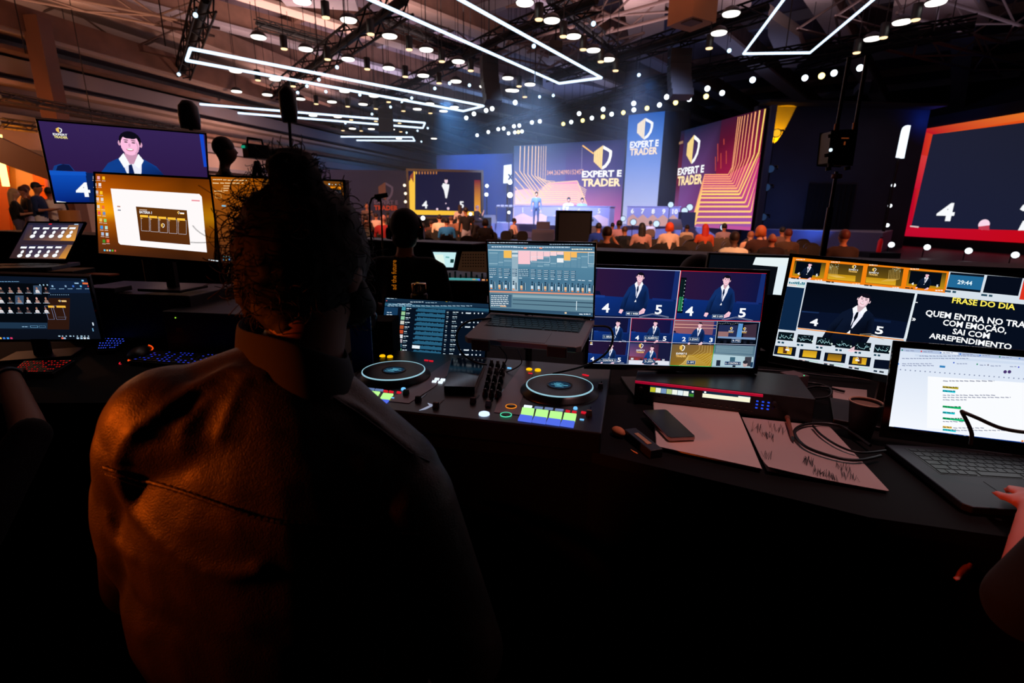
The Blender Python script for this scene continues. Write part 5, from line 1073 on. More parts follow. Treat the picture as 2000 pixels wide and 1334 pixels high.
# ------------------------------------------------------------------ lamps overhead
HB = glow('high_bay_light', (255, 250, 240), 2.6); CANL = glow('can_light', (255, 214, 160), 2.0)
t = thing('high_bay_lamp', 'white oval high bay lamp hanging under the dark roof', 'ceiling lamp', Matrix.Identity(4), 'high bay lamps under the roof')
b = MB(); b.lathe([(.27, .0), (.28, .03), (.2, .14), (.08, .2), (0, .2)], None, 14); b.build('housing', BLACK, t); b = MB(); b.lathe([(.26, .0), (.24, -.04), (0, -.05)], None, 14); b.build('diffuser', HB, t); b = MB(); b.cyl((0, 0, .2), (0, 0, 4.55), .012, n=4); b.build('hanging_rod', TRUSS, t)
z2 = lambda x, y: (500 + x / 3.994, y / 3.994); z1_ = lambda x, y: (x / 3.994, y / 3.994); z3_ = lambda x, y: (1000 + x / 3.994, y / 3.994); z4_ = lambda x, y: (1500 + x / 3.994, y / 3.994)
hb = [z2(*p) for p in ((360, 8), (20, 288), (722, 155), (388, 382), (1043, 280), (1328, 386), (718, 460), (148, 617), (1036, 530), (1578, 478), (1305, 588), (1560, 633), (1783, 673), (690, 710), (920, 747), (88, 738), (345, 770), (592, 793), (835, 812), (1155, 778), (1355, 808), (1548, 835), (1463, 865), (1258, 850), (445, 900), (637, 910), (840, 918), (230, 890), (25, 875), (20, 1010), (158, 1008), (298, 1006), (450, 1002), (600, 1002), (752, 1002), (900, 1005), (1057, 1008), (1388, 1080), (1115, 1080), (848, 1083), (580, 1078), (455, 1074), (1965, 608), (1985, 703))]
hb += [z1_(*p) for p in ((1838, 553), (1845, 712), (1808, 852))] + [z3_(*p) for p in ((100, 20), (310, 158), (480, 282), (635, 390), (750, 462), (140, 657), (15, 705), (1710, 105), (1615, 255))] + [z4_(*p) for p in ((1310, 18), (1045, 170), (815, 300))]
first = True
for x, y in hb:
    P = pz(x, y, 7.5); M_ = TM(P, rnd.random())
    if first: t.matrix_world = M_; first = False
    else: dup(t, M_)
t = thing('can_lamp', 'small black can lamp with a warm lit mouth hanging from the roof', 'can lamp', Matrix.Identity(4), 'can lamps hanging among the high bay lamps')
b = MB(); b.cyl((0, 0, .0), (0, 0, .42), .13, .13, 10); b.cyl((0, 0, .42), (0, 0, 4.85), .015, .015, 5); b.build('body', BLACK, t); b = MB(); b.cyl((0, 0, -.03), (0, 0, .0), .11, .12, 10); b.build('lens', CANL, t)
cans = [z2(*p) for p in ((545, 135), (220, 380), (895, 265), (1195, 385), (1450, 478), (868, 538), (1165, 597), (558, 462), (290, 672), (470, 810), (715, 830), (935, 848), (1035, 795), (1428, 648), (1675, 550), (15, 625), (1150, 865), (1360, 882), (372, 1022), (678, 1018), (820, 1020), (978, 1022), (1130, 1027), (743, 935), (935, 945), (1120, 960), (90, 1030), (235, 1030), (340, 920))]
cans += [z3_(*p) for p in ((210, 150), (400, 283), (555, 385), (693, 480), (808, 550), (1538, 375), (100, 755), (55, 672))] + [z4_(*p) for p in ((1150, 153), (900, 292), (692, 410))]
for i, (x, y) in enumerate(cans):
    M_ = TM(pz(x, y, 7.2))
    if i == 0: t.matrix_world = M_
    else: dup(t, M_)
# stage spots
def spot(name, label, group, colm):
    t = thing(name, label, 'spotlight', Matrix.Identity(4), group)
    b = MB(); b.cyl((0, 0, .3), (0, 0, 4.75), .012, n=4); b.build('hanging_rod', TRUSS, t)
    b = MB(); b.lathe([(0, .42), (.09, .42), (.12, .3), (.14, .02), (.135, 0), (.125, 0), (.12, .03), (0, .03)], None, 12); b.build('body', BLACK, t)
    b = MB(); b.lathe([(.125, .0), (.1, -.012), (0, -.018)], None, 12); b.build('lens', colm, t)
    b = MB(); b.tube([(-.17, 0, .2), (-.17, 0, .5), (.17, 0, .5), (.17, 0, .2)], .015, 4); b.build('yoke', BLACK, t); return t
ts = spot('stage_spotlight', 'round cold white spotlight under the stage front truss', 'cold white spotlights under the stage truss', glow('cold_spot', (226, 242, 255), 4.2))
ty = spot('stage_spotlight', 'round warm yellow spotlight under the stage front truss', 'warm yellow spotlights under the stage truss', glow('warm_spot', (255, 232, 150), 3.0))
tb = spot('moving_head', 'small moving head lamp with a bluish glint on the roof trusses', 'moving head lamps on the roof trusses', glow('glint_spot', (190, 225, 255), 3.0))
z5 = lambda x, y: (1100 + x / 5, 120 + y / 5)
cold = [z5(*p) for p in ((155, 510), (78, 592), (280, 553), (390, 467), (473, 515), (688, 410), (690, 473), (940, 425), (1010, 347), (1230, 368), (1408, 265), (1552, 308), (1850, 180))] + [z3_(*p) for p in ((25, 800), (15, 985), (57, 980), (22, 1033), (78, 1025), (155, 955), (217, 947))] + [z2(*p) for p in ((1700, 888), (1640, 920), (1890, 1008), (1932, 1003), (1812, 1030), (1970, 1040), (1725, 1055), (1795, 862), (1842, 848))] + [z4_(*p) for p in ((288, 608), (515, 570), (718, 530))]
warm = [z5(*p) for p in ((190, 577), (388, 540), (587, 500), (818, 457), (1098, 402), (1395, 342))] + [z3_(400, 967), z3_(50, 1030), z4_(418, 592)]
small = [z2(*p) for p in ((632, 525), (490, 622), (397, 672), (545, 715), (325, 722), (1395, 690), (1510, 650), (1665, 665), (1140, 800), (1215, 765), (905, 890), (960, 860), (68, 925), (503, 1040), (697, 960), (1050, 835), (1175, 1035), (1340, 1000), (1260, 1020), (1290, 1105), (1760, 545), (1865, 505), (810, 740))] + [z1_(*p) for p in ((1525, 118), (1395, 580), (1332, 865), (1915, 1045))] + [z3_(*p) for p in ((635, 185), (170, 360), (990, 585), (1228, 516), (1695, 395), (1370, 540), (215, 755), (322, 745))]
for t, ls, zz in ((ts, cold, 7.4), (ty, warm, 7.3), (tb, small, 7.8)):
    for i, (x, y) in enumerate(ls):
        P = pz(x, y, zz); P.z = zz
        aim = (EYE + Vector((rnd.uniform(-6, 6), rnd.uniform(0, 8), 0)) - P).normalized()
        Rm = (-aim).to_track_quat('Z', 'Y').to_matrix().to_4x4() @ Matrix.Scale(1.0 if t is not tb else .62, 4); M_ = Matrix.Translation(P)
        if i == 0: c_ = t; t.matrix_world = M_
        else: c_ = dup(t, M_)
        for ch in c_.children:
            if not ch.name.startswith('hanging_rod'): ch.matrix_local = Rm
# line arrays
def array_(px, Y, n, wd, tilt, label):
    P = py(*px, Y); t = thing('line_array', label, 'speaker', TM(P, tilt)); 
    for k in range(n):
        b = MB(); b.box((0, -.04 * k * k * .1, -.3 * k), (wd, .5, .27), Matrix.Rotation(-.05 * k, 4, 'X')); b.build('speaker_cabinet', BLACK, t)
    b = MB(); b.cyl((0, 0, .1), (0, 0, 12.0 - P.z), .03, n=5); b.build('hanging_rod', TRUSS, t)
array_((1328, 104), 23, 7, .85, 0, 'long black line array hanging before the stage truss'); array_((955, 118), 24, 7, .7, .3, 'curved black line array hanging beside the largest neon frame'); array_((753, 218), 34, 5, .9, .2, 'small far line array hanging behind the second neon rectangle')
array_((1085, 90), 22, 2, .5, 0, 'pair of black cabinets hanging above the tip of the neon frame')
# wires
wm = mat('wire_dark', (30, 24, 26), .8)
for x0, y0, x1, y1, Y_ in ((28, 0, 62, 105, 18), (118, 0, 130, 90, 24), (160, 130, 172, 240, 22), (613, 0, 622, 110, 20), (830, 0, 832, 120, 22), (905, 10, 909, 100, 22), (1047, 60, 1048, 160, 22), (1205, 120, 1206, 180, 26), (310, 0, 325, 90, 16), (670, 0, 672, 70, 18), (1545, 20, 1543, 90, 18), (1830, 30, 1826, 60, 18), (1868, 0, 1862, 50, 18)):
    P = py(x0, y0, Y_); Q = py(x1, y1, Y_); b = MB(); b.cyl(P, (P.x, P.y, Q.z), .02, n=4); b.cyl(P, (P.x, P.y, 12.0), .02, n=4); o = tag(b.build('hanging_cable', wm), 'thin dark cable hanging straight down from the roof', 'cable', 'hanging cables under the roof')

# ------------------------------------------------------------------ stage screens
def panel(name, label, tlx, trx, ztop, zb, thick=.3, m=BLACK, art=None, cat='led screen', dz=.012, artm=None, border=0, gain=1.0):
    M_, L_ = wallframe(px2(*tlx, ztop), px2(*trx, ztop), zb); r = thing(name, label, cat, M_); hh = ztop - zb
    b = MB(); b.box((0, hh / 2, -thick / 2 - .005), (L_ + border * 2, hh + border * 2, thick)); b.build('cabinet', m, r)
    if art: a = Art(M_, dz, gain); art(a, L_ / 2, hh); crop_art(a, -L_ / 2, 0, L_ / 2, hh); a.build('screen', r, artm or FARSCREEN)
    return r, M_, L_, hh
z5b = lambda x, y: (980 + x / 5.337, 200 + y / 5.337)
z6 = lambda x, y: (1290 + x / 4.303, 190 + y / 4.303)
def art_ledc(a, X, h):
    a.poly([(-X, 0), (0, 0), (0, h * .5), (-X, h * .5)], None, [(246, 220, 236), (250, 190, 214), (150, 120, 190), (120, 128, 190)]); a.poly([(0, 0), (X, 0), (X, h * .5), (0, h * .5)], None, [(232, 140, 205), (190, 96, 168), (70, 70, 130), (110, 96, 170)], layer=False)
    a.poly([(-X, h * .5), (0, h * .5), (0, h), (-X, h)], None, [(120, 128, 190), (110, 110, 180), (38, 50, 92), (48, 78, 120)], layer=False); a.poly([(0, h * .5), (X, h * .5), (X, h), (0, h)], None, [(110, 96, 170), (70, 70, 130), (30, 38, 78), (38, 50, 92)], layer=False)
    C_ = (255, 214, 178)
    q = lambda *p: [a.P(*z5b(*k)) for k in p]
    a.poly(q((140, 1060), (140, 920), (260, 900), (390, 935), (480, 840), (790, 820), (890, 1070)), None, [(255, 225, 225), (252, 200, 215), (250, 190, 210), (250, 190, 205), (240, 170, 200), (225, 150, 190), (245, 180, 205)])
    for k, (x, y2) in enumerate(((195, 715), (240, 740), (281, 750), (320, 755), (355, 765), (386, 775), (413, 790), (438, 800), (462, 815))):
        a.line(q((x, 455), (x - 8, y2), (x + 190 - 12 * k, y2 + 290 - 28 * k if k < 3 else 1000 - 22 * k)), .055 if k < 6 else .03, C_)
    for k, (x, y) in enumerate(((140, 720), (140, 790), (140, 880), (140, 960))): a.line(q((x, y), (x + 210 - 50 * k, y + 250 - 60 * k)), .055, C_)
    for k in range(10):
        y = 1040 - 24 * k * (1 - .02 * k); x0 = 250 + 22 * k; x1 = 830 - 5 * k; a.line(q((x0, y), (780 + k, y - 6), (min(890, 850 + 4 * k), y + 50)), .05 if k < 6 else .03, (255, 220, 190))
    a.line(q((790, 820), (890, 1068)), .05, C_); a.line(q((480, 840), (790, 818)), .04, C_)
    p, = q((1046, 575)); shield(a, p[0] + .05, p[1], 1.25, (255, 222, 150)); a.line(q((845, 450), (960, 535)), .07, (255, 196, 110)); a.line(q((840, 470), (835, 700)), .015, (180, 170, 200))
    ptext(a, '344.2624090152457', *[z5b(k, 0)[0] for k in (470, 840)], z5b(0, 757)[1], 9, (240, 180, 160), .4)
    ptext(a, 'EXPERT E', *[z5b(k, 0)[0] for k in (835, 1235)], z5b(0, 780)[1], 12, WHT, 3); ptext(a, 'TRADER', *[z5b(k, 0)[0] for k in (838, 1225)], z5b(0, 875)[1], 14.5, (255, 232, 190), 3)
panel('led_wall', 'wide stage screen with gold steps, shield and long number, pink at its foot', (1004, 285), (1222, 272), 5.4, STG, art=art_ledc, gain=1.3)
def art_ledr(a, X, h):
    a.poly([(-X, 0), (X, 0), (X, h * .45), (-X, h * .45)], None, [(150, 96, 160), (190, 80, 150), (160, 24, 70), (80, 16, 50)]); a.poly([(-X, h * .45), (X, h * .45), (X, h), (-X, h)], None, [(110, 20, 50), (170, 30, 76), (70, 16, 40), (14, 26, 54)], layer=False)
    a.poly([(-X * .85, h * .1), (X * .1, h * .1), (X * .1, h), (-X * .85, h)], None, [(130, 80, 150), (110, 40, 90), (36, 26, 50), (16, 34, 64)])
    C_ = (255, 190, 120); q = lambda *p: [a.P(*z6(*k)) for k in p]
    a.poly(q((260, 1060), (375, 650), (570, 650), (860, 500), (800, 900), (775, 1090)), None, [(150, 80, 140), (190, 60, 110), (190, 50, 100), (190, 40, 110), (190, 70, 140), (150, 80, 160)])
    ys = [650, 668, 686, 705, 724, 745, 765, 790, 815, 845, 883, 918, 960, 1005, 1055]
    xr_ = [570, 583, 590, 603, 617, 632, 645, 658, 668, 690, 715, 740, 765, 782, 772]
    tops = [(655, 165), (672, 162), (690, 158), (713, 150), (740, 143), (770, 133), (802, 122), (838, 110), (884, 98)]
    right = [(603, 590), (612, 585), (632, 570), (662, 550), (690, 530), (720, 510), (752, 498), (790, 480), (830, 460), (868, 460), (852, 550), (832, 685), (812, 790), (796, 900), None]
    for k, y in enumerate(ys):
        x0 = 372 - (y - 650) * .16; pts = [(x0 - 4 - (1060 - y) * .27 if 0 else x0 - min(110, (1075 - y) * .26 + 10), min(1075, y + 400) if y < 1000 else 1072), (x0, y), (xr_[k], y)]
        if right[k]: pts.append(right[k])
        if k < 9: pts.append(tops[k])
        a.line(q(*pts), .05 if k < 6 else .085, (255, 200 if k > 6 else 170, 120) if k != 8 else (255, 215, 110))
    p, = q((270, 440)); shield(a, p[0] + .1, p[1], 1.45, (255, 222, 140)); ptext(a, 'EXPERT E', *[z6(k, 0)[0] for k in (146, 350)], z6(0, 655)[1], 13, WHT, 3); ptext(a, 'TRADER', *[z6(k, 0)[0] for k in (146, 338)], z6(0, 740)[1], 17, (255, 226, 170), 3)
    a.line(q((118, 398), (195, 376)), .14, (150, 116, 90))
    for x, y0_, y1_ in ((488, 390, 540), (540, 350, 400), (560, 450, 560), (515, 470, 600), (470, 500, 620)): a.line(q((x, y0_), (x, y1_)), .06, (190, 70, 60))
panel('led_wall', 'steeply angled stage screen with orange bent stripes and a shield', (1328, 257), (1497, 211), 6.0, STG, art=art_ledr, border=.0, gain=1.1)
def art_tower(a, X, h):
    a.rect(-X, 0, X, h * .55, (196, 200, 240), (120, 150, 225)); a.rect(-X, h * .55, X, h * .8, (120, 150, 225), (70, 120, 205), False); a.rect(-X, h * .8, X, h, (70, 120, 205), (26, 84, 170), False)  # blue light from above painted into the gradient
    p = a.P(*z5b(1495, 275)); shield(a, p[0], p[1], 1.15, (255, 236, 200)); ptext(a, 'EXPERT E', *[z5b(k, 0)[0] for k in (1335, 1625)], z5b(0, 475)[1], 12, WHT, 3); ptext(a, 'TRADER', *[z5b(k, 0)[0] for k in (1338, 1615)], z5b(0, 553)[1], 13, (250, 228, 205), 3)
r, M_, L_, hh = panel('led_tower', 'tall narrow pale blue screen tower between the two stage screens', (1228, 225), (1299, 217), 7.1, STG, art=art_tower, gain=1.15, thick=.9, m=mat('tower_side', (14, 16, 24), .8))
A_ = px2(1299, 217, 7.1); B_ = px2(1330, 218, 7.1); b = MB(); Mq, Lq = wallframe(A_, (B_[0] + .1, B_[1] - .6), STG); b.box((0, 3.1, -.3), (Lq + .4, 6.25, .5), Mq); o = tag(b.build('stage_flat', mat('flat_dark', (12, 14, 22), .9)), 'dark tall panel joining the pale tower and the angled screen', 'panel')
A_ = px2(1497, 211, 6.0); B_ = px2(1512, 207, 6.2); b = MB(); b.box((0, 2.6, 0), (.22, 5.25, .5), wallframe((A_[0] + .08, A_[1] - .05), (A_[0] + .4, A_[1] - .12), STG)[0]); o = tag(b.build('screen_return', mat('return_grey', (44, 48, 76), .8)), 'grey edge strip on the near side of the angled screen', 'panel')
# navy wall with curtain opening
Mn, Ln = wallframe(px2(1511, 207, 6.5), px2(1790, 214, 6.5), .0)
NAVY = mat('navy_drape', (16, 34, 74), .9, var=.15, bscale=.8)
b = MB(); b.box((0, 3.25, -.2), (Ln + 1.5, 6.5, .3), Mn); struct(b.build('wall_stage_side', mat('stage_side_cloth', (52, 56, 70), .95, var=.1, bscale=.8)))
for k in range(16): pass
x0, x1 = Ln * (1590 - 1511) / 279 - Ln / 2 + .3, Ln * (1690 - 1511) / 279 - Ln / 2 + .2
b = MB(); n = 60
for k in range(n):
    u0, u1 = k / n, (k + 1) / n; f = lambda u: .06 * math.sin(u * 60) + .03 * math.sin(u * 23)
    vs = [Mn @ Vector((x0 + (x1 - x0) * u, yy, .06 + f(u))) for u, yy in ((u0, STG), (u1, STG), (u1, 3.05), (u0, 3.05))]; b.add(vs, [(0, 1, 2, 3)], 0, True)
tag(b.build('curtain', mat('black_curtain', (5, 6, 9), .95), weld=True), 'black folded curtain over the opening in the navy wall', 'curtain')
o = MB().box((0, 0, 0), (.5, .25, 1)) if 0 else None
b = MB(); b.box((0, 6.55, .45), (Ln + 1.4, .1, 1.0), Mn); struct(b.build('trim_spill_blocker', mat('blocker_black', (8, 10, 16), .9)))  # board added to keep the yellow spot off the ceiling
light('SPOT', 'yellow_wall_light', Mn @ Vector((-Ln / 2 + .10, 4.2, .30)), 6500, (255, 160, 0), .02, Mn @ Vector((-Ln / 2 + .42, 5.6, -.05)), 26, .2)
light('AREA', 'blue_wall_light', Mn @ Vector((-2.2, .9, 2.6)), 26, (70, 120, 220), 1.0, Mn @ Vector((-2.6, 2.6, 0)))
light('AREA', 'blue_wall_light', Mn @ Vector((Ln / 2 + .4, 5.9, .7)), 8, (20, 90, 255), .4, Mn @ Vector((Ln / 2 + .7, 6.4, 0)))
# side lamps on the navy wall and round the screens
def ball(px, Y_, r, label, m, group=None, aim=None):
    P = py(*px, Y_); t = thing('side_spotlight', label, 'spotlight', Matrix.Translation(P) @ ((P - EYE) if aim is None else Vector(aim)).to_track_quat('Z', 'Y').to_matrix().to_4x4(), group)
    b = MB(); b.lathe([(0, r * 2.2), (r * .8, r * 2.1), (r * 1.15, r), (r * 1.15, 0), (r * .95, 0), (r * .9, .02), (0, .02)], None, 14); b.build('body', BLACK, t); b = MB(); b.lathe([(r * .95, .0), (r * .6, -r * .1), (0, -r * .12)], None, 14); b.build('lens', m, t)
    Iq = t.matrix_world.to_3x3().inverted(); b = MB(); b.cyl(Iq @ Vector((0, .15, 0)), Iq @ Vector((0, .15, -P.z)), .02, n=5); b.build('stand', BLACK, t); return t
WS = glow('white_spot', (240, 248, 255), 2.2); DIMB = glow('dim_blue_lens', (60, 90, 140), .35)
for k, (px, l) in enumerate((((1517, 260), 'moving head lamp lit yellow beside the beam on the navy wall'), ((1505, 330), 'moving head lamp on the navy wall edge, upper of the three dim ones'), ((1497, 366), 'moving head lamp on the navy wall edge, middle of the three dim ones'), ((1490, 424), 'moving head lamp on the navy wall edge, lowest near the stage'))):
    t = ball(px, 23.2, .16, l, glow('amber_lens', (255, 190, 40), 1) if k == 0 else DIMB)
    b = MB(); b.tube([(-.26, 0, .1), (-.26, .1, .45), (.26, .1, .45), (.26, 0, .1)], .04, 6); b.build('yoke', DARKMETAL, t)
for k, px in enumerate(((1741, 478), (1811, 483), (1892, 490), (1983, 498))): ball(px, (21.0, 20.2, 19, 18)[k], .115, ('round lit floor lamp below the red framed screen, %s' % ('first from the fire extinguisher', 'second from the fire extinguisher', 'third from the fire extinguisher', 'at the picture edge')[k]), WS)
for k, px in enumerate(((1745, 362), (1738, 402), (1733, 440))): ball(px, 24, .09, 'small white side lamp beside the red framed screen, %s' % ('topmost of three', 'middle of three', 'lowest of three')[k], WS)
for k, px in enumerate(((790, 362), (792, 378), (792, 394))): ball(px, 27.5, .08, 'tiny side lamp beside the yellow framed screen, %s' % ('topmost of three', 'middle of three', 'lowest of three')[k], glow('pale_warm_lens', (255, 240, 210), 1.6))
for k, (px, r) in enumerate((((951, 363), .1), ((950, 380), .11), ((996, 381), .16), ((994, 415), .09), ((826, 426), .11), ((919, 418), .08), ((996, 356), .13))): ball(px, 31 if px[0] > 930 else 27, r, 'glaring white lamp beside the stage band, %s' % ('above the first man in black', 'behind the head of the first man in black', 'behind the table of gear', 'under the table of gear', 'below the yellow frame', 'below the end of the yellow frame', 'below the white lit panel')[k], glow('glare_lamp', (235, 246, 255), 5))
for k, (px, r) in enumerate((((1237, 434), .14), ((1217, 427), .12), ((1282, 437), .15), ((1310, 400), .14), ((1337, 412), .16), ((1347, 405), .16), ((1413, 444), .15))): ball(px, 24.5 if k < 3 or k == 6 else 26, r, 'stage moving head lamp, %s' % ('low at the start of the mountain desk', 'between the wide screen and the pale tower', 'low in front of the last numbers of the mountain desk', 'just behind the end of the mountain desk', 'farther from the angled screen on the dark plinth', 'nearer to the angled screen on the dark plinth', 'before the angled screen')[k], glow('stage_lens', (200, 225, 255), 1.2))
# lit white panels
def lit(name, label, px, Y_, thick=.15):
    P_ = [py(*p, Y_) for p in px]; c = sum(P_, Vector()) / len(P_); t = thing(name, label, 'lit panel', Matrix.Translation(c)); b = MB(); n = len(P_)
    fr = [p - c for p in P_]; bk = [p + Vector((0, thick, 0)) for p in fr]; b.add(fr + bk, [tuple(range(n)), tuple(range(2 * n - 1, n - 1, -1))] + [(i, n + i, n + (i + 1) % n, (i + 1) % n) for i in range(n)]); b.build('light_box', glow('lit_white_panel', (228, 240, 255), 1.6), t); b = MB(); b.cyl((0, thick, 0), (0, thick, -c.z), .05, n=6); b.build('support_pole', BLACK, t)
    return t, c
t, c = lit('lit_panel', 'white lit panel with a dark cross beside the wide stage screen', ((984, 323), (999, 321), (1000, 357), (983, 358)), 31.5)
b = MB(); p = [py(x, y, 31.4) - c for x, y in ((993, 340), (1000, 350), (1000, 341), (993, 351))]; b.cyl(p[0], p[1], .05, n=5); b.cyl(p[2], p[3], .05, n=5); b.build('cross', mat('cross_navy', (20, 40, 80), .6), t)
lit('lit_panel', 'white lit strip with a curved top beside the red framed screen', ((1779, 245), (1773, 244.5), (1768, 248), (1765, 255), (1754, 307), (1766, 309)), 23.5)
# yellow framed screen, left
z4b = lambda x, y: (700 + x / 5.557, 320 + y / 5.557)
def art_ll(a, X, h):
    a.rect(-X, 0, X, h, (24, 26, 60), (22, 24, 56)); q = lambda *p: [a.P(*z4b(*k)) for k in p]
    a.poly(q((550, 190), (600, 80), (615, 85), (615, 500), (640, 512), (640, 552), (600, 552), (555, 500)), (255, 200, 70)); a.poly(q((555, 190), (600, 85), (600, 205), (560, 130)), (150, 70, 50))
    a.poly(q((600, 500), (1330, 520), (1330, 560), (600, 552)), (255, 200, 60)); a.poly(q((1258, 520), (1325, 520), (1325, 175), (1258, 175)), None, [(250, 170, 50), (250, 170, 50), (120, 20, 50), (120, 20, 50)])
    for k in range(8): a.line(q((630 + 31 * k, 85), (630 + 31 * k, 112)), .06, (190, 120, 60) if k else (240, 180, 70))
    x, y = z4b(950, 470); p, _, ky = _pk(a, x, y); s_ = ky * 60
    p, = q((952, 185)); a.ell(p[0], p[1], .085, .14, (250, 220, 235)); a.ell(p[0], p[1] + .11, .09, .06, (16, 14, 30)); a.poly(q((905, 240), (920, 210), (985, 225), (985, 255), (960, 375), (945, 370), (930, 290)), WHT)
    ptext(a, '4', *[z4b(k, 0)[0] for k in (695, 752)], z4b(0, 480)[1], 14, WHT, 2.5); ptext(a, '5', *[z4b(k, 0)[0] for k in (1095, 1145)], z4b(0, 478)[1], 13, WHT, 2.5)
    for x, y, r_ in ((855, 492, .06), (975, 485, .07), (950, 430, .035)): p, = q((x, y)); a.ell(p[0], p[1], r_, r_, (240, 210, 230))
panel('led_screen', 'yellow framed screen with the white 4 and 5 behind the audience', (797.5, 334), (940, 337), 3.5, 1.22, art=art_ll, border=.12)
b = MB(); Ml, Ll = wallframe(px2(780, 334, 3.5), px2(960, 337, 3.5), 0); b.box((0, .6, -.2), (Ll, 1.2, .3), Ml); struct(b.build('wall_screen_plinth', mat('plinth_black', (10, 11, 18), .9)))
b = MB(); Ml, Ll = wallframe(px2(850, 303, 5.0), px2(1001, 299, 5.0), 0); b.box((0, 2.5, -.3), (Ll, 5.0, .3), Ml); struct(b.build('wall_stage_back', mat('stage_back_navy', (40, 46, 90), .9)))
# dark printed partition at the far left of the audience
PRINT = bpy.data.materials.new('printed_panel'); PRINT.use_nodes = True; nt = PRINT.node_tree; at = nt.nodes.new('ShaderNodeAttribute'); at.attribute_name = 'picture'; nt.links.new(at.outputs['Color'], nt.nodes['Principled BSDF'].inputs['Base Color']); nt.nodes['Principled BSDF'].inputs['Roughness'].default_value = .8
def art_part(a, X, h):
    a.rect(-X, 0, X, h, (44, 46, 86)); q = lambda *p: [a.P(*z4b(*k)) for k in p]
    p, = q((300, 300)); shield(a, p[0], p[1], 1.15, (150, 104, 80), (120, 120, 160)); ptext(a, 'EXPERT E', *[z4b(k, 0)[0] for k in (170, 432)], z4b(0, 436)[1], 7.5, (130, 120, 160), 3); ptext(a, 'TRADER', *[z4b(k, 0)[0] for k in (175, 432)], z4b(0, 500)[1], 9, (235, 90, 30), 3)
panel('printed_partition', 'dark blue partition with the shield and orange TRADER lettering behind the audience', (470, 329), (846, 334), 4.0, 0, art=art_part, cat='partition', artm=PRINT, m=NAVY)
# red framed screen, right
z7 = lambda x, y: (1500 + x / 4, 200 + y / 4)
def art_lf(a, X, h):
    q = lambda *p: [a.P(*z7(*k)) for k in p]; a.rect(-X, 0, X, h, (190, 10, 40), (225, 80, 20))
    a.poly(q((1180, 215), (1290, 250), (1120, 975), (1000, 1040)), None, [(180, 8, 36), (214, 60, 30), (190, 6, 40), (186, 6, 44)]); a.poly(q((1180, 215), (1290, 250), (2300, 90), (2300, 20)), None, [(184, 10, 36), (190, 16, 36), (240, 120, 40), (240, 130, 40)])
    a.poly(q((1150, 400), (1250, 420), (1190, 680), (1085, 650)), None, [(200, 50, 50), (214, 60, 60), (200, 20, 50), (196, 16, 50)])
    a.poly(q((1000, 1040), (1120, 975), (2300, 1010), (2300, 1130)), None, [(190, 8, 46), (196, 10, 44), (196, 8, 20), (196, 8, 16)])
    a.poly(q((1290, 250), (2300, 120), (2300, 1010), (1120, 975)), None, [(30, 32, 52), (28, 30, 46), (26, 30, 52), (26, 30, 56)])
    ptext(a, '4', *[z7(k, 0)[0] for k in (1316, 1446)], z7(0, 920)[1], 33, WHT, 2.5); p, = q((1692, 955)); a.ell(p[0], p[1], .26, .24, (250, 215, 232)); a.poly(q((1650, 970), (1735, 960), (1735, 1000), (1650, 992)), (190, 60, 80)); a.poly(q((1115, 962), (1185, 968), (1180, 980), (1115, 972)), (220, 190, 190))
    a.poly(q((1975, 835), (2000, 800), (2040, 800), (2030, 840), (2000, 850)), WHT); a.poly(q((1960, 1000), (2000, 925), (2060, 920), (2040, 1000)), WHT)
Mf_tl, Mf_tr = (1795, 253.8), (1999, 220)
A_, B_ = Vector(px2(*Mf_tl, 6)), Vector(px2(*Mf_tr, 6)); B_ = B_ + (B_ - A_) * .6
Mf, Lf = wallframe(A_, B_, .5); r = thing('led_screen', 'big red framed screen with a white 4 at the picture edge', 'led screen', Mf)
b = MB(); b.box((0, 2.75, -.25), (Lf + 1.3, 6.6, .4), Mf @ Matrix.Identity(4) if 0 else None); b.build('cabinet', mat('surround_navy', (16, 20, 40), .8), r)
a = Art(Mf, .012); art_lf(a, Lf / 2, 5.5); crop_art(a, -Lf / 2, 0, Lf / 2, 5.5); a.build('screen', r, FARSCREEN)
P = py(1718, 480, 20); t = thing('fire_extinguisher', 'red fire extinguisher standing at the edge of the stage', 'fire extinguisher', TM((P.x, P.y, P.z - .25))); b = MB(); b.lathe([(0, 0), (.08, 0), (.085, .04), (.085, .42), (.05, .5), (.03, .53), (0, .53)], None, 14); b.build('cylinder', mat('red_paint', (220, 20, 30), .3, emit=.15), t); b = MB(); b.box((0, -.02, .56), (.03, .12, .05)); b.build('valve', BLACK, t)
b = MB(); b.box((P.x, P.y, (P.z - .25) / 2), (1.2, .8, P.z - .25)); tag(b.build('plinth', mat('plinth_navy', (14, 20, 40), .9)), 'low navy plinth carrying the fire extinguisher', 'plinth')

# ------------------------------------------------------------------ furniture on the stage
def stagedesk(label, A_, B_, hgt, nums, warmc):
    M_, L_ = wallframe(A_, B_, STG); r = thing('stage_desk', label, 'desk', M_)
    b = MB(); b.box((0, hgt / 2, -.35), (L_, hgt, .68)); b.box((0, hgt + .02, -.35), (L_ + .1, .04, .75)); b.build('body', mat('desk_lilac', (150, 150, 196), .6), r)
    a = Art(M_, .006); X = L_ / 2; n = len(nums) * 2; pts = [(-X + .05, .02)] + [(-X + .05 + (L_ - .1) * k / n, hgt * (.62 if k % 2 else .40)) for k in range(n + 1)] + [(X - .05, .02)]
    a.poly(pts, warmc); a.build('front_pattern', r, PRINT)
    for k, s_ in enumerate(nums):
        if not s_: continue
        a = Art(M_ @ Matrix.Translation((0, 0, .02)), .004, 1.0); a.text(s_, -X + L_ * (k + .5) / len(nums), hgt * .66, .34, WHT, 3, 'c'); o = a.build('number', r, FARSCREEN); o.matrix_local = Matrix.Translation((0, 0, .02))
pA, pB = px2(1005, 398, STG + 1.0), px2(1190, 400, STG + 1.0)
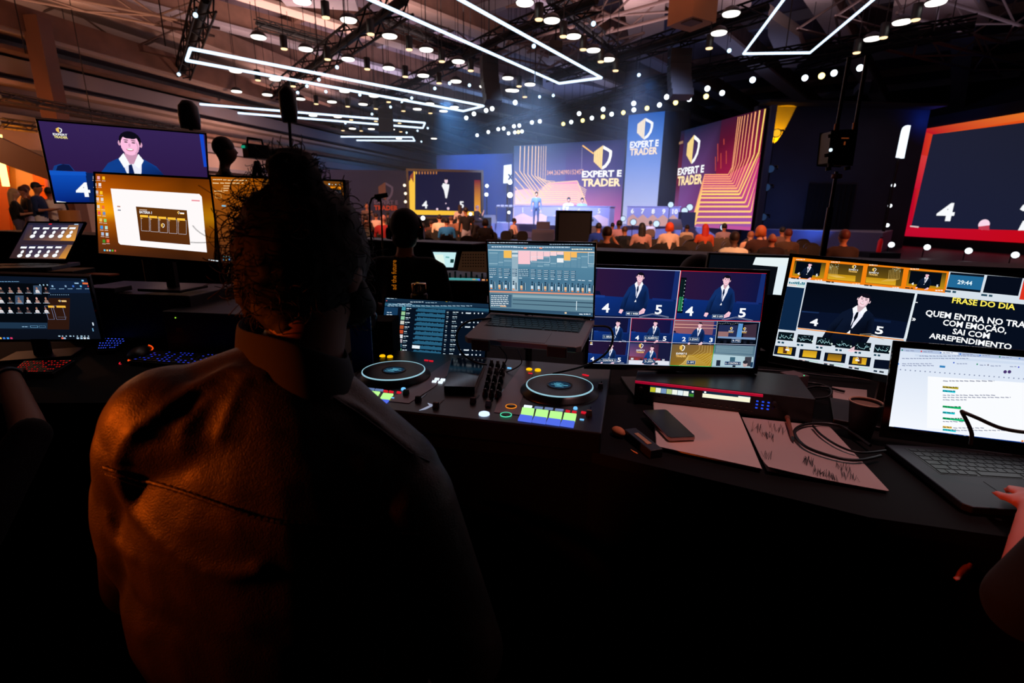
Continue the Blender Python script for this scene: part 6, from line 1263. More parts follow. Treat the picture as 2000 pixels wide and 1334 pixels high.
d0 = pz(1003, 437, STG); d1 = pz(1189, 442.5, STG); stagedesk('long pale stage desk numbered 1 to 5 before the wide screen', (d0.x, d0.y), (d1.x, d1.y), .98, ('1', '2', '3', '4', '5'), (210, 180, 190))
d0 = pz(1223, 441, STG); d1 = pz(1325, 443, STG); stagedesk('stage desk numbered 6 to 10 with a tan mountain pattern', (d0.x, d0.y), (d1.x, d1.y), 1.02, ('6', '7', '8', '9', '10'), (226, 170, 130))
def crate(name, label, cat, px, Y_, d, m, rz=0, front=None):
    P = py(*px, Y_)
    if P.z > STG: P.z = STG + .02
    elif P.z < .7: d = (d[0], d[1], d[2] + P.z); P.z = 0
    r = thing(name, label, cat, TM((P.x, P.y, P.z), rz)); b = MB(); b.box((0, 0, d[2] / 2), d); b.build('cabinet', m, r)
    if front: b = MB(); b.box((0, -d[1] / 2 - .01, d[2] / 2), (d[0] * .9, .02, d[2] * .9)); b.build('grille', front, r)
    return r
GR = mat('grille_dark', (14, 14, 20), .9)
p = pz(1118, 500, 0); crate('subwoofer', 'large black bass cabinet standing before the stage', 'speaker', (1118, 470), 17.5, (1.15, .8, 1.0), SOFTBLACK, 0, GR)
b = MB(); P = py(1118, 470, 17.5); b.box((P.x, P.y, P.z / 2), (1.2, .8, P.z)); tag(b.build('speaker_plinth', SOFTBLACK), 'black plinth under the large bass cabinet', 'plinth')
def wedge(label, px, Y_, w_, rz=0):
    P = py(*px, Y_); P.z = max(P.z, STG + .02); r = thing('stage_monitor', label, 'speaker', TM((P.x, P.y, STG + .022), rz)); b = MB(); b.add([(-w_ / 2, -.3, 0), (w_ / 2, -.3, 0), (w_ / 2, .3, 0), (-w_ / 2, .3, 0), (-w_ / 2 * .8, .0, .45), (w_ / 2 * .8, .0, .45), (w_ / 2 * .8, .25, .45), (-w_ / 2 * .8, .25, .45)], [(3, 2, 1, 0), (4, 5, 6, 7), (0, 1, 5, 4), (1, 2, 6, 5), (2, 3, 7, 6), (3, 0, 4, 7)]); b.build('cabinet', mat('wedge_grey', (96, 98, 120), .6), r)
for l, px, w_ in (('sloped floor speaker before the men in black', (955, 430), .9), ('sloped floor speaker behind the bass cabinet', (1078, 430), .6), ('wide sloped floor speaker under the guest in white', (1105, 428), 1.1), ('wide sloped floor speaker under the guest in grey blue', (1150, 428), 1.1), ('sloped floor speaker beside desk number 10', (1318, 438), .6)): wedge(l, px, 29.5 if px[0] < 1000 else 27 if px[0] < 1200 else 22.5, w_)
crate('speaker_box', 'grey speaker box beside the bass cabinet at the stage front', 'speaker', (1060, 468), 22, (.55, .5, .75), mat('box_lilac', (84, 84, 112), .7)); crate('speaker_box', 'wide low grey box at the foot of the stage near the bass cabinet', 'speaker', (1060, 470), 21, (.9, .5, .45), mat('box_lilac2', (92, 92, 120), .7))
crate('plinth', 'dark plinth under the pair of moving heads behind desk 10', 'plinth', (1340, 437), 26, (.7, .5, .75), mat('plinth_dark', (24, 28, 50), .8))
P = py(989, 430, 30.5); r = thing('gear_table', 'small table of music gear among the men in black on stage', 'table', TM((P.x, P.y, STG))); b = MB(); b.box((0, 0, .92), (1.25, .55, .04)); b.build('tabletop', GREYPL, r)
for sx in (-1, 1):
    for sy in (-1, 1): b = MB(); b.cyl((sx * .58, sy * .24, 0), (sx * .58, sy * .24, .9), .018, n=6); b.build('leg', GREYPL, r)
for k in range(5): b = MB(); b.box((0, 0, .05), (.18, .3, .07 + .03 * (k % 2))); o = tag(b.build('music_device', mat('device_pale', (170, 175, 200), .4)), 'small pale device on the stage gear table', 'device', 'devices on the stage gear table'); o.location = (P.x - .48 + .24 * k, P.y, STG + .95)

# ------------------------------------------------------------------ booth on the left
ORB = mat('orange_board', (190, 96, 30), .6)
r = thing('booth', 'orange lit exhibition booth with a slanting brown fascia behind the standing group', 'booth', Matrix.Identity(4))
def vpoly(px, Y_, m, name, th=.12):
    P_ = [py(*p, Y_) for p in px]; n = len(P_); b = MB(); bk = [p + Vector((0, th, 0)) for p in P_]; b.add(P_ + bk, [tuple(range(n)), tuple(range(2 * n - 1, n - 1, -1))] + [(i, n + i, n + (i + 1) % n, (i + 1) % n) for i in range(n)]); return b.build(name, m, r)
vpoly(((-20, 262), (0, 269), (90, 310), (96, 352), (0, 318), (-20, 312)), 18, mat('fascia_brown', (110, 76, 56), .7), 'fascia')
vpoly(((8, 300), (84, 330), (104, 470), (20, 480)), 19.5, mat('booth_back', (190, 150, 96), .5), 'back_panel')
vpoly(((60, 322), (84, 332), (104, 470), (84, 470)), 19.2, ORB, 'side_panel'); vpoly(((-20, 290), (10, 302), (22, 480), (-20, 480)), 19.3, ORB, 'post_panel'); vpoly(((8, 298), (84, 326), (84, 334), (8, 306)), 19.0, ORB, 'top_rail')
b = MB(); b.tube([py(-4, 262, 18.6), py(3, 318, 18.6), py(12, 364, 18.6)], .1, 8); b.build('light_tube', glow('warm_tube', (255, 214, 120), 3.0), r)
q = py(45, 380, 17.8); light('POINT', 'booth_inner_light', (q.x, q.y + .6, 3.2), 260, (255, 140, 30), .15); q = py(60, 430, 15); light('POINT', 'booth_inner_light', (q.x - 2, q.y - 1.5, 3.0), 120, (255, 140, 50), .15)
b = MB(); P = py(138, 432, 12); b.cyl((0, 0, 0), (0, 0, 1.2), .2, .2, 20); o = tag(b.build('round_pillar', mat('amber_pillar', (200, 130, 70), .5)), 'amber round counter lit below the television', 'counter'); o.location = (P.x, P.y, .28)

# ================================================================== people
from mathutils.bvhtree import BVHTree
def _seg(p, a, b):
    d = b - a; t = max(0, min(1, (p - a).dot(d) / max(1e-12, d.length_squared))); return t, (p - (a + d * t)).length
def fuse(prims, voxel, smooth=4, n=14):
    "one closed surface grown round tapered limbs and rounded masses; each face takes the material of the nearest one"
    b = MB(); Q = []
    for p in prims:
        if p[0] == 'c':
            a_, r0, b_, r1, m = Vector(p[1]), p[2], Vector(p[3]), p[4], p[5]; Q.append(('c', a_, r0, b_, r1, m))
            d = b_ - a_; q = d.to_track_quat('Z', 'Y').to_matrix().to_4x4(); L = d.length; pr = []
            for i in range(6): t = PI / 2 * i / 5; pr.append((r0 * math.sin(t), -r0 * math.cos(t)))
            for i in range(6): t = PI / 2 * i / 5; pr.append((r1 * math.cos(t), L + r1 * math.sin(t)))
            b.lathe(pr, Matrix.Translation(a_) @ q, n)
        else:
            c, r, m = Vector(p[1]), p[2], p[3]; R_ = p[4] if len(p) > 4 else Matrix.Identity(3); Q.append(('e', c, r, R_, m))
            b.ell((0, 0, 0), r, n, Matrix.Translation(c) @ R_.to_4x4())
    me = bpy.data.meshes.new('f'); me.from_pydata(b.v, [], b.f); bm = bmesh.new(); bm.from_mesh(me); bmesh.ops.remove_doubles(bm, verts=bm.verts, dist=1e-6); bm.to_mesh(me); bm.free()
    o = bpy.data.objects.new('f', me); COL.objects.link(o)
    k = o.modifiers.new('r', 'REMESH'); k.mode = 'VOXEL'; k.voxel_size = voxel
    if smooth: k = o.modifiers.new('s', 'SMOOTH'); k.factor = .6; k.iterations = smooth
    out = bpy.data.meshes.new_from_object(o.evaluated_get(bpy.context.evaluated_depsgraph_get())); bpy.data.objects.remove(o); bpy.data.meshes.remove(me)
    out.polygons.foreach_set('use_smooth', [True] * len(out.polygons))
    if len({q[-1] for q in Q}) > 1:
        idx = []
        for f in out.polygons:
            p = f.center; best = 9
            for q in Q:
                if q[0] == 'c': t, d = _seg(p, q[1], q[3]); d -= q[2] + (q[4] - q[2]) * t
                else: v = q[3].transposed() @ (p - q[1]); kk = math.sqrt(sum((v[i] / q[2][i]) ** 2 for i in range(3))); d = (kk - 1) * min(q[2])
                if d < best: best = d; bi = q[-1]
            idx.append(bi)
        out.polygons.foreach_set('material_index', idx)
    return out
def meshobj(name, me, mats, parent=None, M=None):
    if len(me.materials) == 0:
        for m in mats: me.materials.append(None)
    o = bpy.data.objects.new(name, me); COL.objects.link(o)
    for i, m in enumerate(mats): o.material_slots[i].link = 'OBJECT'; o.material_slots[i].material = m
    if parent is not None: o.parent = parent
    if M is not None: o.matrix_world = M
    return o
def mirror(ps): return ps + [tuple((-x[0], x[1], x[2]) if isinstance(x, tuple) and len(x) == 3 and isinstance(x[0], (int, float)) and i in (1, 3) and p[0] == 'c' else ((-x[0], x[1], x[2]) if i == 1 and p[0] == 'e' else x) for i, x in enumerate(p)) for p in ps]
# materials: 0 skin 1 top 2 trousers 3 shoes
def head(c, s=1.0, look=0., m=0):
    c = Vector(c); R_ = Matrix.Rotation(look, 3, 'Z'); f = lambda v: tuple(c + R_ @ (Vector(v) * s)); r = lambda *v: tuple(k * s for k in v)
    return [('e', f((0, 0, 0)), r(.076, .095, .112), m, R_), ('e', f((0, .04, -.06)), r(.055, .055, .055), m, R_), ('c', f((0, .09, .01)), .010 * s, f((0, .108, -.022)), .014 * s, m), ('e', f((0, .085, -.058)), r(.026, .014, .010), m, R_),
            ('e', f((.078, -.005, -.01)), r(.012, .022, .032), m, R_), ('e', f((-.078, -.005, -.01)), r(.012, .022, .032), m, R_)]
def hand(p, d, m=0, s=1.0):
    p, d = Vector(p), Vector(d).normalized(); up = Vector((0, 0, 1)); sd = d.cross(up).normalized(); out = [('e', tuple(p + d * .035 * s), (.032 * s, .04 * s, .016 * s), m, Matrix((sd, d, sd.cross(d))).transposed())]
    for k, L in enumerate((.055, .065, .06, .048)):
        b_ = p + d * .07 * s + sd * (k - 1.5) * .017 * s; q = b_ + d * L * .6 * s - up * .006 * s; out += [('c', tuple(b_), .0085 * s, tuple(q), .008 * s, m), ('c', tuple(q), .008 * s, tuple(q + d * L * .4 * s - up * .014 * s), .007 * s, m)]
    t = p + d * .02 * s - sd * .028 * s; out.append(('c', tuple(t), .010 * s, tuple(t + (d * .045 - sd * .022 - up * .01) * s), .008 * s, m)); return out
def sitting(arm='lap', look=0.):
    P = [('e', (0, -.02, .56), (.17, .14, .12), 2), ('c', (0, -.02, .62), .135, (0, 0, .84), .145, 1), ('e', (0, 0, .88), (.19, .115, .14), 1), ('c', (-.15, 0, .955), .062, (.15, 0, .955), .062, 1), ('c', (0, .0, .97), .052, (0, .025, 1.08), .048, 0)] + head((0, .04, 1.165), 1, look)
    P += mirror([('c', (.095, .02, .53), .08, (.12, .43, .53), .06, 2), ('c', (.12, .43, .52), .057, (.12, .44, .10), .042, 2), ('c', (.12, .44, .045), .042, (.12, .56, .035), .035, 3)])
    L_ = [('c', (.2, 0, .94), .052, (.245, .05, .70), .043, 1), ('c', (.245, .05, .70), .040, (.14, .27, .63), .029, 0)]
    Rr = mirror(L_)[2:] + hand((-.14, .27, .63), (.3, .9, -.1))
    if arm == 'phone': L_ = [('c', (.2, 0, .94), .052, (.25, .14, .74), .043, 1), ('c', (.25, .14, .74), .038, (.2, .3, 1.0), .028, 0)] + hand((.2, .3, 1.0), (0, .2, 1))
    elif arm == 'face': L_ = [('c', (.2, 0, .94), .055, (.36, .12, .76), .045, 1), ('c', (.36, .12, .76), .042, (.13, .12, 1.08), .03, 0)] + hand((.13, .12, 1.08), (-.35, 0, 1))
    else: L_ = L_ + hand((.14, .27, .63), (-.3, .9, -.1))
    return P + L_ + Rr
def standing(arm='down', look=0.):
    P = [('e', (0, 0, .93), (.165, .12, .13), 2), ('c', (0, 0, 1.0), .125, (0, 0, 1.22), .14, 1), ('e', (0, 0, 1.29), (.19, .11, .15), 1), ('c', (-.155, 0, 1.39), .06, (.155, 0, 1.39), .06, 1), ('c', (0, 0, 1.42), .05, (0, .02, 1.52), .048, 0)] + head((0, .03, 1.62), 1, look)
    P += mirror([('c', (.09, 0, .88), .085, (.105, .02, .48), .058, 2), ('c', (.105, .02, .48), .056, (.11, -.01, .1), .042, 2), ('c', (.11, 0, .045), .042, (.115, .14, .035), .035, 3)])
    if arm == 'down': P += mirror([('c', (.205, 0, 1.38), .052, (.25, -.02, 1.1), .042, 1), ('c', (.25, -.02, 1.1), .04, (.24, .08, .86), .03, 1)]) + hand((.24, .08, .86), (0, .2, -1)) + hand((-.24, .08, .86), (0, .2, -1))
    else: P += mirror([('c', (.205, 0, 1.38), .052, (.25, .04, 1.12), .042, 1), ('c', (.25, .04, 1.12), .038, (.1, .3, 1.16), .028, 0)]) + hand((.1, .3, 1.16), (-.2, .9, .2)) + hand((-.1, .3, 1.16), (.2, .9, .2))
    return P
TPL = {'sit': fuse(sitting(), .022), 'phone': fuse(sitting('phone'), .022), 'face': fuse(sitting('face'), .022), 'stand': fuse(standing(), .024), 'hold': fuse(standing('hold'), .024)}
def hairmesh(kind, c):
    x, y, z = c
    P = [('e', (x, y - .012, z + .03), (.086, .1, .1), 0)]
    if kind == 'bald': P = [('e', (x, y - .03, z - .02), (.082, .085, .05), 0)]
    if kind == 'long': P += [('c', (x - .04, y - .06, z), .055, (x - .05, y - .085, z - .24), .045, 0), ('c', (x + .04, y - .06, z), .055, (x + .05, y - .085, z - .24), .045, 0), ('c', (x, y - .07, z), .06, (x, y - .095, z - .27), .05, 0)]
    if kind == 'bob': P += [('e', (x, y - .03, z + .01), (.105, .11, .12), 0), ('e', (x - .06, y - .03, z - .05), (.05, .06, .06), 0), ('e', (x + .06, y - .03, z - .05), (.05, .06, .06), 0)]
    if kind == 'cap': P += [('e', (x, y + .09, z + .045), (.06, .08, .012), 0)]
    return fuse(P, .014, 3)
HC = {'sit': (0, .04, 1.165), 'phone': (0, .04, 1.165), 'face': (0, .04, 1.165), 'stand': (0, .03, 1.62), 'hold': (0, .03, 1.62)}
_H = {}
SK = {'fair': mat('skin_fair', (214, 160, 136), .6), 'tan': mat('skin_tan', (180, 118, 88), .6), 'dark': mat('skin_dark', (110, 70, 52), .6)}
def cloth(c): return mat('cloth_%d_%d_%d' % c, c, .9, bump=.1, bscale=30)
SHOE = mat('shoe_black', (16, 16, 18), .5)
def person(label, pose, M_, top, trou=(40, 44, 60), hair='short', hc=(22, 16, 14), skin='fair', group=None):
    o = meshobj('person', TPL[pose], [SK[skin], cloth(top), cloth(trou), SHOE], None, M_); tag(o, label, 'person', group)
    kk = (hair, HC[pose][2])
    if kk not in _H: _H[kk] = hairmesh(hair, HC[pose])
    h_ = meshobj('cap' if hair == 'cap' else 'hair', _H[kk], [mat('hair_%d_%d_%d' % hc, hc, .6, bump=.4, bscale=80)]); h_.parent = o
    return o
# chair: seat, rounded backrest, four legs
def chair():
    t = thing('audience_chair', 'black round-backed audience chair standing empty among the rows before the stage', 'chair', Matrix.Identity(4), 'empty black chairs of the audience rows')
    b = MB(); b.prism(rr(.44, .42, .06), .43, .48); b.build('seat', mat('chair_cushion', (12, 12, 14), .6), t)
    b = MB(); b.prism([(x, y + .66) for x, y in rr(.42, .40, .16)], -.02, .02, Matrix.Translation((0, -.22, 0)) @ Matrix.Rotation(PI / 2 - .12, 4, 'X') @ Matrix.Translation((0, -.0, 0))); b.build('backrest', mat('chair_vinyl', (12, 13, 17), .28), t)
    for sx in (-1, 1):
        for sy in (-1, 1): b = MB(); b.cyl((sx * .19, sy * .18, .43), (sx * .2, sy * .21, 0), .012, n=5); b.build('leg', DARKMETAL, t)
    return t
chair0 = chair(); used = [False]
def put_chair(x, y, rz=0, lab=None, grp=None):
    M_ = TM((x, y, 0), rz)
    if not used[0]: chair0.matrix_world = M_; used[0] = True; return
    c = dup(chair0, M_)
    if lab: c['label'] = lab
HORX = lambda x: 410 + (x - 1000) * .0131
occ = []
def seat_at(x, yt, w, label, top, hair='short', hc=(22, 16, 14), skin='fair', pose='sit', trou=(40, 44, 60), look=0, ch=True):
    dy = yt - HORX(x); Y_ = 215 / w; zt = 1.62 - dy * Y_ / 1048; s = min(1.1, max(.92, zt / 1.29)); Y_ = (1.62 - 1.29 * s) * 1048 / dy
    P = py(x, yt, Y_); rz = -math.atan2(P.x - 1.5, P.y - 0) * .4 + look
    M_ = TM((P.x, P.y, 0), rz, s); occ.append((P.x, P.y)); o = person(label, pose, M_, top, trou, hair, hc, skin)
    if ch: put_chair(P.x, P.y, rz, 'black audience chair under a seated spectator', None)
    return o
RB = 'audience before the stage'
A_ = [(1157, 427, 8, 'person in dark brown beside the black bass cabinet', (60, 44, 44), 'short', (22, 14, 12), 'tan', 'sit'), (1170, 435, 15, 'person in a blue shirt seated beside the bass cabinet', (20, 60, 170), 'short', (20, 20, 30), 'tan', 'sit'),
      (1187, 442, 24, 'person in black raising a bare arm to the face, seated in the last rows', (16, 14, 16), 'short', (34, 18, 14), 'fair', 'face'), (1197, 435, 11, 'person with dark hair between the blue shirt and the pink shirt', (70, 50, 60), 'short', (18, 14, 18), 'tan', 'sit'),
      (1210, 430, 13, 'person in a pink shirt seated in front of the raised arm', (200, 150, 165), 'short', (14, 12, 14), 'dark', 'sit'), (1221, 442, 15, 'person with cropped brown hair in a black top', (20, 22, 34), 'short', (70, 42, 32), 'tan', 'sit'),
      (1255, 435, 16, 'person with long black hair and a beige top', (190, 140, 130), 'long', (14, 10, 12), 'fair', 'sit'), (1271, 431, 9, 'person in a white shirt far forward near the stage edge', (215, 195, 190), 'short', (30, 18, 16), 'dark', 'sit'),
      (1309, 434, 16, 'person with curly bright orange hair and a white top', (225, 190, 170), 'bob', (225, 74, 20), 'fair', 'sit'), (1343, 439, 12, 'person with short dark hair and a cream shirt', (225, 195, 165), 'short', (26, 16, 16), 'tan', 'sit'),
      (1379, 437, 15, 'person with long straight red hair', (200, 80, 40), 'long', (190, 34, 14), 'fair', 'sit'), (1416, 436, 13, 'person in a pale shirt with a dark strap', (170, 140, 150), 'short', (14, 12, 16), 'tan', 'sit'),
      (1437, 452, 24, 'man in a glowing white shirt seated nearest, before the tiled monitor', (250, 240, 215), 'short', (44, 22, 14), 'dark', 'sit'), (1488, 440, 20, 'person with blond orange hair in a brown jacket holding up a phone', (70, 40, 34), 'bob', (196, 100, 50), 'fair', 'phone'),
      (1468, 452, 15, 'person in a pale top beside the blond spectator', (225, 170, 140), 'short', (150, 90, 60), 'fair', 'sit'), (1511, 455, 22, 'bald man in a dark shirt lit orange', (44, 30, 30), 'bald', (150, 60, 30), 'tan', 'sit'), (1530, 443, 15, 'person with black hair in a striped grey shirt', (120, 90, 80), 'short', (12, 12, 14), 'tan', 'sit'),
      (1542, 447, 19, 'man in a khaki brown shirt beside the bald man', (84, 62, 48), 'short', (90, 34, 26), 'tan', 'sit'), (1653, 448, 24, 'man in a dark brown shirt seated alone beside the tall pole', (52, 36, 34), 'short', (90, 36, 26), 'tan', 'sit')]
for x, yt, w, l, top, hr, hc, sk, ps in A_: seat_at(x, yt, w, l, top, hr, hc, sk, ps, ch=x != 1437)
Lf_ = [(707, 410, 8, 'person in white at the edge of the far crowd behind the dark head', (220, 170, 150), 'short', (60, 34, 26), 'fair', 'sit'), (714, 419, 10, 'person with dark curls seated below the far bald man', (60, 36, 30), 'bob', (36, 20, 18), 'tan', 'sit'),
       (734, 416, 10, 'dark haired person in a white top seen behind the microphone stand', (230, 200, 190), 'short', (40, 16, 14), 'tan', 'sit'), (748, 420, 15, 'grey haired person in a dark red sweater', (130, 16, 24), 'short', (150, 96, 90), 'tan', 'sit'),
       (757, 414, 11, 'person in black behind the dark red sweater', (26, 22, 26), 'short', (20, 16, 18), 'tan', 'sit'), (815, 424, 12, 'person in an orange shirt beside the headphones', (235, 110, 30), 'short', (80, 30, 20), 'tan', 'sit'),
       (858, 419, 14, 'person in a glowing white shirt below the yellow frame', (245, 225, 205), 'short', (34, 22, 22), 'fair', 'sit'), (872, 425, 13, 'person in a bright blue shirt with dark hair', (36, 120, 200), 'short', (14, 18, 26), 'tan', 'sit'),
       (881, 422, 11, 'person in grey behind the bright blue shirt', (120, 92, 84), 'short', (80, 46, 40), 'fair', 'sit'), (898, 420, 11, 'person with brown hair beside the standing woman in white', (150, 104, 84), 'short', (60, 36, 28), 'fair', 'sit'),
       (922, 422, 12, 'person with dark hair before the kneeling cameraman', (30, 24, 28), 'short', (20, 14, 16), 'tan', 'sit'), (948, 427, 13, 'person in black with an arm out below the sloped speaker', (24, 20, 24), 'bob', (24, 14, 16), 'tan', 'phone'),
       (826, 436, 12, 'person in dark clothes low among the left rows', (34, 26, 30), 'short', (30, 20, 20), 'tan', 'sit'), (842, 430, 11, 'person in brown between the orange and the white shirt', (80, 50, 44), 'short', (40, 26, 22), 'tan', 'sit'),
       (1003, 426, 10, 'person in a pale pink shirt seated sideways before the stage', (230, 190, 180), 'short', (20, 26, 40), 'tan', 'sit'), (769, 421, 11, 'person in brown just beside the headphones', (84, 50, 40), 'short', (26, 16, 14), 'tan', 'sit')]
for k, (x, yt, w, l, top, hr, hc, sk, ps) in enumerate(Lf_): seat_at(x, yt, w, l, top, hr, hc, sk, ps, trou=(210, 205, 215) if k == 7 else (40, 44, 60), look=-1.1 if k == 14 else 0)
# empty chairs
for r_ in range(9):
    Y_ = 7.6 + 1.05 * r_ + .0
    for k in range(14):
        x = Y_ * .185 + .56 * k + (r_ % 2) * .2
        if x / Y_ > .60 or min((math.hypot(x - a_, Y_ - b_) for a_, b_ in occ), default=9) < .62: continue
        put_chair(x, Y_ + (k * .02), -.12)
for r_ in range(5):
    Y_ = 12.5 + 1.5 * r_
    for k in range(10):
        x = -Y_ * .21 + .62 * k
        if x > -.03 * Y_ or min((math.hypot(x - a_, Y_ - b_) for a_, b_ in occ), default=9) < .65: continue
        put_chair(x, Y_, .05)
for k in range(3): put_chair(-.9 + .62 * k, 19.5, 0)
# people standing
def stand_at(x, yfeet_z, yt, hgt, label, pose, rz, **k):
    "standing figure of height hgt whose crown is seen at x, yt, feet on the level yfeet_z"
    r_ = ray(x, yt); Y_ = (yfeet_z + hgt - 1.62) / r_.z * r_.y; P = EYE + r_ * ((yfeet_z + hgt - 1.62) / r_.z)
    return person(label, pose, TM((P.x, P.y, yfeet_z), rz, hgt / 1.735), **k)
def stand_d(x, yt, Y_, label, pose, rz, zf, **k):
    P = py(x, yt, Y_); return person(label, pose, TM((P.x, P.y, zf), rz, (P.z - zf) / 1.735), **k)
stand_d(1048, 374.5, 25.2, 'presenter in a grey blue suit standing on the stage', 'stand', PI, STG + .02, top=(96, 120, 160), trou=(60, 80, 120), hair='short', hc=(24, 16, 18))
stand_at(947, STG + .02, 379.5, 1.74, 'man in a black t-shirt on stage nearest the yellow framed screen', 'stand', PI, top=(14, 18, 26), trou=(14, 16, 26))
stand_at(975, STG + .02, 379.5, 1.74, 'man in a black t-shirt and light jeans on stage before the gear table', 'stand', PI - .4, top=(16, 20, 34), trou=(110, 150, 210), hc=(90, 30, 30))
stand_at(994, STG + .02, 383, 1.70, 'man in black behind the gear table on stage', 'hold', PI, top=(14, 18, 26), trou=(14, 16, 26))
stand_d(898, 400, 24.5, 'woman in white standing before the yellow framed screen', 'hold', .3, 0, top=(250, 235, 230), trou=(240, 225, 225), hair='long', hc=(50, 30, 26))
stand_d(910, 405, 17, 'man in a dark t-shirt and pale jeans standing between the rows', 'stand', .5, 0, top=(26, 26, 32), trou=(170, 175, 200), hair='short', hc=(30, 20, 20), skin='tan')
P = py(931, 401, 26.5); o = person('cameraman crouching at the stage edge before the first man in black', 'phone', TM((P.x, P.y, P.z - 1.29), -.9), (30, 36, 60), hair='short', hc=(150, 130, 140)); 
b = MB(); b.box((P.x, P.y, (P.z - .85) / 2), (.8, .8, P.z - .85)); tag(b.build('step_block', mat('step_navy', (20, 26, 60), .8)), 'navy step block under the crouching cameraman', 'step')
for x, l, c in ((1107, 'seated guest in white behind stage desk number 3', (220, 225, 240)), (1134, 'seated guest in grey blue behind stage desk number 4', (140, 170, 210))): P = pz(x, 441, STG); person(l, 'sit', TM((P.x + .15, P.y + 1.0, STG + .02), PI, 1.12), c, hc=(20, 30, 50))
# standing group by the booth
ZB = .28
for x, yt, l, ps, rz, kw in ((22, 368, 'blonde woman in black looking at a phone in the standing group', 'hold', -.9, dict(top=(18, 16, 18), trou=(90, 84, 110), hair='long', hc=(190, 150, 110))), (44, 364, 'man in black facing the group behind the blonde woman', 'hold', 2.6, dict(top=(16, 16, 24), trou=(190, 190, 220), hc=(70, 30, 24), skin='tan')),
                             (66, 356, 'man in a dark cap, navy shirt and white trousers', 'hold', -1.2, dict(top=(16, 40, 84), trou=(225, 220, 225), hair='cap', hc=(14, 26, 34), skin='tan')), (93, 366, 'man in a white shirt beside the television edge', 'hold', .9, dict(top=(245, 225, 210), trou=(30, 30, 44), hc=(20, 14, 14), skin='tan')),
                             (104, 372, 'person in black half hidden behind the television edge', 'stand', 1.2, dict(top=(12, 12, 16), trou=(14, 14, 20), hc=(20, 14, 14))), (50, 361, 'taller man in orange light at the back of the standing group', 'stand', 2.9, dict(top=(90, 50, 40), trou=(40, 30, 30), hc=(110, 50, 36), skin='tan'))):
    stand_d(x, yt, {22: 12.2, 44: 13.3, 66: 12.3, 93: 12.8, 104: 13.8, 50: 14.8}[x], l, ps, rz, ZB, **kw)
stand_d(716, 397, 24, 'bald man standing behind the far crowd', 'stand', PI, 0, top=(110, 90, 90), trou=(50, 40, 44), hair='bald', hc=(120, 60, 50), skin='tan')

# ------------------------------------------------------------------ seated man in the foreground
SKIN = mat('man_skin', (120, 76, 62), .6, bump=.05, bscale=300); HAIR = mat('dark_curly_hair', (7, 6, 6), .75, bump=.5, bscale=120)
JACK = bpy.data.materials.new('worn_jacket'); JACK.use_nodes = True; nt = JACK.node_tree; bs = nt.nodes['Principled BSDF']; tc = nt.nodes.new('ShaderNodeTexCoord')
n1 = nt.nodes.new('ShaderNodeTexNoise'); n1.inputs['Scale'].default_value = 9; n1.inputs['Detail'].default_value = 7; n1.inputs['Distortion'].default_value = .5; n2 = nt.nodes.new('ShaderNodeTexNoise'); n2.inputs['Scale'].default_value = 420
rp_ = nt.nodes.new('ShaderNodeValToRGB'); rp_.color_ramp.elements[0].color = (*lin((34, 27, 23)), 1); rp_.color_ramp.elements[1].color = (*lin((62, 50, 42)), 1); rp_.color_ramp.elements[0].position = .4; rp_.color_ramp.elements[1].position = .7
nt.links.new(tc.outputs['Object'], n1.inputs['Vector']); nt.links.new(tc.outputs['Object'], n2.inputs['Vector']); nt.links.new(n1.outputs['Fac'], rp_.inputs['Fac']); nt.links.new(rp_.outputs['Color'], bs.inputs['Base Color']); bs.inputs['Roughness'].default_value = .5
mx_ = nt.nodes.new('ShaderNodeMath'); mx_.operation = 'MULTIPLY_ADD'; mx_.inputs[1].default_value = .15; nt.links.new(n2.outputs['Fac'], mx_.inputs[0]); nt.links.new(n1.outputs['Fac'], mx_.inputs[2])
bp_ = nt.nodes.new('ShaderNodeBump'); bp_.inputs['Strength'].default_value = .5; bp_.inputs['Distance'].default_value = .01; nt.links.new(mx_.outputs[0], bp_.inputs['Height']); nt.links.new(bp_.outputs['Normal'], bs.inputs['Normal'])
man_ = thing('person', 'man with a dark curly bun and worn jacket seated with his back to us', 'person', Matrix.Identity(4))
hc_ = py(612, 500, .82); v = lambda x, y, Y_: tuple(py(x, y, Y_))
RH = Matrix.Rotation(-.45, 3, 'Z') @ Matrix.Rotation(.12, 3, 'Y')
def hp(x, y, z): return tuple(hc_ + RH @ Vector((x, y, z)))
chest = py(535, 960, .77); hip = Vector((chest.x + .0, .74, .86))
body = [('e', tuple(hc_), (.076, .098, .115), 0, RH), ('e', hp(0, .045, -.065), (.056, .056, .055), 0, RH), ('c', hp(0, .095, .0), .010, hp(0, .115, -.03), .014, 0), ('e', hp(0, .09, -.062), (.026, .014, .01), 0, RH),
        ('e', hp(.083, .0, -.015), (.010, .022, .034), 0, RH), ('e', hp(-.083, .0, -.015), (.010, .022, .034), 0, RH), ('c', hp(0, -.0, -.07), .058, v(585, 740, .79), .066, 0), ('e', tuple(chest), (.16, .09, .17), 0), ('e', tuple(hip), (.15, .11, .13), 0)]
EL, ER = Vector(v(278, 1130, .80)), Vector(v(905, 1270, .72)); WL, WR = Vector((-.42, 1.08, .93)), Vector((-.17, 1.02, .92))
body += [('c', v(300, 820, .74), .05, tuple(EL), .04, 0), ('c', tuple(EL), .036, tuple(WL), .026, 0), ('c', v(800, 930, .74), .05, tuple(ER), .04, 0), ('c', tuple(ER), .036, tuple(WR), .026, 0)] + hand(WL, (.2, 1, 0)) + hand(WR, (-.1, 1, 0))
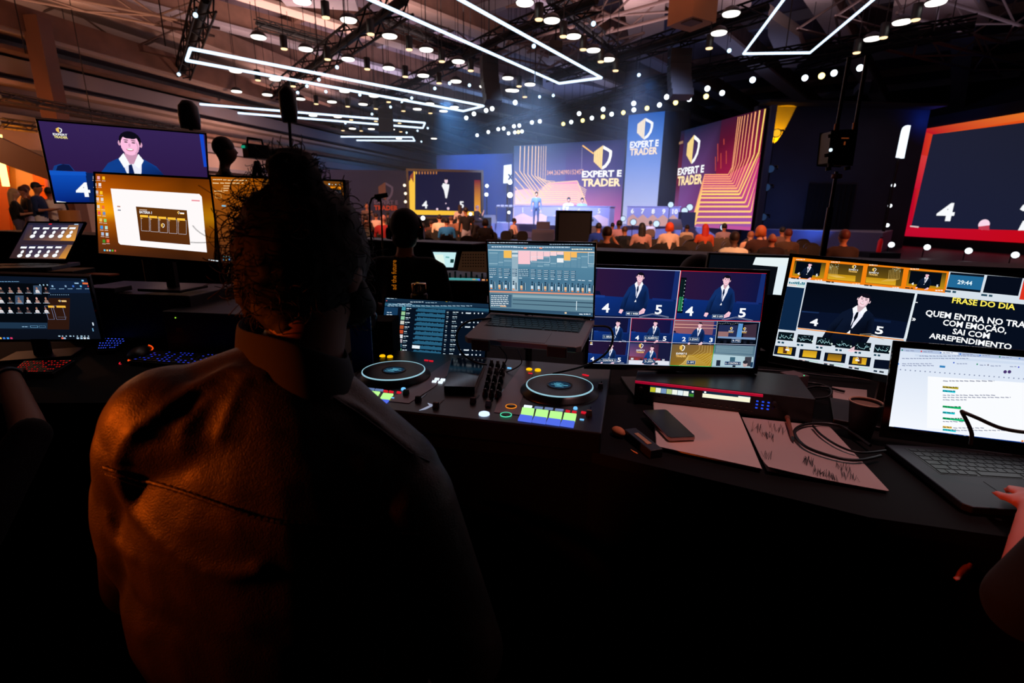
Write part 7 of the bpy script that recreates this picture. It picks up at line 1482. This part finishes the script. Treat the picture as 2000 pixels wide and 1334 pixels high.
for s_ in (-1, 1): body += [('c', tuple(hip + Vector((s_ * .1, .05, -.05))), .08, (hip.x + s_ * .13, 1.18, .80), .06, 1), ('c', (hip.x + s_ * .13, 1.18, .80), .055, (hip.x + s_ * .14, 1.12, .38), .04, 1), ('c', (hip.x + s_ * .14, 1.12, .345), .04, (hip.x + s_ * .15, 1.24, .335), .035, 1)]
meshobj('body', fuse(body, .0075, 3, 20), [SKIN, cloth((14, 14, 18))], man_)
jk = [('c', v(345, 830, .72), .095, v(715, 920, .73), .095, 0), ('c', v(540, 745, .785), .075, v(312, 835, .72), .078, 0), ('c', v(600, 765, .785), .07, v(765, 930, .73), .082, 0), ('c', v(450, 760, .77), .06, v(660, 800, .77), .06, 0), ('c', v(585, 690, .80), .066, v(575, 770, .79), .085, 0),
      ('e', v(520, 940, .73), (.225, .115, .2), 0), ('e', v(540, 1060, .70), (.235, .12, .24), 0), ('e', v(530, 1180, .72), (.24, .135, .24), 0), ('e', (hip.x, .76, 1.0), (.22, .15, .2), 0), ('e', (hip.x, .76, .86), (.2, .14, .12), 0),
      ('c', v(305, 872, .71), .080, tuple(EL), .064, 0), ('c', tuple(EL), .062, tuple(WL - Vector((.0, .05, 0))), .042, 0), ('c', v(790, 975, .71), .080, tuple(ER), .072, 0), ('c', tuple(ER), .064, tuple(WR - Vector((0, .06, 0))), .042, 0),
      ('e', v(315, 1000, .75), (.09, .10, .17), 0), ('e', v(770, 1120, .74), (.10, .10, .17), 0)]
j0 = fuse(jk, .009, 9, 20); bv = BVHTree.FromPolygons([tuple(q.co) for q in j0.vertices], [tuple(p.vertices) for p in j0.polygons])
def onj(x, y, d=0., bv_=None):
    r_ = ray(x, y).normalized(); h_ = (bv_ or bv).ray_cast(EYE, r_)
    return (h_[0] + h_[1] * d) if h_[0] else None
def ridge(pts, r0, d):
    out = []; P_ = [onj(x, y, d) for x, y in pts]; P_ = [p for p in P_ if p]
    for i, (a_, b_) in enumerate(zip(P_, P_[1:])): out.append(('c', tuple(a_), r0, tuple(b_), r0, 0))
    return out
folds = ridge([(520, 730), (450, 722), (380, 760), (320, 800), (262, 842), (232, 900)], .013, -.004) + ridge([(480, 740), (455, 790), (430, 850)], .011, -.005) + ridge([(232, 935), (255, 990), (310, 1050), (375, 1100), (450, 1125), (510, 1110)], .011, -.003) + ridge([(212, 1000), (228, 1060), (262, 1090)], .010, -.004) + ridge([(400, 790), (360, 830), (350, 880)], .010, -.005) + ridge([(640, 775), (700, 800), (760, 850), (810, 890)], .011, -.003)
jm = fuse(jk + folds, .0065, 9, 20)
jo = meshobj('jacket', jm, [JACK], man_); jo['label'] = 'worn brown jacket with a ribbed seam across the back'
bv2 = BVHTree.FromPolygons([tuple(q.co) for q in jm.vertices], [tuple(p.vertices) for p in jm.polygons])
sp_ = [(204, 912), (250, 928), (300, 943), (350, 958), (400, 975), (450, 993), (500, 1010), (550, 1020), (605, 1024), (680, 1030), (760, 1040), (830, 1045)]
pp = []
for i in range(len(sp_) - 1):
    for k in range(8): t = k / 8; pp.append(onj(sp_[i][0] * (1 - t) + sp_[i + 1][0] * t, sp_[i][1] * (1 - t) + sp_[i + 1][1] * t, .0005, bv2))
pp = [p for p in pp if p]; b = MB(); b.tube(pp, [.0032 + (.0008 if k % 2 else -.0006) for k in range(len(pp))], 8); b.tube([p + Vector((0, 0, -.011)) for p in pp], .0014, 6); so = b.build('seam', JACK, jo)
sp_ = [(652, 778), (700, 808), (750, 845), (800, 885), (838, 902)]; pp = [onj(x, y, .0008, bv2) for x, y in sp_]; pp = [p for p in pp if p]
if len(pp) > 1: b = MB(); b.tube(pp, .0018, 6); b.build('seam', JACK, jo)
# collar, near-black in place of the shade under the hair
cp = [Vector(v(x, y, Y_)) for x, y, Y_ in ((452, 672, .80), (478, 690, .74), (530, 702, .70), (600, 722, .69), (665, 740, .72), (694, 742, .79), (680, 700, .86), (590, 650, .90), (490, 640, .88))]
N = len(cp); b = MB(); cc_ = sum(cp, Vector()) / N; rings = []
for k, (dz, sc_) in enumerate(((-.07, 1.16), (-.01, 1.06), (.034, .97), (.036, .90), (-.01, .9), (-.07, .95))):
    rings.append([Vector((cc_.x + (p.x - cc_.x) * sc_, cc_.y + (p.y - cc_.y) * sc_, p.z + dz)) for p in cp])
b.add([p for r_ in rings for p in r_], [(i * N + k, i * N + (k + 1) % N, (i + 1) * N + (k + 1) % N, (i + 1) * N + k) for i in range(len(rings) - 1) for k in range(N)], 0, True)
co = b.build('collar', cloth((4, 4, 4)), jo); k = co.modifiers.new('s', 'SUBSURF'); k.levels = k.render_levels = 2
# hair
hr = [('e', hp(0, -.018, .004), (.096, .108, .100), 0, RH), ('e', v(606, 440, .80), (.076, .085, .060), 0), ('e', v(574, 338, .78), (.038, .040, .036), 0), ('c', v(574, 350, .78), .030, v(582, 395, .79), .036, 0), ('e', v(600, 375, .785), (.030, .035, .022), 0), ('e', v(528, 412, .785), (.034, .045, .034), 0), ('e', v(508, 470, .80), (.030, .05, .06), 0), ('e', v(498, 560, .82), (.026, .045, .06), 0), ('c', v(560, 600, .80), .05, v(575, 640, .785), .035, 0),
      ('e', v(695, 600, .88), (.022, .035, .035), 0)]
hm = fuse(hr, .008, 3, 20); r3 = random.Random(11)
for q in hm.vertices: q.co += q.normal * (.004 * noise.noise(q.co * 70) + .0025 * noise.noise(q.co * 190))
ho = meshobj('hair', hm, [HAIR], man_)
b = MB(); hb_ = BVHTree.FromPolygons([tuple(q.co) for q in hm.vertices], [tuple(p.vertices) for p in hm.polygons])
idx = [i for i in range(len(hm.vertices)) if hm.vertices[i].co.y < hc_.y + .08]
for k in range(800):
    q = hm.vertices[r3.choice(idx)]; p = q.co.copy(); n_ = q.normal.copy(); wild = (p.x < hc_.x - .05) and (p.z > hc_.z - .04)
    d = n_ * (.55 if wild else .25) + Vector((r3.uniform(-.5, .5), r3.uniform(-.5, .5), r3.uniform(-.5, .5) - (.3 if wild else 0))); d.normalize(); pts = [p]; ax = Vector((r3.uniform(-1, 1), r3.uniform(-1, 1), r3.uniform(-1, 1))).normalized(); st_ = r3.uniform(.003, .006) * (1.25 if wild else 1)
    ang = r3.uniform(.2, .55)
    for j in range(9 if wild else 6): pts.append(pts[-1] + d * st_); d = Matrix.Rotation(ang, 3, ax) @ d
    b.tube(pts, r3.uniform(.0005, .0010), 3)
for (x, y) in ((478, 360), (462, 385), (452, 400), (446, 420), (455, 440), (470, 345), (490, 330), (458, 372), (470, 410), (448, 395), (465, 450), (480, 470), (500, 318), (640, 330), (632, 318), (625, 300)):
    root = Vector(v(x + (28 if x < 560 else -20), y + 14, .79)); 
    for k in range(5):
        P1 = Vector(v(x + r3.uniform(-10, 10), y + r3.uniform(-14, 14), .79)); P2 = P1 + Vector((r3.uniform(-.02, .012), r3.uniform(-.01, .01), r3.uniform(-.03, .0))); pts = []
        for j in range(9): t = j / 8; pts.append((root * (1 - t) ** 2 + P1 * 2 * t * (1 - t) + P2 * t * t) + Vector((.004 * math.sin(t * 9 + k), 0, .004 * math.cos(t * 8 + k))))
        b.tube(pts, .0006, 3)
b.build('loose_curls', HAIR, ho)
b = MB(); P_ = [hp(*q_) for q_ in ((0, .098, -.03), (.055, .07, -.06), (-.055, .07, -.06))]
bd = fuse([('e', hp(0, .055, -.075), (.060, .055, .05), 0, RH), ('c', hp(.07, .02, -.04), .02, hp(.04, .08, -.09), .022, 0), ('c', hp(-.07, .02, -.04), .02, hp(-.04, .08, -.09), .022, 0)], .008, 3); meshobj('beard', bd, [HAIR], man_)
# his chair
oc = thing('office_chair', 'black office chair under the man with the curly bun', 'chair', TM((hip.x, .74, .3))); b = MB(); b.prism(rr(.48, .46, .08), .36, .42); b.build('seat', SOFTBLACK, oc)
b = MB(); b.cyl((0, 0, .06), (0, 0, .36), .025); b.build('column', DARKMETAL, oc)
for k in range(5): b = MB(); b.cyl((0, 0, .08), (.27 * math.cos(k * 1.257), .27 * math.sin(k * 1.257), .05), .02, n=8); b.cyl((.27 * math.cos(k * 1.257), .27 * math.sin(k * 1.257) - .012, .025), (.27 * math.cos(k * 1.257), .27 * math.sin(k * 1.257) + .012, .025), .025, n=12); b.build('leg', BLACK, oc)

# ------------------------------------------------------------------ man with headphones at the console
def near(label, pr, vox, mats, hairp=None, hairm=None, hname='hair'):
    t = meshobj('person', fuse(pr, vox, 4, 18), mats); tag(t, label, 'person')
    if hairp: meshobj(hname, fuse(hairp, vox * .8, 3, 18), [hairm]).parent = t
    return t
def sitting_at(P, s=1.0, rz=0):
    "seated figure with its crown at P"
    M_ = TM((P.x, P.y, P.z - 1.29 * s), rz, s); pr = []
    R_ = M_.to_3x3().normalized()
    for p in sitting():
        if p[0] == 'c': pr.append(('c', tuple(M_ @ Vector(p[1])), p[2] * s, tuple(M_ @ Vector(p[3])), p[4] * s, p[5]))
        else: pr.append(('e', tuple(M_ @ Vector(p[1])), tuple(k * s for k in p[2]), p[3], R_ @ (p[4] if len(p) > 4 else Matrix.Identity(3))))
    return pr, M_
BT = cloth((8, 8, 10)); HB2 = mat('black_hair', (8, 8, 9), .7)
P = py(786, 406, 3.05); pr, Mh = sitting_at(P, 1.03, -.1); hc2 = Mh @ Vector((0, .04, 1.165))
hm_ = near('man in a black t-shirt with orange lettering and headphones at the console', pr, .014, [SK['tan'], BT, BT, SHOE], [('e', tuple(hc2 + Vector((0, -.012, .028))), (.092, .104, .104), 0), ('e', tuple(hc2 + Vector((0, -.04, -.05))), (.075, .07, .06), 0)], HB2)
b = MB(); b.tube([tuple(hc2 + Vector((.1 * math.sin(t), .0, .115 * math.cos(t)))) for t in [PI * .56 * (k / 10 * 2 - 1) for k in range(11)]], .009, 8); b.build('headphone_band', BLACK, hm_)
for s_ in (-1, 1): b = MB(); b.cyl(hc2 + Vector((s_ * .082, 0, -.02)), hc2 + Vector((s_ * .112, 0, -.02)), .038, .034, 18); b.build('ear_cup', BLACK, hm_)
a = Art(Matrix.Identity(4), 0); vs, fs = text_mesh('ad the future', 1); w_ = max(q[0] for q in vs)
me_h = hm_.data; bvh = BVHTree.FromPolygons([tuple(q.co) for q in me_h.vertices], [tuple(p.vertices) for p in me_h.polygons]); V2 = []
for x, y in vs:
    r_ = ray(774 - y * 13.5, 566 - x / w_ * 58).normalized(); h_ = bvh.ray_cast(EYE, r_); V2.append(tuple(h_[0] - r_ * .004) if h_[0] else tuple(EYE + r_ * 2.9))
b = MB(); b.add(V2, fs); b.build('lettering', mat('orange_print', (230, 130, 20), .7, emit=.35), hm_)
st_ = thing('stool', 'black stool under the man with headphones', 'stool', TM((Mh.translation.x, Mh.translation.y, .3))); zs = Mh.translation.z + .44 * 1.03 - .3; b = MB(); b.cyl((0, 0, zs - .05), (0, 0, zs), .19, n=20); b.build('seat', SOFTBLACK, st_)
for k in range(4): b = MB(); b.cyl((.1 * math.cos(k * PI / 2 + .7), .1 * math.sin(k * PI / 2 + .7), zs - .05), (.2 * math.cos(k * PI / 2 + .7), .2 * math.sin(k * PI / 2 + .7), 0), .012, n=6); b.build('leg', DARKMETAL, st_)
# camera operator behind the television
P = py(429, 268, 6.0); s_ = (P.z - .3) / 1.735; o = person('camera operator in black with a cap seen beyond the television', 'hold', TM((P.x, P.y, .3), -1.0, s_), (10, 10, 12), (10, 10, 12), 'short', (10, 9, 10), 'dark')
P = py(500, 296, 4.5); vc = thing('video_camera', 'video camera with green display lights on a tripod above the curly hair', 'camera', TM((P.x, P.y, .3), -.6)); hz = P.z - .3
b = MB(); b.box((0, 0, hz), (.10, .18, .11)); b.cyl((0, .09, hz), (0, .2, hz), .04, .05, 16); b.build('body', BLACK, vc, bevel=.006); b = MB(); b.box((-.02, -.095, hz + .03), (.04, .012, .02)); b.build('display_lights', glow('green_display', (30, 170, 130), .7), vc); b = MB(); b.tube([(0, -.07, hz + .05), (0, -.06, hz + .1), (0, .06, hz + .1), (0, .07, hz + .05)], .01, 6); b.build('handle', BLACK, vc)
for k in range(3): b = MB(); b.cyl((0, 0, hz - .08), (.55 * math.cos(k * 2.09), .55 * math.sin(k * 2.09), 0), .02, n=8); b.build('leg', BLACK, vc)
# mic pole and other stands
def pole(name, label, cat, px0, px1, Y_, r, zf, headf=None):
    P, Q = py(*px0, Y_), py(*px1, Y_); t = thing(name, label, cat, TM((Q.x, Q.y, zf))); o = t.matrix_world.translation
    b = MB(); b.cyl((0, 0, .02), Q - o, r, n=8); b.cyl(Q - o, P - o, r, n=8); b.build('pole', BLACK, t)
    for k in range(3): b = MB(); b.cyl((0, 0, .25), (.35 * math.cos(k * 2.09 + .4), .35 * math.sin(k * 2.09 + .4), .0), r * .8, n=6); b.build('leg', BLACK, t)
    if headf: headf(t, P - o)
    return t
def micpod(t, p): b = MB(); b.lathe([(0, -.12), (.05, -.12), (.06, -.05), (.06, .08), (.03, .12), (0, .12)], Matrix.Translation(p), 14); b.build('device', BLACK, t)
pole('mast', 'tall thin mast rising behind the curly bun', 'stand', (563, 205), (569, 300), 4.0, .012, .3, micpod)
pole('speaker_mast', 'dark speaker head on a pole beyond the television corner', 'stand', (370, 232), (374, 262), 5.6, .02, .3, lambda t, p: MB().lathe([(0, -.1), (.09, -.1), (.1, 0), (.09, .12), (.05, .17), (0, .18)], Matrix.Translation(p), 14).build('speaker_head', mat('dusk_plastic', (40, 30, 34), .5), t))
P = py(737, 468, 3.5); t = thing('microphone_stand', 'gooseneck microphone standing beside the man with headphones', 'microphone', TM((P.x, P.y, .3))); o_ = t.matrix_world.translation; g = lambda x, y: py(x, y, 3.5) - o_
b = MB(); b.tube([Vector((0, 0, 0)), g(725, 468), g(722, 430), g(722, 400), g(726, 388), g(734, 384), g(744, 384)], .007, 6); b.build('gooseneck', BLACK, t); b = MB(); b.cyl(g(733, 385), g(758, 380), .018, .014, 10); b.cyl(g(740, 384), g(741, 394), .02, .012, 10); b.build('microphone', mat('mic_grey', (40, 42, 50), .4), t)
b = MB(); b.cyl((0, 0, 0), (0, 0, .02), .12, n=20); b.build('base', BLACK, t); b = MB(); b.cyl(g(747, 470), g(744, 392), .006, n=6); b.cyl(g(747, 470), (g(747, 470).x, g(747, 470).y, .02), .006, n=6); b.build('pole', BLACK, t)
# antenna stand on the right
def rx(t, p):
    pass
Pt, Pb = py(1634, 340, 3.4), py(1606, 500, 3.4); t = thing('antenna_stand', 'tall stand holding a black receiver box and two antenna rods before the navy wall', 'stand', TM((Pb.x, Pb.y, .3))); o_ = t.matrix_world.translation; g = lambda x, y, Y_=3.4: py(x, y, Y_) - o_
b = MB(); b.cyl((0, 0, .02), g(1606, 500), .022, n=8); b.cyl(g(1606, 500), g(1622, 405), .02, n=8); b.cyl(g(1622, 405), g(1634, 335), .011, n=8); b.build('pole', mat('pole_dark', (30, 24, 24), .35, .6), t)
b = MB(); b.lathe([(.016, -.012), (.03, -.01), (.03, .014), (.014, .018)], Matrix.Translation(g(1634, 345)), 12); b.build('clamp', mat('orange_clamp', (120, 50, 36), .5), t)
b = MB(); fr = [g(*q_) for q_ in ((1625, 256), (1674, 254), (1664, 322), (1618, 320))]; bk = [p + Vector((0, .12, 0)) for p in fr]; b.add(fr + bk, [(0, 1, 2, 3)[::-1], (4, 5, 6, 7), (0, 4, 5, 1), (1, 5, 6, 2), (2, 6, 7, 3), (3, 7, 4, 0)]); b.build('receiver_box', BLACK, t, bevel=.006)
for q_ in ((1618, 326), (1622, 318), (1655, 325), (1622, 262), (1615, 300)): b = MB(); b.cyl(g(*q_), g(q_[0], q_[1] + 7), .018, n=10); b.build('connector', BLACK, t)
for x0, y0, x1, y1 in ((1659, 112, 1633, 256), (1694, 108, 1669, 254)): b = MB(); b.cyl(g(x1, y1), g(x0, y0), .011, .013, 8); b.cyl(g(x1, y1), g(x1 + 2, y1 - 14), .016, n=8, m=1); b.build('antenna_rod', [BLACK, mat('brass_fitting', (120, 74, 30), .4, .8)], t)
b = MB(); b.box(g(1650, 270) - Vector((0, .004, 0)), (.045, .004, .006)); b.box(g(1649, 280) - Vector((0, .004, 0)), (.008, .004, .02)); b.build('display', mat('amber_dim', (150, 70, 30), .5, emit=.4), t); b = MB(); b.cyl(g(1622, 293) - Vector((0, .005, 0)), g(1622, 293), .011, n=10); b.build('indicator', glow('white_led', (220, 240, 255), 1.2), t)
for k in range(3): b = MB(); b.cyl((0, 0, .3), (.4 * math.cos(k * 2.09), .4 * math.sin(k * 2.09), 0), .014, n=6); b.build('leg', BLACK, t)
# barriers behind the desk: covered cases
def ledge(name, label, pA, pB, z_, depth, m, zf=.0, bev=.01):
    A_, B_ = pz(*pA, z_), pz(*pB, z_); d = (B_ - A_).normalized(); nrm = Vector((-d.y, d.x, 0)); L_ = (B_ - A_).length; ang = math.atan2(d.y, d.x)
    b = MB(); b.box((L_ / 2, -depth / 2, (z_ + zf) / 2 - 0), (L_, depth, z_ - zf)); b.box((L_ / 2, -depth / 2, z_ + .004), (L_ + .01, depth + .01, .012), None, 1); o = tag(b.build(name, [SOFTBLACK, m]), label, 'case'); o.matrix_world = TM((A_.x, A_.y, 0), ang); return o
EDGE = mat('rim_lit_edge', (60, 54, 60), .5)  # lighter top colour stands in for light along the case rims
ledge('road_case', 'long black covered case behind the tiled and largest monitors', (1166, 486), (2040, 521), 1.36, .3, EDGE, .3)
ledge('road_case', 'long black case standing behind the orange monitor and the small laptop', (60, 450), (500, 468), 1.28, .4, EDGE, .3)
ledge('road_case', 'black covered case with a pale top edge behind the mixing console', (640, 462), (952, 475), 1.28, .35, mat('case_top', (96, 84, 110), .5), .3)
# mixing console
P = py(895, 540, 3.3); cs = thing('mixing_console', 'mixing console with a pale lit display and a brown button board', 'mixing console', TM((P.x, P.y, .3), -.05)); o_ = cs.matrix_world.inverted(); hz = P.z - .3
b = MB(); b.box((.05, .1, hz - .05), (.95, .55, .09)); b.build('body', BLACK, cs, bevel=.005)
b = MB()
for sx in (-1, 1): b.box((.05 + sx * .42, .1, (hz - .1) / 2), (.05, .4, hz - .1))
b.build('support_frame', BLACK, cs)
Mq = cs.matrix_world @ Matrix.Translation((0, .05, hz)) @ Matrix.Rotation(1.15, 4, 'X')
a = Art(Mq, .0004); q = lambda *p: [a.P(*z4b(*k)) for k in p]; a.poly(q((790, 935), (1075, 945), (1045, 1145), (850, 1140)), (8, 10, 16)); a.poly(q((808, 957), (1062, 962), (1030, 1124), (870, 1120)), (196, 236, 240)); a.poly(q((820, 985), (920, 985), (940, 1090), (880, 1110)), (226, 246, 236)); a.poly(q((1000, 1035), (1038, 1035), (1034, 1075), (996, 1075)), (20, 60, 60)); a.poly(q((950, 1005), (990, 1010), (985, 1025), (945, 1020)), (110, 180, 180))
sc_ = a.build('display', cs); sc_.matrix_local = o_ @ Mq
b = MB(); p = [tuple((o_ @ Mq) @ Vector((*a.P(*z4b(*k)), -.004))) for k in ((1125, 950), (1400, 950), (1400, 1170), (1075, 1150))]; p2 = [tuple(Vector(k) + Vector((0, .03, -.01))) for k in p]; b.add(p + p2, [(3, 2, 1, 0), (4, 5, 6, 7), (0, 1, 5, 4), (1, 2, 6, 5), (2, 3, 7, 6), (3, 0, 4, 7)])
for i in range(9):
    for j in range(5): c_ = Vector((*a.P(*z4b(1135 + 28 * i, 985 + 32 * j)), .002)); b.box(c_, (.008, .006, .004), o_ @ Mq, 1)
b.build('button_board', [mat('brown_board', (120, 80, 56), .6, emit=.12), mat('button_tan', (84, 60, 44), .5)], cs)
b = MB(); b.box((0, -.1, hz - .004), (.3, .08, .006), None, 0); b.build('lit_strip', glow('console_cyan', (90, 190, 190), .6), cs)
for k in range(16): b = MB(); b.cyl((-.08 + .035 * k, -.06, hz - .01), (-.08 + .035 * k, -.06, hz + .022 + .01 * (k % 3)), .008, .006, 8); b.build('knob', BLACK, cs)
for k in range(10): b = MB(); b.box((.12 + .03 * k, -.13, hz - .002), (.018, .012, .008)); b.build('lit_key', (ORA, BLU, glow('peach_key', (240, 170, 120), .8))[k % 3], cs)
# dark hair of someone low behind the tiled monitor
P = py(1366, 503, 2.5); near('top of a dark haired head low behind the tiled monitor', [('e', tuple(P + Vector((0, 0, -.10))), (.085, .1, .11), 0), ('c', tuple(P + Vector((0, 0, -.18))), .05, tuple(P + Vector((0, 0, -.27))), .055, 0), ('c', tuple(P + Vector((-.14, 0, -.33))), .06, tuple(P + Vector((.14, 0, -.33))), .06, 1), ('e', tuple(P + Vector((0, 0, -.5))), (.17, .11, .25), 1)], .012, [SK['tan'], BT], [('e', tuple(P + Vector((0, -.01, -.09))), (.1, .11, .11), 0), ('e', tuple(P + Vector((-.07, 0, -.12))), (.06, .07, .06), 0), ('e', tuple(P + Vector((.07, 0, -.12))), (.06, .07, .06), 0)], HB2)
# person at the left edge: hand on the red keys
LH = pz(50, 690, DESK + .06); E_ = pz(60, 850, DESK + .03); E2 = pz(70, 1000, DESK - .12)
Lp = [('c', tuple(E2 + Vector((-.05, -.1, 0))), .055, tuple(E_), .042, 1), ('c', tuple(E_), .038, tuple(pz(18, 735, DESK + .05)), .028, 0)]
w0 = pz(18, 735, DESK + .05); hd = (pz(40, 690, DESK + .05) - w0).normalized(); Lp += hand(w0, hd, 0, 1.0)
SH = py(-160, 760, 1.25); Lp += [('c', tuple(SH), .07, tuple(E2 + Vector((-.05, -.1, 0))), .055, 1), ('c', tuple(SH), .08, tuple(SH + Vector((-.34, .02, 0))), .08, 1), ('e', tuple(SH + Vector((-.17, 0, -.12))), (.2, .12, .2), 1), ('e', tuple(SH + Vector((-.17, 0, -.36))), (.18, .12, .2), 1), ('c', tuple(SH + Vector((-.17, 0, .04))), .05, tuple(SH + Vector((-.17, .03, .14))), .05, 0)] + head(tuple(SH + Vector((-.17, .05, .24))), 1)
lp = near('person at the picture edge with a hand on the red lit keys, wearing a wristband', Lp, .008, [mat('shadow_skin', (150, 96, 76), .6), BT], [('e', tuple(SH + Vector((-.17, .03, .27))), (.086, .1, .1), 0)], HB2)
b = MB(); wd = (w0 - E_).normalized(); b.cyl(w0 - wd * .03, w0 - wd * .002, .034, .032, 20); b.build('wristband', mat('teal_band', (20, 60, 76), .4), lp)
# person at the right edge: hand at the laptop
w0 = pz(2030, 1000, DESK + .06); hd = (pz(1985, 905, DESK + .05) - w0).normalized()
EL_ = pz(2010, 1180, DESK + .02); SH = Vector((EL_.x + .16, EL_.y - .02, 1.36))
Rp = [('c', tuple(w0), .028, tuple(EL_), .042, 0), ('c', tuple(EL_), .055, tuple(SH), .065, 1), ('c', tuple(SH), .075, tuple(SH + Vector((.34, 0, 0))), .075, 1), ('e', tuple(SH + Vector((.17, 0, -.14))), (.2, .12, .2), 1), ('e', tuple(SH + Vector((.17, 0, -.4))), (.18, .12, .22), 1), ('c', tuple(SH + Vector((.17, 0, .04))), .05, tuple(SH + Vector((.17, .02, .14))), .05, 0)] + head(tuple(SH + Vector((.17, .05, .24))), 1) + hand(w0, hd, 0, 1.0)
q0, q1 = pz(1950, 1042, DESK - .06), pz(1866, 1132, DESK - .10); e2 = q0 + Vector((.16, .0, .02))
Rp += [('c', tuple(SH), .062, tuple(e2), .045, 1), ('c', tuple(e2), .040, tuple(q0 + Vector((.03, .01, -.01))), .026, 1), ('c', tuple(q0), .014, tuple(q0.lerp(q1, .4)), .012, 0)]
for k_ in range(4): Rp += [('c', tuple(q0.lerp(q1, .35) + Vector((.004 * k_, .006 * k_, -.012 * k_))), .009, tuple(q0.lerp(q1, 1 - .08 * k_) + Vector((.004 * k_, .006 * k_, -.012 * k_))), .007, 0)]
Rp += [('c', tuple(q0), .012, tuple(q0.lerp(q1, .3) + Vector((.03, .0, .0))), .008, 0)]
near('person at the picture edge typing on the largest laptop', Rp, .008, [mat('rosy_skin', (196, 110, 96), .6), BT], [('e', tuple(SH + Vector((.17, .03, .27))), (.086, .1, .1), 0)], HB2)

# ------------------------------------------------------------------ thin stage haze
HZ = bpy.data.materials.new('stage_haze'); HZ.use_nodes = True; nt = HZ.node_tree; nt.nodes.clear()
vs_ = nt.nodes.new('ShaderNodeVolumeScatter'); vs_.inputs['Color'].default_value = (.75, .88, 1, 1); vs_.inputs['Density'].default_value = .017; vs_.inputs['Anisotropy'].default_value = .2
o_ = nt.nodes.new('ShaderNodeOutputMaterial'); nt.links.new(vs_.outputs[0], o_.inputs['Volume'])
b = MB(); b.box((0, 0, 0), (17, 16, 7.4)); o = b.build('haze', HZ); o.matrix_world = TM((1.0, 31.0, 4.6), -.55); tag(o, 'thin blue haze hanging over the stage', 'haze', kind='stuff')
